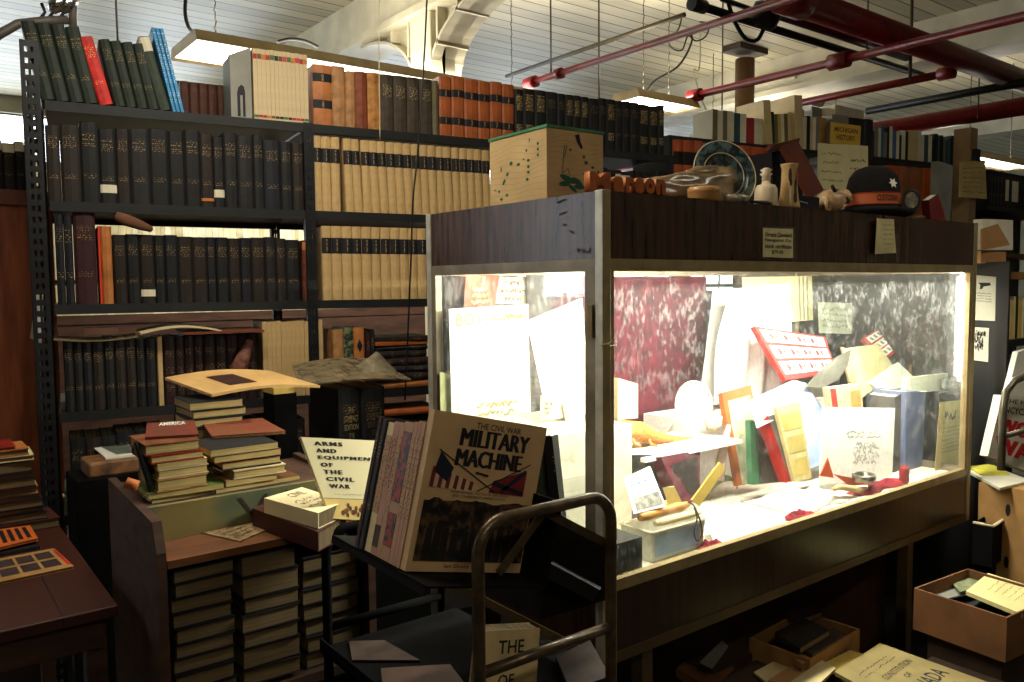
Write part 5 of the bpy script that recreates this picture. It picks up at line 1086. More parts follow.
# letter sheets propped at the back edge
o, q = card([(818, 143), (868, 146), (869, 186), (818, 187)], 2.12, mat('yellowed letter', (208, 198, 150), rough=.8, var=.05), 'tall yellowed typed letter propped behind the jug and hat', 'letter', 'letter', base=zT + .0005)
g = G(); scribble(g, q, .06, .06, .5, .95, 9, .008, 21, amp=.15); scribble(g, q, .6, .12, .95, .5, 4, .01, 22, amp=.2); g.obj('typed_lines', ink_br, o)
o, q = card([(846, 176), (858, 168), (868, 180), (852, 188)], 1.75, mat('cream flap', (206, 190, 150)), 'folded cream flap sticking up between jug and bowler hat', 'paper', 'paper_flap', base=zT + .0005)
# red leather folder and grey box near the far corner of the case top
thick([(929, 200), (938, 194), (947, 224), (931, 224)], 1.46, .03, mat('red leather', (110, 26, 26), rough=.5), 'red leather case leaning at the far corner of the case top', cat='case', name='leather_case', base=zT + .0005)
thick([(939, 161), (953, 166), (950, 222), (937, 218)], 1.54, .03, mat('grey cloth box', (92, 92, 84), rough=.8), 'grey cloth box standing upright at the far corner of the case top', cat='box', name='cloth_box', base=zT + .0005)
# price cards taped to the walnut band
def bandcard(px, label, m, fn, tapes=True, curl=0):
    P = flat([hitY(u, v, CY0 + .001) for u, v in px], px); o = G().slab(P, .001).obj('price_card', m); tag(o, label, 'card'); fn(Q(*P), o); return o
def pc1(q, o):
    g = G()
    for i, t_ in enumerate(('Ornate Cleveland', 'Navigation Co.', 'stock certificate', '$79.50')): put_text(g, q, t_, .06 + .22 * (i == 3), .14 + .2 * i, .94 - .28 * (i == 3), .29 + .2 * i, bold=.02)
    g.obj('handwriting', ink, o)
c1_ = bandcard([(763, 228), (793, 229), (793, 258), (763, 257)], 'ivory handwritten price card taped on walnut band under the jug', mat('ivory card', (220, 206, 150)), pc1)
g = G(); q = Q(*[hitY(u, v, CY0 + .0038) for u, v in ((761, 226), (795, 227), (797, 260), (762, 258))]); put_poly(g, q, [(0, 0), (1, 0), (1, 1), (0, 1)], e=.0003); g.obj('tape', mat('glossy tape', (70, 56, 40), rough=.1, spec=1), c1_)
P = [hitY(u, v, CY0 - .012) for u, v in ((877, 218), (894, 219), (896, 253), (875, 254))]
o, (f_, th_) = sheet(P, .0008, mat('ivory card', (220, 206, 150)), 'price_card', 'curled handwritten price note hanging from the walnut band beyond the flat one', 'card', .012)
Qn = Q(*P); g = G(); scribble(g, Q(*[p + V((0, -.012, 0)) for p in P]), .15, .12, .85, .8, 5, .01, 31, amp=.2); g.obj('handwriting', ink_br, o)
# stamped marks and frayed string at the near corner of the case
tag(G().tube([hitY(601, 345, CY0 - .008), hitY(608, 344, CY0 - .008), hitY(616, 338, CY0 - .012), hitY(609, 346, CY0 - .01), hitY(617, 345, CY0 - .012)], .0018, 5).obj('wire', mat('pale twine', (190, 176, 130))), 'pale twist of twine caught on the near corner of the case', 'twine')
g = G(); qb = Q(V((CX0 + .0035, CY1 - t, zCap)), V((CX0 + .0035, CY0 + t, zCap)), V((CX0 + .0035, CY0 + t, zCl)), V((CX0 + .0035, CY1 - t, zCl)))
dots(g, qb, [(.84, .28, .010, .03, .8), (.85, .46, .008, .02, 0), (.885, .58, .006, .03, -.3), (.82, .1, .012, .02, .2), (.845, .08, .012, .02, .9)]); scribble(g, qb, .9, .80, .99, .94, 1, .003, 3)
g.obj('ink_marks', ink, case)
# ============================================================ book truck in the foreground
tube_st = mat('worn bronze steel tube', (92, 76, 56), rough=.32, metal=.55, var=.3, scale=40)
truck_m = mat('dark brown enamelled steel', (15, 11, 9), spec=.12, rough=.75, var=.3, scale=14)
HY = 1.12; z_top = 1.088
pHL, pHR = hitY(478, 560, HY), hitY(611, 560, HY); xl, xr = pHL.x, pHR.x
truck = empty('book_truck', ((xl + xr) / 2, 1.42, 0), 'dark steel book truck with tubular end frames, books on sloping trays', 'book truck')
def endframe(y, top):
    pts = [V((xl, y, .1)), V((xl, y, .6)), V((xl, y, top - .055))]
    for k in range(1, 7): a = k / 6 * PI / 2; pts.append(V((xl + .055 * (1 - math.cos(a)), y, top - .055 + .055 * math.sin(a))))
    for k in range(7): a = k / 6 * PI / 2; pts.append(V((xr - .055 + .055 * math.sin(a), y, top - .055 + .055 * math.cos(a))))
    pts += [V((xr, y, .6)), V((xr, y, .1))]
    return G().tube(pts, .0115, 14)
endframe(HY, z_top + .004).obj('end_frame', tube_st, truck)
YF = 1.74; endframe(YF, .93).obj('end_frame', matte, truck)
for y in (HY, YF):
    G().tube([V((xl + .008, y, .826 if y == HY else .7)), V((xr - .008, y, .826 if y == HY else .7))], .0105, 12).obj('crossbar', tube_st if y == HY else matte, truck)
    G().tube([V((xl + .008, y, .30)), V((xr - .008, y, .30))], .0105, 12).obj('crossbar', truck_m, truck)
for x in (xl, xr):
    for y in (HY, YF):
        c_ = G().lathe([(.0, -.012), (.03, -.012), (.035, 0), (.03, .012), (0, .012)], (x, y, .036), 18, 0, rotm('Y', PI / 2)).obj('caster', black_metal, truck)
        G().span((x - .016, y - .012, .035), (x - .013, y + .012, .105)).obj('fork', tube_st, c_); 
tt = math.radians(13.5)
# sloping trays: on the near side books face left, on the other side they lean the other way
BLp = V((.694, 1.22, 1.000)); rgt = V((math.cos(tt), 0, -math.sin(tt))); upv = V((math.sin(tt), 0, math.cos(tt)))
def tray(o0, r_, u_, d_, h_, y0, y1, nm='tray'):
    g = G(); A = V((o0.x, y0, o0.z)); L = V((0, y1 - y0, 0))
    g.slab([A, A + r_ * d_, A + r_ * d_ + L, A + L], .004, n=u_); g.slab([A - u_ * .016, A, A + L, A - u_ * .016 + L], .003, n=-r_)
    g.slab([A + r_ * d_, A + r_ * d_ + u_ * h_, A + r_ * d_ + u_ * h_ + L, A + r_ * d_ + L], .004, n=r_ * -1)
    return g.obj(nm, truck_m, truck)
Y0t, Y1t = HY + .02, YF - .02
tray(BLp - upv * .002 - rgt * .004, rgt, upv, .268, .16, Y0t, 1.50)
rg2 = V((-math.cos(tt), 0, -math.sin(tt))); up2 = V((-math.sin(tt), 0, math.cos(tt))); B2 = V((1.215, 0, 1.0 - .002))
for z_ in (.66, .30):
    g = G(); g.span((xl - .03, Y0t, z_), (xr + .03, Y1t, z_ + .006)); g.span((xl - .03, Y0t, z_), (xl - .026, Y1t, z_ + .03)); g.obj('tray', matte, truck)
# near end gusset bars in the shape of a tent
ap = hitY(545, 512, HY + .012)
for (u, v) in ((499, 574), (606, 543)):
    q_ = hitY(u, v, HY + .012); d_ = (q_ - ap).normalized(); nn_ = V((-d_.z, 0, d_.x)) * .008
    g = G().slab([ap - nn_, q_ - nn_, q_ + nn_, ap + nn_], .004, n=V((0, -1, 0))); g.obj('gusset', tube_st, truck)
g = G(); A = hitY(553, 545, 1.30); B = hitY(607, 545, 1.30)
P = [hitY(560, 520, 1.3), hitY(606, 546, 1.3), hitY(606, 600, 1.3), hitY(540, 620, 1.3)]; G().slab(P, .3, n=V((0, -1, 0))).obj('tray', truck_m, truck)

def place(x_, y_, z_, o): return Matrix(((x_.x, y_.x, z_.x, o.x), (x_.y, y_.y, z_.y, o.y), (x_.z, y_.z, z_.z, o.z), (0, 0, 0, 1)))
XL = V((0, -1, 0))
def truck_book(y, w, h, d, m, label, group=None, kind='soft', bands=(), off=0, pages=None):
    M = place(XL, rgt, upv, V((BLp.x, y, BLp.z)) + rgt * off + upv * .001); return book(w, h, d, m, M, label, 'book', group, kind=kind, bands=bands, pages=pages)
cov = mat('buff printed cover', (196, 160, 114), rough=.45, var=.06)
tan_c = mat('buff paperback spine', (176, 136, 104), rough=.5, var=.1); pink_c = mat('pinkish paperback spine', (180, 130, 112), rough=.5, var=.1)
# the big book facing us at the near end of the row
P = [hitP(438, 408, V((0, 1.22, 0)), V((0, 1, 0)))] ; TLc = P[0]; W_, H_2 = .268, .287
Pc = [BLp + upv * H_2, BLp + upv * H_2 + rgt * W_, BLp + rgt * W_, BLp]
th = .018; mb = place(XL, rgt, upv, BLp + V((0, th / 2 + .0, 0)) + upv * .001 + rgt * .002)
big = book(th, H_2, W_, cov, mb, 'big buff civil war book with crossed flags facing the room on the truck', 'book', kind='soft')
qb = Q(*[p + V((0, .0, 0)) + rgt * .002 + upv * .001 for p in Pc])
g = G(); put_text(g, qb, 'THE CIVIL WAR', .36, .035, .76, .075, bold=.012); put_text(g, qb, 'MILITARY', .25, .083, .85, .195, bold=0, fat=.009); put_text(g, qb, 'MACHINE', .24, .215, .81, .325, bold=0, fat=.009)
put_text(g, qb, 'WEAPONS AND TACTICS OF THE UNION', .24, .484, .74, .500); put_text(g, qb, 'AND CONFEDERATE ARMED FORCES', .26, .508, .72, .524); put_text(g, qb, 'Ian Drury &', .30, .95, .56, .98, bold=.01); g.obj('lettering', ink, big)
navy_i = mat('navy print', (22, 25, 44)); red_i = mat('flag red print', (116, 26, 30)); whi_i = mat('off white print', (200, 176, 140))
F = lambda pts: [((a - .07) * 1.04 + .06, (b - .34) * .8 + .245) for a, b in pts]
g = G(); put_poly(g, qb, F([(.07, .56), (.12, .44), (.46, .60), (.40, .64), (.07, .62)]), e=.0009); fl = g.obj('flag', whi_i, big)
g = G()
for i in range(6): a = .075 + i * .062; put_poly(g, qb, F([(a, .46 + i * .018), (a + .03, .47 + i * .018), (a + .022, .63), (a - .008, .62)]), e=.0013)
g.obj('red_stripes', red_i, fl)
g = G(); put_poly(g, qb, F([(.115, .34), (.235, .46), (.20, .575), (.16, .55), (.085, .50)]), e=.0014); g.obj('star_field', navy_i, fl)
F2 = lambda pts: [((a - .53) * 1.18 + .56, (b - .34) * .8 + .245) for a, b in pts]
g = G(); put_poly(g, qb, F2([(.80, .42), (.80, .64), (.53, .63), (.56, .53)]), e=.0010); f2 = g.obj('flag', red_i, big)
g = G(); (a0, b0), (a1, b1), (a2, b2), (a3, b3) = F2([(.79, .43), (.62, .62), (.55, .55), (.79, .62)]); put_line(g, qb, a0, b0, a1, b1, .03, e=.0014); put_line(g, qb, a2, b2, a3, b3, .03, e=.0014); g.obj('diagonal_cross', navy_i, f2)
g = G(); put_line(g, qb, .09, .235, .62, .475, .008, e=.0017); put_line(g, qb, .90, .265, .46, .475, .008, e=.0017); put_poly(g, qb, [(.42, .35), (.54, .365), (.53, .378), (.42, .364)], e=.0017); g.obj('flag_poles', ink, big)
g = G(); rr = random.Random(2); top_ = [(i / 24, .545 + rr.uniform(-.012, .012)) for i in range(25)]
put_poly(g, qb, [(.04 + a * .93, b) for a, b in top_] + [(.97, .935), (.04, .935)], e=.0009); bp_ = g.obj('battle_picture', mat('dark battle print', (96, 68, 44), rough=.5, scale=45, dark=(20, 16, 13), thr=(.42, .62)), big)
g = G()
for i in range(11):   # dark soldiers in a line
    a = .12 + i * .075 + rr.uniform(-.01, .01); b = .70 + rr.uniform(-.02, .03); dots(g, qb, [(a, b, .016, .018, 0)], e=.0012); put_poly(g, qb, [(a - .025, b + .022), (a + .025, b + .022), (a + .032, .93), (a - .032, .93)], e=.0012)
g.obj('soldiers', mat('near black print', (26, 22, 19)), bp_)
# row of paperbacks and hardbacks behind it, spines to the left
spec = [(.012, .262, .20, tan_c, 'thin buff paperback', 0), (.010, .262, .20, pink_c, 'thin pinkish paperback', 0), (.014, .258, .19, tan_c, 'buff paperback', 0), (.030, .255, .19, None, 'buff paperback with a red and black picture spine', 1),
        (.016, .25, .19, tan_c, 'plain buff paperback', 0), (.020, .25, .19, pink_c, 'pinkish paperback with a figure near its foot', 2), (.022, .246, .19, cream, 'cream paperback with worn spine', 0), (.018, .25, .19, c_black, 'black hardback', 0), (.016, .252, .19, c_wine, 'dark wine red hardback', 0)]
pic = mat('red and black picture print', (150, 46, 30), scale=70, dark=(20, 18, 18), thr=(.45, .55), rough=.4)
y = 1.22 + th + .001
for i, (w_, h_, d_, m_, lb_, k_) in enumerate(spec):
    y += w_ / 2; bands = ()
    if k_ == 1: bands = ((.10, .34, pic, 'spine_picture'), (.42, .93, pic, 'spine_picture'))
    if k_ == 2: bands = ((.06, .22, mat('figure print', (60, 44, 36), scale=80), 'spine_picture'), (.5, .9, mat('small brown lettering', (110, 70, 50), scale=220, dark=(176, 130, 108), thr=(.5, .56)), 'spine_lettering'))
    if k_ == 0 and m_ in (tan_c, cream, pink_c): bands = ((.3, .9, mat('faint spine lettering', (110, 80, 60), scale=260, dark=(180, 142, 112), thr=(.52, .6)), 'spine_lettering'),)
    truck_book(y, w_, h_, d_, m_ or tan_c, lb_ + ', %s behind the book with crossed flags' % ORD[i], 'row of books on the truck', bands=bands, kind='hard' if m_ in (c_black, c_wine) else 'soft'); y += w_ / 2 + .001
# further, larger books leaning behind the near cover on the other side of the tent
for i, (px, m_, lb_) in enumerate(((((541, 440), (552, 436), (566, 556), (540, 570)), mat('dark green hardback', (40, 48, 34)), 'dark green book leaning behind the one with crossed flags'), (((552, 436), (558, 434), (570, 552), (566, 556)), c_black, 'black book leaning against the dark green one on the truck'))):
    thick(px, [1.30, 1.36, 1.36, 1.30], .02, m_, lb_, pages=page_m)
thick([(524, 549), (532, 545), (606, 578), (600, 590)], [1.25, 1.36, 1.36, 1.25], .03, black_metal, 'black ring binder lying open across the far tray of truck', cat='binder', name='binder')
# cream book on civil war arms, propped at the far end of the truck
ax_c = mat('pale ivory cover', (238, 224, 178), rough=.45, var=.03)
o, q = thick([(301, 437), (384, 441), (372, 521), (331, 519)], [1.80, 1.80, 1.745, 1.745], .012, ax_c, 'bright ivory book about arms and equipment propped at the truck end', pages=page_m)
Pq = q.c
g = G()
for i, (t_, a0, a1) in enumerate((('ARMS', .13, .47), ('AND', .13, .38), ('EQUIPMENT', .13, .93), ('OF', .14, .30), ('THE', .15, .42), ('CIVIL', .16, .60), ('WAR', .18, .52))):
    put_text(g, q, t_, a0, .045 + i * .087, a1, .095 + i * .087, bold=.02, fat=.006, spacing=1.3)
g.obj('lettering', ink, o)
g = G(); scribble(g, q, .2, .67, .8, .71, 1, .004, 4, amp=.2); put_line(g, q, .0, .745, 1, .745, .008); g.obj('fine_print', ink_grey, o)
g = G(); put_poly(g, q, [(.0, .75), (1, .75), (1, .995), (.0, .995)], e=.0006); pb_ = g.obj('lower_panel', mat('golden cover panel', (232, 200, 120)), o)
g = G(); rr = random.Random(3); dots(g, q, [(.30 + .5 * rr.random(), .82 + .12 * rr.random(), .03, .03, rr.random()) for _ in range(16)], e=.0012); g.obj('cannon_picture', mat('rust brown print', (150, 84, 40), scale=60, dark=(60, 40, 26)), pb_)
# lower trays
ql = [hitY(u, v, 1.235) for u, v in ((485, 631), (540, 628), (535, 705), (477, 712))]
n_ = V((0, -1, 0)); q = Q(*ql)
o = G().slab(ql, .002, n=n_).obj('book', mat('ivory paperback', (206, 180, 130), rough=.5)); tag(o, 'ivory paperback reading THE OF in serif, lower on the truck near end', 'book')
gi = G().slab([p + V((0, .0021, 0)) + (q.at(.5, .5) - p) * .02 for p in ql], .03, n=n_); gi.obj('page_block', page_m, o); G().slab([p + V((0, .0325, 0)) for p in ql], .002, n=n_).obj('back_cover', mat('ivory paperback', (206, 180, 130)), o)
g = G(); put_text(g, q, 'THE', .26, .13, .72, .30, bold=.012); put_text(g, q, 'OF', .30, .56, .58, .72, bold=.012); g.obj('lettering', ink, o)
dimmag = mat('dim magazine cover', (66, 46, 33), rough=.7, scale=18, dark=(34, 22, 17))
def lay(px, z, th, m, label, cat='magazine', name='magazine', group=None, pages=None):
    P = [hitZ(u, v, z) for u, v in px]; n = V((0, 0, 1)); t_ = min(.0015, th * .3)
    if not pages: o = G().slab(P, th, n=n).obj(name, m); tag(o, label, cat, group); return o, Q(*P)
    c = sum(P, V((0, 0, 0))) / len(P); low = [p - n * (th - t_) for p in P]
    g = G().slab(P, t_, n=n); g.slab(low, t_, n=n)
    g.slab([P[3] * 1 - n * t_, P[0] - n * t_, P[0] + (P[1] - P[0]) * .02 - n * t_, P[3] + (P[2] - P[3]) * .02 - n * t_], th - 2 * t_, n=n)
    o = g.obj(name, m); tag(o, label, cat, group); G().slab([p + (c - p) * .025 - n * t_ for p in P], th - 2 * t_, n=n).obj('page_block', pages, o)
    q = Q(*P); 
    if q.n.z < 0: q.n = -q.n
    return o, q
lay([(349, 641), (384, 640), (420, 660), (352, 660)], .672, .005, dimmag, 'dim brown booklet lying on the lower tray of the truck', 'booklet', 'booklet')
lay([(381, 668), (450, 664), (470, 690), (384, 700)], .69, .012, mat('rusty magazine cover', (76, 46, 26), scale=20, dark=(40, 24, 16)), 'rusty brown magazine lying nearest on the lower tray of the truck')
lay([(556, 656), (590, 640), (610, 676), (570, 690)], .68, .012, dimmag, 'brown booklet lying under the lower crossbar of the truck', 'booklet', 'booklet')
# ============================================================ wooden crate bench with stacks of books
old_wood = mat('scuffed dark crate wood', (70, 44, 30), rough=.75, var=.35, scale=5, stretch=(1, 3, 6), bump=.2)
paint_w = mat('old green and ochre painted board', (128, 112, 62), rough=.7, scale=6, dark=(84, 92, 66), bump=.2, thr=(.4, .6))
zt0, zt1 = .90, .985
a = hitZ(167, 561, zt0); b = hitZ(301, 535, zt0); fx0, fy = a.x, (a.y + b.y) / 2; fx1 = hitZ(372, 523, zt0).x
yb = hitZ(172, 541, zt0).y; ybk = hitZ(112, 487, .98).y + .02
crate = empty('crate_bench', ((fx0 + fx1) / 2, (fy + ybk) / 2, 0), 'scuffed wooden crate bench with a raised back ledge, stuffed with stacked books', 'crate')
yb = max(yb, fy + .16); ybk = max(ybk, yb + .26)
# side panel with sloping top corner
g = G(); prof = [V((fx0 - .022, fy, 0)), V((fx0 - .022, fy, zt0 + .02)), V((fx0 - .022, fy + .03, zt0 + .085)), V((fx0 - .022, ybk, zt0 + .10)), V((fx0 - .022, ybk, 0))]
g.slab(prof, .02, n=V((-1, 0, 0))); g.obj('side_panel', old_wood, crate)
g = G(); g.slab([p + V((fx1 - fx0 + .022, 0, 0)) for p in prof], .02, n=V((-1, 0, 0))); g.obj('side_panel', old_wood, crate)
tread_m = mat('scuffed orange brown board', (120, 72, 34), rough=.6, scale=7, dark=(70, 42, 26), stretch=(1, 5, 5), bump=.2)
G().span((fx0, fy, zt0 - .018), (fx1, yb, zt0)).obj('shelf', tread_m, crate)
G().span((fx0, yb, zt0 - .1), (fx1, yb + .015, zt1)).obj('riser_board', paint_w, crate)
G().span((fx0, yb + .015, zt1 - .018), (fx1, ybk, zt1)).obj('shelf', old_wood, crate)
G().span((fx0, ybk - .02, 0), (fx1, ybk, zt1 - .018)).obj('back_panel', old_wood, crate)
G().span((fx0, fy, .52), (fx1, ybk - .02, .545)).obj('shelf', old_wood, crate); G().span((fx0, fy, .05), (fx1, ybk - .02, .07)).obj('shelf', old_wood, crate)
q = Q(V((fx0 + .01, yb - .0006, zt1 - .004)), V((fx1, yb - .0006, zt1 - .004)), V((fx1, yb - .0006, zt0 + .004)), V((fx0 + .01, yb - .0006, zt0 + .004)))
g = G(); put_text(g, q, 'VA', .42, .10, .78, .9, bold=-.01); g.obj('stencil', mat('worn black stencil', (52, 44, 28)), crate)
# stacked page blocks inside the front
def stack(x0, x1, y, z0, items, label, group, seed=1, up_=True, dp=.15, tilt=0, cyc=(c_brown, c_black, c_char)):
    """books lying flat, the edges of their pages towards us; items = thicknesses from the top down or the bottom up"""
    r = random.Random(seed); z = z0
    for i, it in enumerate(items):
        t_, m_ = it if isinstance(it, tuple) else (it, cyc[i % len(cyc)])
        wd = (x1 - x0) - r.uniform(0, .012); cx_ = (x0 + x1) / 2 + r.uniform(-.004, .004)
        zz = z if up_ else z - t_
        M = Matrix.Translation((cx_, y + r.uniform(0, .008), zz)) @ Matrix.Rotation(r.uniform(-.03, .03), 4, 'Z') @ place(V((0, 0, 1)), V((0, 1, 0)), V((-1, 0, 0)), V((wd / 2, 0, t_ / 2)))
        # turn the spine to the back
        M = M @ Matrix.Translation((0, dp, 0)) @ Matrix.Rotation(PI, 4, 'X') @ Matrix.Translation((0, 0, -wd))
        book(t_, wd, dp, m_, M, label % ORD[i], 'book', group, pages=page_shade); z = z + t_ + .0012 if up_ else z - t_ - .0012
page_shade = lined('stacked page edge', (118, 98, 66), (96, 78, 50), 0, 420); page_y = lined('yellowed page edge', (196, 172, 114), (166, 142, 88), 0, 420)  # first copy darkened to carry the shade low down; second lighter for the ledge
xA0, xA1 = hitY(172, 600, fy + .012).x, hitY(236, 600, fy + .012).x; xB0, xB1 = hitY(241, 590, fy + .012).x, hitY(300, 590, fy + .012).x
def base_up(ts, top): return top - sum(ts) - .0012 * len(ts)
tA = [.03, .034, .033, .034, .036, .032, .034, .038, .036, .034, .036, .034, .036, .034, .036, .034, .038, .036, .034, .036, .03]; tA = tA[::-1]
while base_up(tA, .872) < .5455: tA = tA[1:]
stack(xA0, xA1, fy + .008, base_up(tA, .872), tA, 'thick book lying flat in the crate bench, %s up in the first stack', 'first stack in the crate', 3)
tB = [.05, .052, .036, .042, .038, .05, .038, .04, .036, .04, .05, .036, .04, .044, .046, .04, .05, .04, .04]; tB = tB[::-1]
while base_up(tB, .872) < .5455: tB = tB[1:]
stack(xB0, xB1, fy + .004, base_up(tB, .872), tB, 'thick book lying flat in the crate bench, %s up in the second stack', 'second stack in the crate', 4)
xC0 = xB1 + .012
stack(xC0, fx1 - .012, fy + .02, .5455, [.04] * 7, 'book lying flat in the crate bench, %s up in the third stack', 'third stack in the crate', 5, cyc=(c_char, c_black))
# on the lower tread: a leaflet, books at its right end
o, q = lay([(196, 531), (231, 519), (272, 527), (240, 541)], zt0 + .0035, .003, mat('mottled leaflet', (170, 140, 92), scale=40, dark=(88, 70, 54)), 'thin mottled magazine lying on the front tread of the crate bench')
g = G(); scribble(g, q, .1, .15, .9, .9, 5, .02, 5); g.obj('print', ink_br, o)
red_b = mat('dull maroon cover', (70, 26, 20), rough=.6)
zR = zt0 + .048
o, q = lay([(252, 508), (300, 492), (347, 517), (318, 532)], zR, .046, red_b, 'thick maroon book at the right end of the crate tread', 'book', 'book', pages=page_shade)
o, q = lay([(264, 498), (302, 487), (345, 501), (318, 513)], zR + .038, .037, ax_c, 'ivory topped paperback lying on the thick maroon book', 'book', 'book', pages=page_shade)
g = G(); put_text(g, q, 'CIVIL', .40, .12, .8, .3); scribble(g, q, .15, .4, .9, .8, 3, .012, 8); g.obj('title', ink_br, o)
# right of the crate: whitish paperbacks on a dark block
dark_block = tag(G().span((fx1 + .004, fy + .02, 0), (fx1 + .20, fy + .36, .80)).obj('storage_box', matte, bevel=.004), 'dark storage box under pale paperbacks between the crate bench and truck', 'box')
zz = .8005
for i, (t_, dx, lb) in enumerate(((.022, .0, 'lowest pale book on the dark box beside crate bench'), (.024, .01, 'second pale book up on dark box beside crate bench'), (.012, .0, 'thin black book between pale ones on the dark box'), (.030, .004, 'pale green paperback with dark title on the dark box'), (.008, -.006, 'thin white booklet on top of the dark box pile'))):
    M = Matrix.Translation((fx1 + .105 + dx, fy + .03 - i * .004, zz)) @ Matrix.Rotation(.05 * (i % 3 - 1), 4, 'Z') @ place(V((0, 0, 1)), V((0, 1, 0)), V((-1, 0, 0)), V((.09, 0, t_ / 2))) @ Matrix.Translation((0, .2, 0)) @ Matrix.Rotation(PI, 4, 'X') @ Matrix.Translation((0, 0, -.18))
    book(t_, .18, .2, [c_char, paper, c_black, mat('pale green cover', (176, 190, 160)), paper][i], M, lb, 'book', kind='soft' if i > 2 else 'hard', pages=page_shade); zz += t_ + .001

# --- stacks on the raised ledge
def px_stack(rows, z0, yf, label, group, dp, seed, kindcol):
    """rows from the bottom up: (u0, u1, thickness, cover, pages)"""
    z = z0; r = random.Random(seed)
    for i, (u0, u1, t_, m_, de) in enumerate(rows):
        x0, x1 = hitY(u0, 440, yf).x, hitY(u1, 440, yf).x; wd = x1 - x0
        M = Matrix.Translation((x0, yf + r.uniform(-.006, .006), z)) @ Matrix.Rotation(r.uniform(-.05, .05), 4, 'Z') @ place(V((0, 0, 1)), V((0, 1, 0)), V((-1, 0, 0)), V((wd, 0, t_ / 2))) @ Matrix.Translation((0, dp, 0)) @ Matrix.Rotation(PI, 4, 'X') @ Matrix.Translation((0, 0, -wd))
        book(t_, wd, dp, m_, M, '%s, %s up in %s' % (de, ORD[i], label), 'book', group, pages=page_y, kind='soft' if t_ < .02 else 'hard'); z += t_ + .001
    return z
yL = yb + .03; zL = zt1 + .0006
gcv = mat('green marbled magazine', (116, 150, 60), scale=30, dark=(60, 90, 40)); redc = mat('glossy red cover', (170, 44, 28), rough=.35, scale=20, dark=(110, 30, 22)); brc = mat('brown photo cover', (140, 90, 56), rough=.4, scale=24, dark=(90, 40, 30))
zq = px_stack([(150, 216, .010, cream, 'thin tan magazine'), (146, 222, .014, gcv, 'green marbled magazine'), (155, 206, .030, c_tan2, 'thick buff book'), (157, 208, .022, cream, 'cream paged book'), (156, 207, .014, cream, 'thin buff book'), (150, 204, .020, redc, 'red edged magazine'), (145, 200, .026, brc, 'brown book')], zL, yL, 'left stack on crate ledge', 'left stack on the crate ledge', .17, 6, None)
o, q = lay([(147, 423), (194, 420), (199, 434), (145, 437)], zq + .006, .005, mat('red soldier picture cover', (124, 46, 28), scale=34, dark=(84, 50, 34)), 'magazine with a red soldier picture on top of the left ledge stack')
g = G(); put_text(g, q, 'AMERICA', .25, .05, .8, .3, bold=.02); g.obj('title', paper, o)
zq = px_stack([(214, 300, .012, tread_m, 'scuffed brown magazine'), (224, 276, .016, c_tan2, 'tan booklet'), (232, 284, .022, cream, 'buff book with white edge'), (222, 281, .022, c_black, 'black bound book'), (214, 281, .016, redc, 'red cornered magazine'), (210, 278, .018, c_char, 'thin dark book')], zL, yL, 'right stack on crate ledge', 'right stack on the crate ledge', .18, 8, None)
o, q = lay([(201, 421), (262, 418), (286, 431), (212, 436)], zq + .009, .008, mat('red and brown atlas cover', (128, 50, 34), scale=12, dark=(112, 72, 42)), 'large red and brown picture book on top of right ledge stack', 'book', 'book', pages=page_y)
g = G(); put_poly(g, q, [(.2, .1), (.75, .1), (.75, .3), (.2, .3)]); g.obj('title_panel', mat('dark red title panel', (110, 26, 22)), o)
# loose upright magazines leaning beside the left stack
for i, (u0, u1, m_, lb) in enumerate(((136, 154, c_navy, 'navy magazine leaning at the left end of crate ledge'), (140, 158, mat('teal glossy cover', (60, 80, 84), rough=.3), 'teal magazine leaning against the left ledge stack'), (144, 160, c_char, 'charcoal magazine leaning nearest the left ledge stack'))):
    P = [hitY(u0, 442 + 8 * i, yL + .03), hitY(u0 + 4, 440 + 8 * i, yL + .16), hitY(u1 + 6, 482 - i, yL + .16), hitY(u1, 487 - i, yL + .02)]
    P[2].z = P[3].z = zL; o = G().slab(P, .006).obj('magazine', m_); tag(o, lb, 'magazine')
tag(G().tube([hitY(126, 482, yL), hitY(138, 486, yL - .01)], .012, 10).obj('paper_roll', mat('orange rolled card', (196, 108, 50))), 'short orange roll lying at the left end of the crate ledge', 'roll')
# pile with the open magazine behind
stand = tag(G().span((.93, 2.62, 0), (1.18, 2.84, .985)).obj('storage_box', c_black, bevel=.004), 'black storage box behind the crate bench under the pile with open magazine', 'box') if False else None
yP = ybk + .05; xP0, xP1 = hitY(190, 400, yP).x, hitY(250, 400, yP).x
zPile = hitY(215, 398, yP).z - .172
tag(G().span((xP0 - .03, yP, 0), (xP1 + .03, yP + .22, zPile)).obj('storage_box', matte, bevel=.004), 'black storage box behind the crate bench carrying a pile of books', 'box')
zq = px_stack([(196, 244, .03, c_black, 'dark book'), (192, 246, .026, c_black, 'dark book'), (196, 250, .028, c_char, 'dark book'), (190, 244, .026, c_brown, 'dark book'), (194, 248, .024, c_black, 'dark book'), (190, 244, .026, c_char, 'dark book')], zPile + .0006, yP, 'pile under the open magazine', 'pile under the open magazine', .18, 9, None)
zM = hitY(240, 383, yP).z
P = [hitY(165, 380, yP + .24), hitY(270, 373, yP + .22), hitY(320, 388, yP + .03), hitY(212, 397, yP - .02)]
o, (f_, th_) = sheet(P, .008, mat('buff magazine pages', (206, 164, 104), rough=.5, var=.1), 'magazine', 'large open buff magazine with a dark photo on the pile behind crate', 'magazine', .014, nu=12)
g = G(); dk_p = []
for i in range(6): a0, a1 = .24 + .25 * i / 6, .24 + .25 * (i + 1) / 6; g.add([f_(a0, .30, .0092), f_(a1, .30, .0092), f_(a1, .80, .0092), f_(a0, .80, .0092)], [(0, 1, 2, 3)])
g.obj('dark_photo', mat('dark brown photo', (70, 34, 22), scale=40, dark=(40, 20, 16)), o)
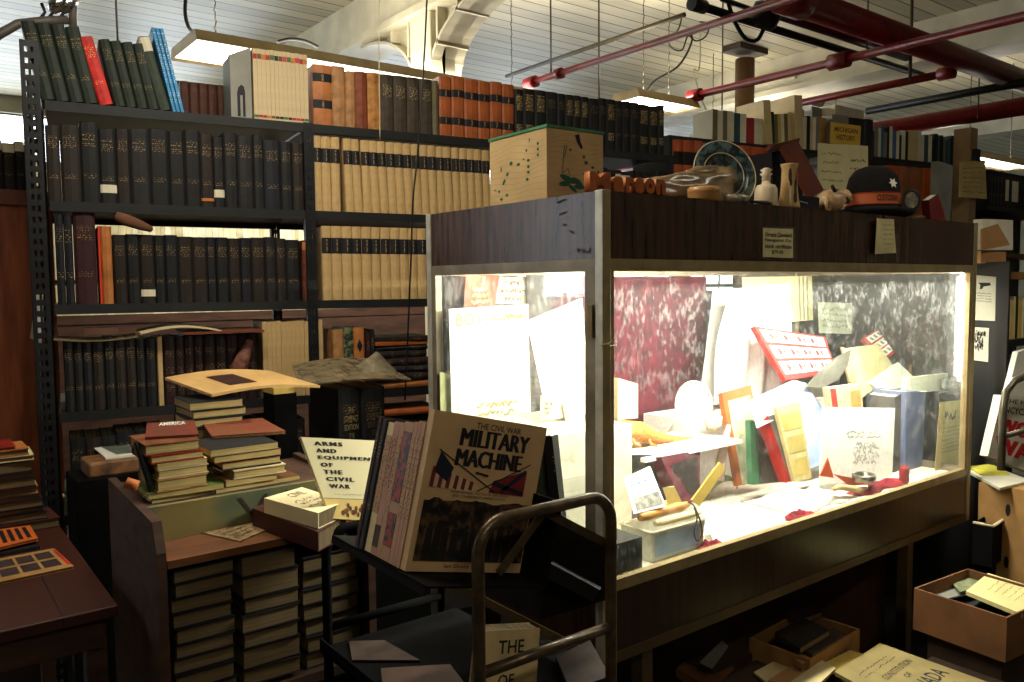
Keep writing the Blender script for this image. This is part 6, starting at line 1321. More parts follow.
# two big black volumes with gilt titles, a wrapped magazine over them
yG = 2.62; xg0, xg1, xg2 = hitY(339, 430, yG).x, hitY(362, 430, yG).x, hitY(385, 430, yG).x; zg = hitY(360, 388, yG).z; zb_ = .74
pk = (xg0 + xg2) / 2
tag(G().span((xg0 - .14, yG - .02, 0), (xg2 + .16, yG + .3, zb_ - .001)).obj('storage_box', matte, bevel=.004), 'black storage box under the two tall black gilt volumes', 'box')
gilt = mat('dull gilt', (170, 150, 100), rough=.4)
for i, (x0, x1) in enumerate(((xg0, xg1 - .001), (xg1, xg2))):
    M = Matrix.Translation(((x0 + x1) / 2, yG, zb_)); bkk = book(x1 - x0, zg - zb_, .24, c_black, M, ['tall black volume with bright gilt title lines under the wrapped magazine', 'tall black volume with fainter gilt title, right one under wrapped magazine'][i])
    hh_ = zg - zb_; w_ = (x1 - x0) * .6; qv = Q(V((-w_ / 2, -.0085, hh_ * .86)), V((w_ / 2, -.0085, hh_ * .86)), V((w_ / 2, -.0085, hh_ * .45)), V((-w_ / 2, -.0085, hh_ * .45)))
    g = G()
    for j, t_ in enumerate(('THE', 'COMPACT', 'EDITION', 'OF THE', 'DICTIONARY')): put_text(g, qv, t_, .3 if j in (0, 3) else .0, .05 + j * .19, .7 if j in (0, 3) else 1, .17 + j * .19)
    g.obj('gilt_title', gilt if i == 0 else mat('faint gilt', (96, 84, 60)), bkk, M=Matrix.Identity(4))
wr = mat('clear wrapped magazine', (150, 132, 100), rough=.18, scale=26, dark=(84, 74, 60), spec=.9)
P = [hitY(292, 366, 2.84), hitY(372, 360, 2.84), hitY(412, 381, 2.62), hitY(300, 387, 2.59)]
o, _ = sheet(P, .006, wr, 'magazine', 'plastic wrapped magazine lying over the two tall black volumes', 'magazine', .012, nu=10)
pa, pb2, pc3 = hitZ(350, 380, zg + .022), hitZ(404, 382, zg + .02), hitZ(376, 372, zg + .1)
g = G(); g.slab([hitY(343, 376, yG + .1), hitY(377, 351, yG + .14), hitY(403, 378, yG + .06), hitY(372, 382, yG + .02)], .002); g.obj('plastic_flap', mat('clouded plastic', (150, 138, 112), rough=.15, scale=20, dark=(90, 80, 62), spec=1), o)
tag(G().span((hitY(276, 390, yG).x, yG + .02, zg + .002), (hitY(296, 390, yG).x, yG + .12, zg + .022)).obj('booklet', mat('yellow top booklet', (212, 178, 90))), 'small yellow booklet beside the wrapped magazine', 'booklet'); tag(G().span((hitY(276, 390, yG).x, yG + .02, 0), (xg0 - .145, yG + .12, zg + .0015)).obj('storage_box', matte), 'narrow tall black box under the small yellow booklet', 'box')

# ============================================================ low table at the left with magazines
table_m = planks('red brown table boards', (84, 36, 20), (16, 8, 6), 0, .14, rough=.5, var=.3, line=.03)
tz = .75; c = hitZ(118, 605, tz); tx1, ty0 = c.x, c.y; ty1 = hitZ(40, 530, tz).y + .17
tb = empty('table', (tx1 - .4, (ty0 + ty1) / 2, 0), 'low red brown plank table carrying magazines and a tall stack of books', 'table')
G().span((tx1 - .95, ty0, tz - .028), (tx1, ty1, tz)).obj('table_top', table_m, tb, bevel=.003)
for x in (tx1 - .9, tx1 - .06):
    for y in (ty0 + .04, ty1 - .08): G().span((x, y, 0), (x + .04, y + .04, tz - .028)).obj('leg', old_wood, tb)
G().span((tx1 - .9, ty0 + .02, tz - .1), (tx1 - .03, ty0 + .04, tz - .028)).obj('apron', old_wood, tb)
o, q = lay([(-40, 566), (54, 548), (74, 566), (-38, 590)], tz + .009, .008, mat('buff album cover', (176, 132, 78), rough=.4), 'large buff magazine with rows of little pictures nearest on the table', pages=page_shade)
pm_ = mat('small dark photos', (70, 52, 48), scale=60, dark=(28, 26, 30))
g = G()
for i in range(4):
    for j in range(2): a0 = .15 + .2 * i; b0 = .12 + .4 * j; put_poly(g, q, [(a0, b0), (a0 + .17, b0), (a0 + .17, b0 + .32), (a0, b0 + .32)])
g.obj('little_pictures', pm_, o)
g = G(); put_poly(g, q, [(.96, .1), (.995, .1), (.995, .9), (.96, .9)]); g.obj('red_tip', ink_red, o)
o, q = lay([(-40, 535), (30, 525), (38, 538), (-38, 556)], tz + .026, .008, mat('orange picture cover', (212, 104, 44), rough=.4), 'orange magazine with dark figures behind the buff one on the table', pages=page_shade)
g = G(); 
for i in range(5): a0 = .42 + .11 * i; put_poly(g, q, [(a0, .1), (a0 + .06, .1), (a0 + .07, .85), (a0 + .01, .85)])
g.obj('dark_figures', ink, o)
lay([(-40, 550), (34, 538), (40, 546), (-38, 560)], tz + .010, .009, c_char, 'charcoal magazine under the orange one on the table')
yS = ty1 - .168; stk = [(58, .03, red_b, 'maroon book with a curling pale corner'), (46, .024, c_brown, 'dull brown book'), (44, .016, c_black, 'black book'), (42, .026, c_char, 'charcoal book'), (40, .014, c_dkred, 'dark red book'), (38, .024, c_tan2, 'buff paged book'), (36, .03, c_black, 'black book'), (34, .014, c_wine, 'wine red book'), (33, .036, c_black, 'thick black book'), (35, .016, cream, 'cream paged book'), (31, .02, c_tan, 'tan brown book'), (18, .008, redc, 'small red book')]
z = tz + .0006
for i, (ur, t_, m_, de) in enumerate(stk):
    x1 = hitY(ur, 480, yS).x; wd = .26
    M = Matrix.Translation((x1, yS + .004 * (i % 3), z)) @ Matrix.Rotation([.05, -.04, .02, .0][i % 4], 4, 'Z') @ place(V((0, 0, 1)), V((0, 1, 0)), V((-1, 0, 0)), V((0, 0, t_ / 2))) @ Matrix.Translation((0, .16, 0)) @ Matrix.Rotation(PI, 4, 'X') @ Matrix.Translation((0, 0, -wd)) @ Matrix.Translation((0, 0, 0))
    M = M @ Matrix.Translation((0, 0, 0)); book(t_, wd, .16, m_, M @ Matrix.Translation((0, 0, wd)) if False else M, '%s, %s up in the tall table stack' % (de, ORD[i]), 'book', 'tall stack on the table', pages=page_shade); z += t_ + .001
# low box of papers between the table and the crate bench, glossy booklet on the lower shelf
bz = .62; xb0, xb1 = tx1 + .012, fx0 - .03
b_ = tag(G().span((xb0 + .02, ty0 + .5, 0), (xb1, ty0 + .72, bz)).obj('storage_box', mat('dusty grey box', (60, 56, 52), rough=.8)), 'dusty grey box between the plank table and the crate bench', 'box')
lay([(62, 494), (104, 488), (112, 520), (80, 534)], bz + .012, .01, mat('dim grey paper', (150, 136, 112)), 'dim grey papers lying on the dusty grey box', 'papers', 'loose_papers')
o, q = lay([(92, 446), (120, 442), (160, 452), (106, 458)], .93, .006, paper, 'pale booklet with a grey picture in front of the dark folios', 'booklet', 'booklet')
g = G(); put_poly(g, q, [(.2, .15), (.9, .12), (.9, .85), (.25, .85)]); g.obj('grey_picture', mat('grey green photo', (110, 120, 104), scale=30, dark=(70, 76, 70)), o)
g_ = hitZ(110, 462, .925); tag(G().span((g_.x - .10, g_.y + .02, 0), (g_.x + .12, g_.y + .22, .87)).obj('storage_box', matte, bevel=.004), 'black box in front of the folios carrying a pale booklet', 'box')
tag(G().span((g_.x - .06, g_.y + .03, .8705), (g_.x + .10, g_.y + .18, .923)).obj('wooden_block', mat('tan carved block', (150, 104, 64), scale=24, dark=(70, 46, 32)), bevel=.008), 'tan worn wooden block under the pale booklet', 'block')

# ============================================================ wooden bookcase end behind the steel shelving at the left
zW = hitY(20, 191, 3.9).z
wb = empty('wooden_bookcase', (-.1, 4.05, 0), 'red brown wooden bookcase seen from its back at the left edge', 'bookcase')
pan_m = mat('red brown wood grain panel', (186, 104, 64), rough=.6, scale=5, dark=(128, 64, 40), stretch=(6, 6, .7))
G().span((-.35, 3.88, 0), (.56, 3.90, zW - .06)).obj('back_panel', pan_m, wb)
G().span((-.37, 3.86, zW - .06), (.58, 4.2, zW)).obj('top_board', mat('brown top board', (128, 72, 48), rough=.5, scale=6), wb)
G().span((.54, 3.90, 0), (.56, 4.18, zW - .06)).obj('side_panel', pan_m, wb)
xx = .50
for i in range(13):
    w_ = .026 + .008 * (i % 3); m_ = (c_navy, c_black, c_brown)[i % 3]
    book(w_, .19 + .01 * (i % 2), .14, m_, Matrix.Translation((xx - w_ / 2, 3.90, zW + .0005)), 'dark book with a pale head band, %s from right on the wooden bookcase' % ORD[i], 'book', 'books on the wooden bookcase', bands=((.80, .98, stick(0, 1)[2], 'paper_band'),)); xx -= w_ + .001
# taller ranges further back, seen only through gaps; rear one added to darken them
for i, (y_, x_, x2, h_) in enumerate(((5.9, 1.2, 5.6, 2.0), (7.6, 1.0, 6.2, 2.0))):
    t_ = empty('bookcase', ((x_ + x2) / 2, y_, 0), ['wooden range of pale books glimpsed behind the tall shelving', 'added dark backed bookcase farther behind the tall shelving, darkening its gaps'][i], 'bookcase')
    if i == 0:
        G().span((.6, 5.84, 0), (5.6, 5.86, 1.33)).obj('front_panel', old_wood, t_); G().span((.6, 6.1, 0), (5.6, 6.12, 1.95)).obj('back_panel', old_wood, t_)
        for z_ in (1.27, 1.56, 1.96): G().span((.6, 5.84, z_ - .008), (5.6, 6.1, z_ - .0005)).obj('shelf', old_wood, t_)
    else:
        G().span((x_, y_, 0), (x2, y_ + .02, h_)).obj('back_panel', old_wood, t_); G().span((x_, y_ + .02, h_ - .03), (x2, y_ + .4, h_)).obj('top_board', old_wood, t_)
# white paper hanging beside the near post of the steel shelving
o, q = card([(37, 290), (43, 292), (44, 345), (30, 338)], 3.30, paper, 'white paper slip hanging beside the near post of the steel shelving', 'paper', 'paper_slip')
pw_r = mat('dusty red spine', (120, 60, 50)); pw_k = mat('dusty dark spine', (62, 54, 48))
pw = [mat('mix %s' % n, c, rough=.5, var=.08) for n, c in (('white', (222, 216, 196)), ('cream', (208, 186, 136)), ('olive', (112, 104, 62)), ('grey', (130, 128, 118)), ('red', (164, 44, 34)), ('teal', (40, 74, 84)), ('black', (30, 28, 28)), ('tan', (168, 124, 76)), ('yellow', (206, 178, 90)), ('blue', (70, 110, 140)))]
# ============================================================ second run of shelving behind the case, books on its top
s0b, s1b = S_(672)[0], S_(964)[0]; zB2, zB3 = 2.25, 1.90
rk = empty('bookcase', SW((s0b + s1b) / 2, .15, 0), 'further dark bookcase behind the display case with mixed books on top', 'bookcase')
for z in (zB2, zB3, 1.5, 1.1, .7, .3): g = G(); sbox(g, s0b, s1b, .0, .30, z - .02, z - .0005); g.obj('shelf', shelf_dk, rk)
for s in (s0b - .02, (s0b + s1b) / 2, s1b): g = G(); sbox(g, s, s + .02, .0, .30, 0, zB2 - .021 if False else zB2); g.obj('side_panel', shelf_dk, rk)
g = G(); sbox(g, s0b, s1b, .29, .30, 0, 1.45); g.obj('back_panel', shelf_dk, rk)
run(800, 962, 16, 1.5, .33, [mat('dusty brown spine', (128, 104, 84)), mat('dusty grey spine', (140, 134, 124)), pw_r, pw_k], lambda i, m: 'dusty bound volume', 'seen through far case glass', 'dusty bound volumes behind the case', name='bound_volume', jw=.3, jh=.05, seed=91, d=.16)
NW = dict(zip([m.name for m in pw], 'white cream olive grey red teal black tan yellow blue'.split()))
nmx = lambda i, m: '%s book' % NW.get(m.name, 'mixed')
run(712, 746, 6, zB2, .16, (pw[2], pw[0], pw[2], pw[0], pw[5], pw[0]), nmx, 'right of the round lamp rods', 'mixed books', jw=.2, jh=.06, seed=71, d=.15, kind='soft', name='paperback')
run(747, 762, 4, zB2, .135, (pw[4], pw[4], pw[0], pw[0]), nmx, 'below the column', 'mixed books', jw=.1, jh=.04, seed=72, d=.15, kind='soft', name='paperback')
run(763, 770, 1, zB2, .235, [pw[1]], 'tall cream folder', 'leaning before the brown column', jw=0, same=True, kind='soft', d=.2, tilt=-.1, y=-.02, name='paperback')
run(771, 792, 6, zB2, .18, (pw[6], pw[2], pw[8], pw[0], pw[2], pw[1]), nmx, 'between tall folders', 'mixed books', jw=.2, jh=.1, seed=73, d=.16, kind='soft', tilt=-.06, name='paperback')
run(793, 801, 1, zB2, .285, [pw[1]], 'tallest cream folder', 'on the further bookcase', jw=0, same=True, kind='soft', d=.22, tilt=-.07, y=-.02, name='paperback')
run(802, 826, 7, zB2, .18, (pw[0], pw[6], pw[1], pw[0], pw[3], pw[7], pw[7]), nmx, 'before the dark block', 'mixed books', jw=.2, jh=.04, seed=74, d=.16, kind='soft', name='paperback')
run(827, 868, 3, zB2 - .06, .26, (pw[3], pw[6], pw[6]), nmx, 'behind the yellow sign', 'mixed books', jw=.5, jh=.03, seed=75, d=.16, y=-.03, name='paperback')
run(870, 962, 30, zB2, .165, [pw[0], pw[1], pw[4], pw[5], pw[6], pw[7], pw[0], pw[3], pw[6], pw[9]], nmx, 'beyond the yellow sign', 'mixed books beyond the sign', jw=.4, jh=.14, seed=76, d=.14, kind='soft', name='paperback')
# big folders leaning with their faces out
card([(770, 113), (793, 116), (796, 152), (782, 156)], 3.05, pw[1], 'cream folder face leaning beside the brown column', 'folder', 'folder', th=.01, base=zB2 + .0005)
o, q = card([(778, 105), (804, 110), (806, 140), (792, 148)], 2.98, pw[7], 'tan folder with a black square label leaning among mixed books', 'folder', 'folder', th=.01, base=zB2 + .0005)
g = G(); put_poly(g, q, [(.3, .25), (.7, .25), (.7, .6), (.3, .6)]); g.obj('square_label', ink, o)
card([(812, 106), (826, 109), (828, 128), (814, 128)], 2.95, pw[3], 'grey magazine face above the mixed books', 'magazine', 'magazine', th=.008, base=zB2 + .0005)
card([(826, 109), (846, 114), (844, 130), (827, 128)], 2.94, mat('dim photo cover', (100, 100, 84), scale=40, dark=(30, 30, 28)), 'dark photo magazine leaning beside the yellow sign', 'magazine', 'magazine', th=.008, base=zB2 + .0005)
g = G(); p0, p1 = hitY(829, 124, 2.9), hitY(858, 112, 2.9); g.span((p0.x, 2.86, p0.z), (p1.x, 3.02, p1.z)); tag(g.obj('white_box', pw[0]), 'white flat box above the yellow sign with a dark arched end', 'box')
thick([(800, 60 + 42), (818, 84), (834, 86), (822, 108)], 4.6, .5, mat('grey duct metal', (84, 84, 78), rough=.4, metal=.3), 'slanted grey duct rising behind the mixed books', mat('grey duct metal', (84, 84, 78)), 'duct', 'duct')
# orange binders on the board below
orb = mat('orange brown binder', (184, 84, 34), rough=.5, var=.15); tanb = mat('tan brown binder', (150, 92, 56), rough=.5, var=.15)
run(672, 702, 3, zB3, .33, [orb], 'tall orange binder with black marks', 'behind the tan bag', 'orange binders', jw=.05, jh=.01, d=.2, y=-.012, name='ring_binder', cat='binder', bands=lambda i: ((.62, .82, ink, 'black_mark'),))
run(735, 766, 2, zB3, .33, [orb], 'broad orange binder', 'behind the platter', 'orange binders', jw=.05, jh=.01, d=.2, y=-.012, name='ring_binder', cat='binder')
run(884, 941, 5, zB3 - .03, .33, (orb, tanb, tanb), 'tan orange binder leaning a little', 'beyond the bowler hat', 'tan orange binders', jw=.1, jh=.02, d=.2, y=-.012, name='ring_binder', cat='binder', tilt=.05, seed=78)
run(945, 962, 3, zB3, .27, [pw[6], pw[3]], nmx, 'beside the parchment notice', jw=.1, d=.2, seed=79)
# yellow sign
Ps = flat([hitP(u, v, SW(0, -.06, 0), SN) for u, v in ((831, 122), (861, 126), (860, 146), (830, 143))], [(831, 122), (861, 126), (860, 146), (830, 143)])
o = G().slab(Ps, .003, n=-SN).obj('sign', mat('yellow card sign', (220, 178, 70), rough=.6, var=.04)); tag(o, 'yellow MICHIGAN HISTORY sign fixed to the further bookcase', 'sign')
q = Q(*Ps); g = G(); put_text(g, q, 'MICHIGAN', .12, .18, .9, .42, bold=.025); put_text(g, q, 'HISTORY', .2, .54, .82, .80, bold=.025); g.obj('lettering', ink_br, o)
# tan post with the parchment notice
pp = hitY(972, 180, 2.22); pm2 = mat('tan painted post', (140, 116, 78), rough=.6, var=.15)
po_ = G().span((pp.x - .03, pp.y, 0), (pp.x + .06, pp.y + .1, 2.42)).obj('column', pm2); po_['kind'] = 'structure'
px4 = [(960, 162), (985, 160), (987, 199), (959, 197)]; P = flat([hitY(u, v, pp.y - .02) for u, v in px4], px4)
o = G().slab(P, .003).obj('notice', mat('parchment', (196, 172, 116), rough=.8, var=.12)); tag(o, 'scalloped parchment notice hanging on the tan post', 'notice')
q = Q(*P); g = G(); scribble(g, q, .08, .12, .92, .9, 6, .012, 41, amp=.2); g.obj('print', ink_br, o)
tag(G().span((pp.x - .02, pp.y - .03, hitY(975, 162, pp.y).z), (pp.x + .035, pp.y - .005, hitY(975, 150, pp.y).z)).obj('clip', ink), 'black clip holding the parchment notice', 'clip')

# ============================================================ black bookcase at the right edge
kx, ky = 3.72, 1.425
kb = empty('bookcase', (kx + .5, ky + .3, 0), 'black bookcase at the right edge with flyers taped on its end', 'bookcase')
zk = 2.02; blk = mat('black laminate', (22, 20, 20), rough=.5, var=.2)
zpan = hitX(985, 262, kx).z
G().span((kx, ky, 0), (kx + .02, ky + .75, zpan)).obj('end_panel', blk, kb)
G().span((kx + .02, ky + .70, 0), (kx + 1.3, ky + .72, 1.75)).obj('back_panel', blk, kb)
zsh = [hitY(1012, v, ky).z for v in (272, 340, 395)]
ochre = mat('worn ochre shelf board', (132, 96, 50), rough=.6, scale=10, dark=(90, 60, 32))
for i, z in enumerate([zsh[0] + .0, zsh[1], zsh[2], .4]): G().span((kx + .02, ky, z - .03 if i else z - .03), (kx + 1.3, ky + .7, z)).obj('shelf', ochre if i == 0 else blk, kb)
def mini(x0, n, z, h, mats, desc, place, group, seed, d=.15):
    r = random.Random(seed); x = x0
    for i in range(n):
        w_ = r.uniform(.016, .03); m_ = mats[i % len(mats)]; book(w_, h * r.uniform(.9, 1.05), d, m_, Matrix.Translation((x + w_ / 2, ky + .02, z + .0005)), '%s %s from left, %s' % (ORD[i], desc(i, m_), place), 'book', group, kind='soft'); x += w_ + .001
mini(kx + .03, 9, zsh[1], .18, (pw[8], pw[0], pw[8], pw[1], pw[6], pw[8]), nmx, 'upper shelf of black bookcase', 'books on the upper shelf at the right edge', 81)
mini(kx + .03, 9, zsh[2], .16, (pw[9], pw[9], pw[6], mat('mix green', (70, 150, 50)), pw[8], pw[4]), lambda i, m: 'green book' if 'green' in m.name else nmx(i, m), 'lower shelf of black bookcase', 'books on the lower shelf at the right edge', 82)
# flyers on its end
def flyer(px, label, fn):
    P = flat([hitX(u, v, kx - .002) for u, v in px], px); o = G().slab(P, .001, n=V((-1, 0, 0))).obj('flyer', paper_d); tag(o, label, 'flyer'); fn(Q(*P), o)
paper_d = mat('pale flyer paper', (200, 196, 176), rough=.8, var=.05)
def f1(q, o):
    g = G(); put_poly(g, q, [(.2, .16), (.75, .14), (.78, .2), (.45, .24), (.38, .30), (.26, .30), (.3, .22)]); scribble(g, q, .1, .36, .9, .6, 4, .012, 51, amp=.2); g.obj('pistol_print', ink, o)
def f2_(q, o): g = G(); scribble(g, q, .1, .1, .8, .7, 3, .05, 52, amp=.6); g.obj('black_drawing', ink, o)
flyer([(974, 275), (996, 277), (995, 321), (974, 320)], 'pale flyer with a black pistol drawing on the black bookcase end', f1)
flyer([(973, 327), (989, 328), (988, 362), (973, 360)], 'pale flyer with a black sketch below the pistol flyer', f2_)
# white box and folders on top of the bookcase
zw = zsh[0]
p0 = hitY(983, 222, 1.6); p1 = hitY(1012, 222, 1.6)
for i, (u0, v0, u1, v1, m_, lb, nm) in enumerate(((981, 251, 1006, 263, pw[7], 'tan box beneath the white board on the black bookcase', 'flat_box'), (983, 219, 1013, 250, pw[0], 'white board standing behind a tan folder at the right edge', 'white_board'))):
    P = [hitY(a_, b_, 1.52 + .06 * i) for a_, b_ in ((u0, v0), (u1, v0 + 1), (u1, v1), (u0, v1))]; tag(G().slab(P, .04, n=V((0, -1, 0))).obj(nm, m_), lb, 'box' if i == 0 else 'board')
card([(982, 229), (998, 224), (1010, 245), (982, 250)], 1.5, pw[7], 'tan folder slanting before the white board at the right edge', 'folder', 'folder', th=.006)
# black binders and tan rail seen above
zz = hitY(1000, 207, 2.3).z
bs_ = empty('bookcase', hitY(1010, 300, 2.5) * 1, 'far black bookcase behind the notice holding black binders', 'bookcase'); 
xa = hitY(988, 200, 2.3).x
for z in (zz, zz - .30): G().span((xa, 2.3, z - .025), (xa + 1.3, 2.6, z)).obj('shelf', blk if z == zz else ochre, bs_)
G().span((xa, 2.3, 0), (xa + .02, 2.6, zz - .33)).obj('side_panel', blk, bs_); G().span((xa, 2.59, 0), (xa + 1.3, 2.6, zz + .26)).obj('back_panel', blk, bs_)
x = xa + .03
for i in range(12):
    w_ = .05; book(w_, .23, .2, c_black if i % 3 else c_char, Matrix.Translation((x + w_ / 2, 2.31, zz + .0005)), '%s black binder from left, behind the parchment notice' % ORD[i], 'binder', 'black binders behind the notice', name='binder', bands=((.2, .8, lab_white, 'white_strip'),) if i in (5, 7, 8) else ()); x += w_ + .001
# ============================================================ second truck at the right edge with the war encyclopedia
t2 = empty('book_truck', (3.1, .95, 0), 'grey tubular book truck at the right edge holding a war encyclopedia', 'book truck')
ty = 1.10; gt = mat('grey steel tube', (120, 112, 96), rough=.35, metal=.5)
P = [hitY(u, v, ty) for u, v in ((999, 560), (1001, 470), (1003, 410), (1006, 392), (1014, 381), (1030, 374), (1060, 368))]
G().tube(P[1:], .012, 12).obj('end_frame', gt, t2); e_ = P[-1]
G().tube([e_, e_ + V((.03, 0, -.03)), e_ + V((.035, 0, -.75))], .012, 12).obj('end_frame', gt, t2)
a_, b_ = hitY(1002, 437, ty), hitY(1050, 437, ty); G().tube([a_, V((b_.x, ty, a_.z))], .009, 10).obj('crossbar', gt, t2)
px5 = [(1002, 395), (1060, 400), (1052, 482), (988, 456)]
o, q = thick(px5, [1.20, 1.14, 1.14, 1.20], .03, mat('white encyclopedia cover', (224, 216, 196), rough=.4, var=.03), 'white war encyclopedia with huge red letters on the right edge truck')
g = G(); put_text(g, q, 'THE HISTORICAL', .06, .05, 1.0, .12, bold=.01); put_text(g, q, 'ENCYCLOPEDIA OF', .04, .17, 1.0, .27, bold=.012); g.obj('black_lettering', ink, o)
g = G(); put_text(g, q, 'WORLD', .06, .36, .98, .58, bold=.015, fat=.016); put_text(g, q, 'WAR II', .06, .65, .98, .88, bold=.015, fat=.016); g.obj('red_lettering', mat('poster red print', (206, 30, 34)), o)
card([(1018, 352), (1060, 340), (1060, 402), (1006, 400)], 1.32, paper, 'plain white book leaning behind the war encyclopedia', 'book', 'book', th=.02)
# cardboard carton with slots, papers and trays under the encyclopedia
kc = cardboard
x0_, x1_ = 3.44, 3.78; ysl = 1.36
z_a = hitY(985, 486, ysl).z; P = [hitY(968, 482, ysl), hitY(1001, 492, ysl), hitY(998, 552, ysl), hitY(965, 560, ysl)]
xcl, xcr = P[0].x, P[1].x
co = tag(G().span((3.43, 1.05, 0), (xcr + .0, 1.40, z_a)).obj('carton', mat('pale tan carton', (168, 124, 72), rough=.8, var=.12)), 'tall tan carton with two dark slots standing beside the display case', 'carton')
qx = Q(V((3.43, 1.385, z_a)), V((3.43, 1.07, z_a)), V((3.43, 1.07, .2)), V((3.43, 1.385, .2)))
g = G(); dots(g, qx, [(.3, .18, .03, .05, 0), (.3, .6, .03, .05, 0)]); g.obj('slot', ink, co)
lay([(966, 470), (990, 465), (1030, 480), (1000, 488)], z_a + .012, .010, pw[0], 'white papers fanned on top of the tan carton', 'papers', 'loose_papers')
lay([(968, 466), (992, 464), (1010, 474), (980, 474)], z_a + .018, .005, mat('yellow paper', (220, 210, 80)), 'yellow paper on top of the tan carton', 'paper', 'yellow_paper')
def open_box(p, ux, uy, w_, d_, z0, z1, m, label, name='carton', th=.006):
    """open topped carton: corner p, directions ux, uy"""
    p = V((p.x, p.y, 0)); ux = V((ux.x, ux.y, 0)).normalized(); uy = V((uy.x, uy.y, 0)).normalized(); U = V((0, 0, 1)); C4 = [p, p + ux * w_, p + ux * w_ + uy * d_, p + uy * d_]
    c = sum(C4, V((0, 0, 0))) / 4; In = []
    for q_ in C4: s_ = (c - q_); In.append(q_ + V((s_.x, s_.y, 0)) * (2 * th / min(w_, d_)))
    vs = [q_ + U * z0 for q_ in C4] + [q_ + U * z1 for q_ in C4] + [q_ + U * z1 for q_ in In] + [q_ + U * (z0 + th) for q_ in In]
    fs = [(0, 1, 2, 3)] + [(i, (i + 1) % 4, 4 + (i + 1) % 4, 4 + i) for i in range(4)] + [(4 + i, 4 + (i + 1) % 4, 8 + (i + 1) % 4, 8 + i) for i in range(4)] + [(8 + i, 8 + (i + 1) % 4, 12 + (i + 1) % 4, 12 + i) for i in range(4)] + [(12, 13, 14, 15)]
    o = G().add(vs, fs).obj(name, m); return tag(o, label, 'carton')
# big brown carton at the lower right, near corner towards us
zc1 = .46; N_ = hitZ(1007, 618, zc1); Lf = hitZ(914, 588, zc1); ux = Lf - N_; w1 = ux.length; uy = V((-ux.y, ux.x, 0)); 
if uy.dot(_r) < 0: uy = -uy
zbot = hitP(1003, 663, N_, V((FW.x, FW.y, 0)).normalized()).z
big_c = open_box(N_, ux, uy, w1, .34, zbot, zc1, mat('brown carton board', (112, 72, 38), rough=.8, var=.2, scale=8), 'large open brown carton full of papers, lower right', 'carton')
cc_ = N_ + ux.normalized() * w1 * .5 + uy.normalized() * .17
tag(G().box((cc_.x, cc_.y, zbot / 2 - .0005), (w1 * .8, .26, zbot - .001), rotm('Z', math.atan2(ux.y, ux.x))).obj('carton', mat('dark brown carton', (58, 40, 26), rough=.8)), 'dark carton hidden under the large open brown one', 'carton')
for i, (px, z, th_, m_, lb) in enumerate(((((930, 596), (975, 578), (1010, 596), (965, 612)), zc1 - .07, .05, c_char, 'charcoal folder in the large brown carton'), (((925, 590), (955, 580), (975, 592), (940, 600)), zc1 - .045, .006, pw[3], 'grey leaflet at the back of large brown carton'), (((950, 580), (978, 573), (990, 583), (960, 592)), zc1 - .03, .006, mat('green patterned leaflet', (86, 110, 70), scale=40, dark=(150, 140, 110)), 'green patterned leaflet in the large brown carton'), (((966, 591), (988, 573), (1050, 592), (1022, 614)), zc1 - .008, .014, mat('pale yellow paper', (214, 202, 140), rough=.8, var=.06), 'pale yellow paper curling on top inside large brown carton'))):
    o, q = lay(px, z, th_, m_, lb, 'paper', ['folder', 'leaflet', 'leaflet', 'yellow_paper'][i])
    if i == 3: g = G(); scribble(g, q, .3, .2, .9, .8, 5, .008, 61, amp=.15); g.obj('print', ink_br, o)
# tray box above it at the right
tz_ = hitY(1010, 525, 1.15).z
tray_n = open_box(hitZ(993, 527, .56), V((1, .1, 0)), V((-.1, 1, 0)), .5, .07, .40, .56, matte, 'shallow cream rimmed black tray box at the right edge above the large carton', 'carton').name
b2 = hitZ(993, 527, .56); G().tube([b2 + V((-.07, 1, 0)).normalized() * .07 + V((0, 0, .003)), b2 + V((0, 0, .003)), b2 + V((.497, .05, .003))], .006, 6).obj('rim', cream, bpy.data.objects[tray_n]); tag(G().span((b2.x + .02, b2.y + .03, 0), (b2.x + .45, b2.y + .068, .399)).obj('crate', matte), 'black crate under the cream rimmed tray box at the right edge', 'crate')
# small carton of books, newspaper and scattered magazines on the floor
zf = .30; nA = hitZ(810, 660, zf); nB = hitZ(860, 629, zf); ux = nB - nA; uy = V((-ux.y, ux.x, 0)); 
sc_ = open_box(nA, ux, uy, ux.length, .22, .12, zf, mat('ochre carton', (150, 108, 56), rough=.8, var=.15), 'small open carton of books on the floor under the display case', 'carton')
q = Q(*[nA + ux * a + V((0, 0, -dz)) - uy.normalized() * .001 for a, dz in ((.35, .03), (.75, .03), (.75, .1), (.35, .1))]); g = G(); 
for i in range(4): put_line(g, q, .1 + .25 * i, .1, .1 + .25 * i, .9, .12)
g.obj('printed_mark', ink_br, sc_)
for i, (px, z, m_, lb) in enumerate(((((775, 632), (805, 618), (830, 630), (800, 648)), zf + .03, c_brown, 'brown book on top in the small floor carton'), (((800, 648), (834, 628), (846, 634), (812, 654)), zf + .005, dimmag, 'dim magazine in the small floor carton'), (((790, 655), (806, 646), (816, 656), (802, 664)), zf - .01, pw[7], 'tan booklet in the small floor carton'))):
    lay(px, z, .02, m_, lb, 'book', 'book', pages=page_shade)
lay([(780, 610), (805, 604), (822, 612), (798, 620)], zf + .02, .02, c_dkred, 'dark maroon book behind the small floor carton', 'book', 'book', pages=page_shade)
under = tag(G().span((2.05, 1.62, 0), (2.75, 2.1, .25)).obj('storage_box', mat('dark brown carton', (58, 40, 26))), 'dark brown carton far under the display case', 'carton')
tag(G().span((1.9, 1.25, 0), (2.25, 1.60, .238)).obj('carton', mat('dark brown carton', (58, 40, 26))), 'low dark carton on the floor below scattered magazines', 'carton')
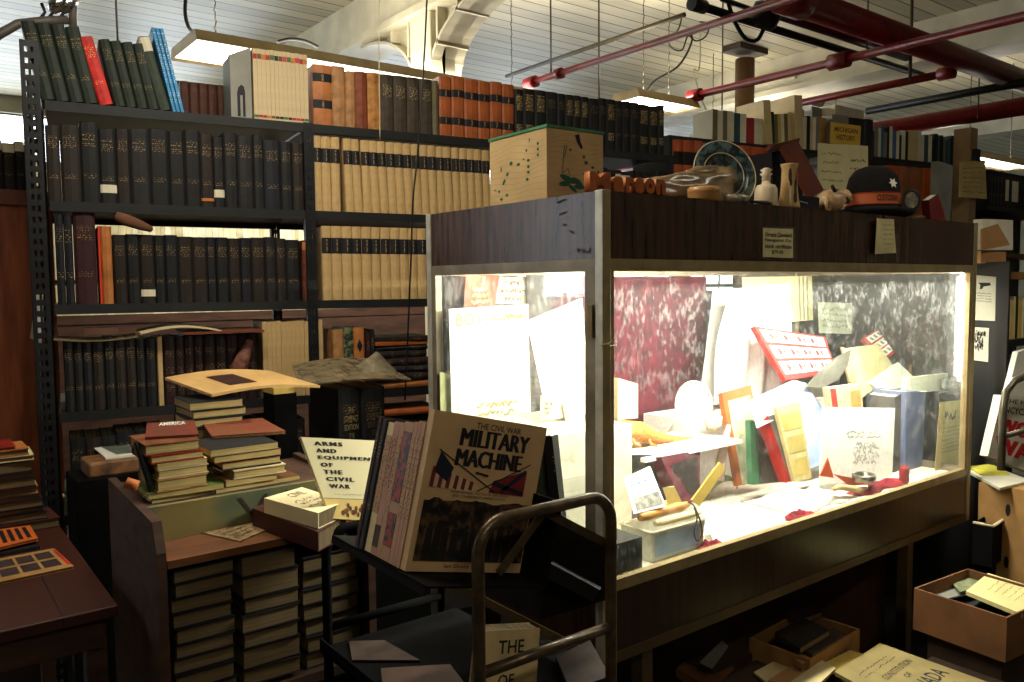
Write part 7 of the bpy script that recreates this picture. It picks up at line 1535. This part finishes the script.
zn = .27; o, q = lay([(880, 643), (1010, 690), (960, 740), (835, 672)], zn, .012, mat('yellowed newsprint', (146, 128, 80), rough=.85, var=.1), 'folded yellowed newspaper lying at the bottom of the picture', 'newspaper', 'newspaper')
qn_ = Q(q.at(0, 1, 0), q.at(0, 0, 0), q.at(1, 0, 0), q.at(1, 1, 0)); qn_.n = V((0, 0, 1))
g = G(); put_text(g, qn_, 'CONSTITUTION', .32, .27, .86, .33); put_text(g, qn_, 'OF', .52, .37, .62, .42); put_text(g, qn_, 'CANADA', .25, .47, .9, .60, bold=.01); scribble(g, qn_, .15, .12, .85, .22, 2, .006, 71, amp=.2); scribble(g, qn_, .1, .65, .9, .95, 5, .005, 72, amp=.2); g.obj('headline', ink, o)
for i, (px, z, lb) in enumerate(((((754, 672), (785, 655), (800, 664), (768, 684)), .25, 'slim pale magazine fanned on the floor left of newspaper'), (((768, 680), (805, 657), (818, 666), (784, 692)), .262, 'second slim pale magazine fanned on the floor'), (((790, 682), (822, 660), (836, 668), (806, 696)), .274, 'crumpled pale magazine nearest the newspaper'), (((822, 664), (850, 650), (868, 655), (842, 676)), .262, 'crumpled yellow wrapper beside the newspaper'))):
    lay(px, z, .008, [pw[1], pw[7], pw[1], pw[8]][i], lb, pages=page_shade)
lay([(676, 668), (700, 650), (735, 668), (712, 690)], .24, .03, mat('rust brown cover', (120, 76, 44)), 'rust brown book lying on the floor under the display case', 'book', 'book', pages=page_shade)
lay([(700, 662), (722, 640), (728, 646), (712, 668)], .3, .004, pw[3], 'grey sheet sticking up on the floor under display case', 'paper', 'paper_sheet')
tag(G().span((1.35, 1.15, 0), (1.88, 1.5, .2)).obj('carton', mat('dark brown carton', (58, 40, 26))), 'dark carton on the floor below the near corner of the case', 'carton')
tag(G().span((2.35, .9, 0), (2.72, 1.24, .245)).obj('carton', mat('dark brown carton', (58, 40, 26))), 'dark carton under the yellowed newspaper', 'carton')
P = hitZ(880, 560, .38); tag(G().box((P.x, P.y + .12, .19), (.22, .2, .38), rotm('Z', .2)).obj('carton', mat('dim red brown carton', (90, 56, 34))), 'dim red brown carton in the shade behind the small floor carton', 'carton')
# what the report reads: nothing hidden, nothing left unlabelled
bpy.context.view_layer.update()
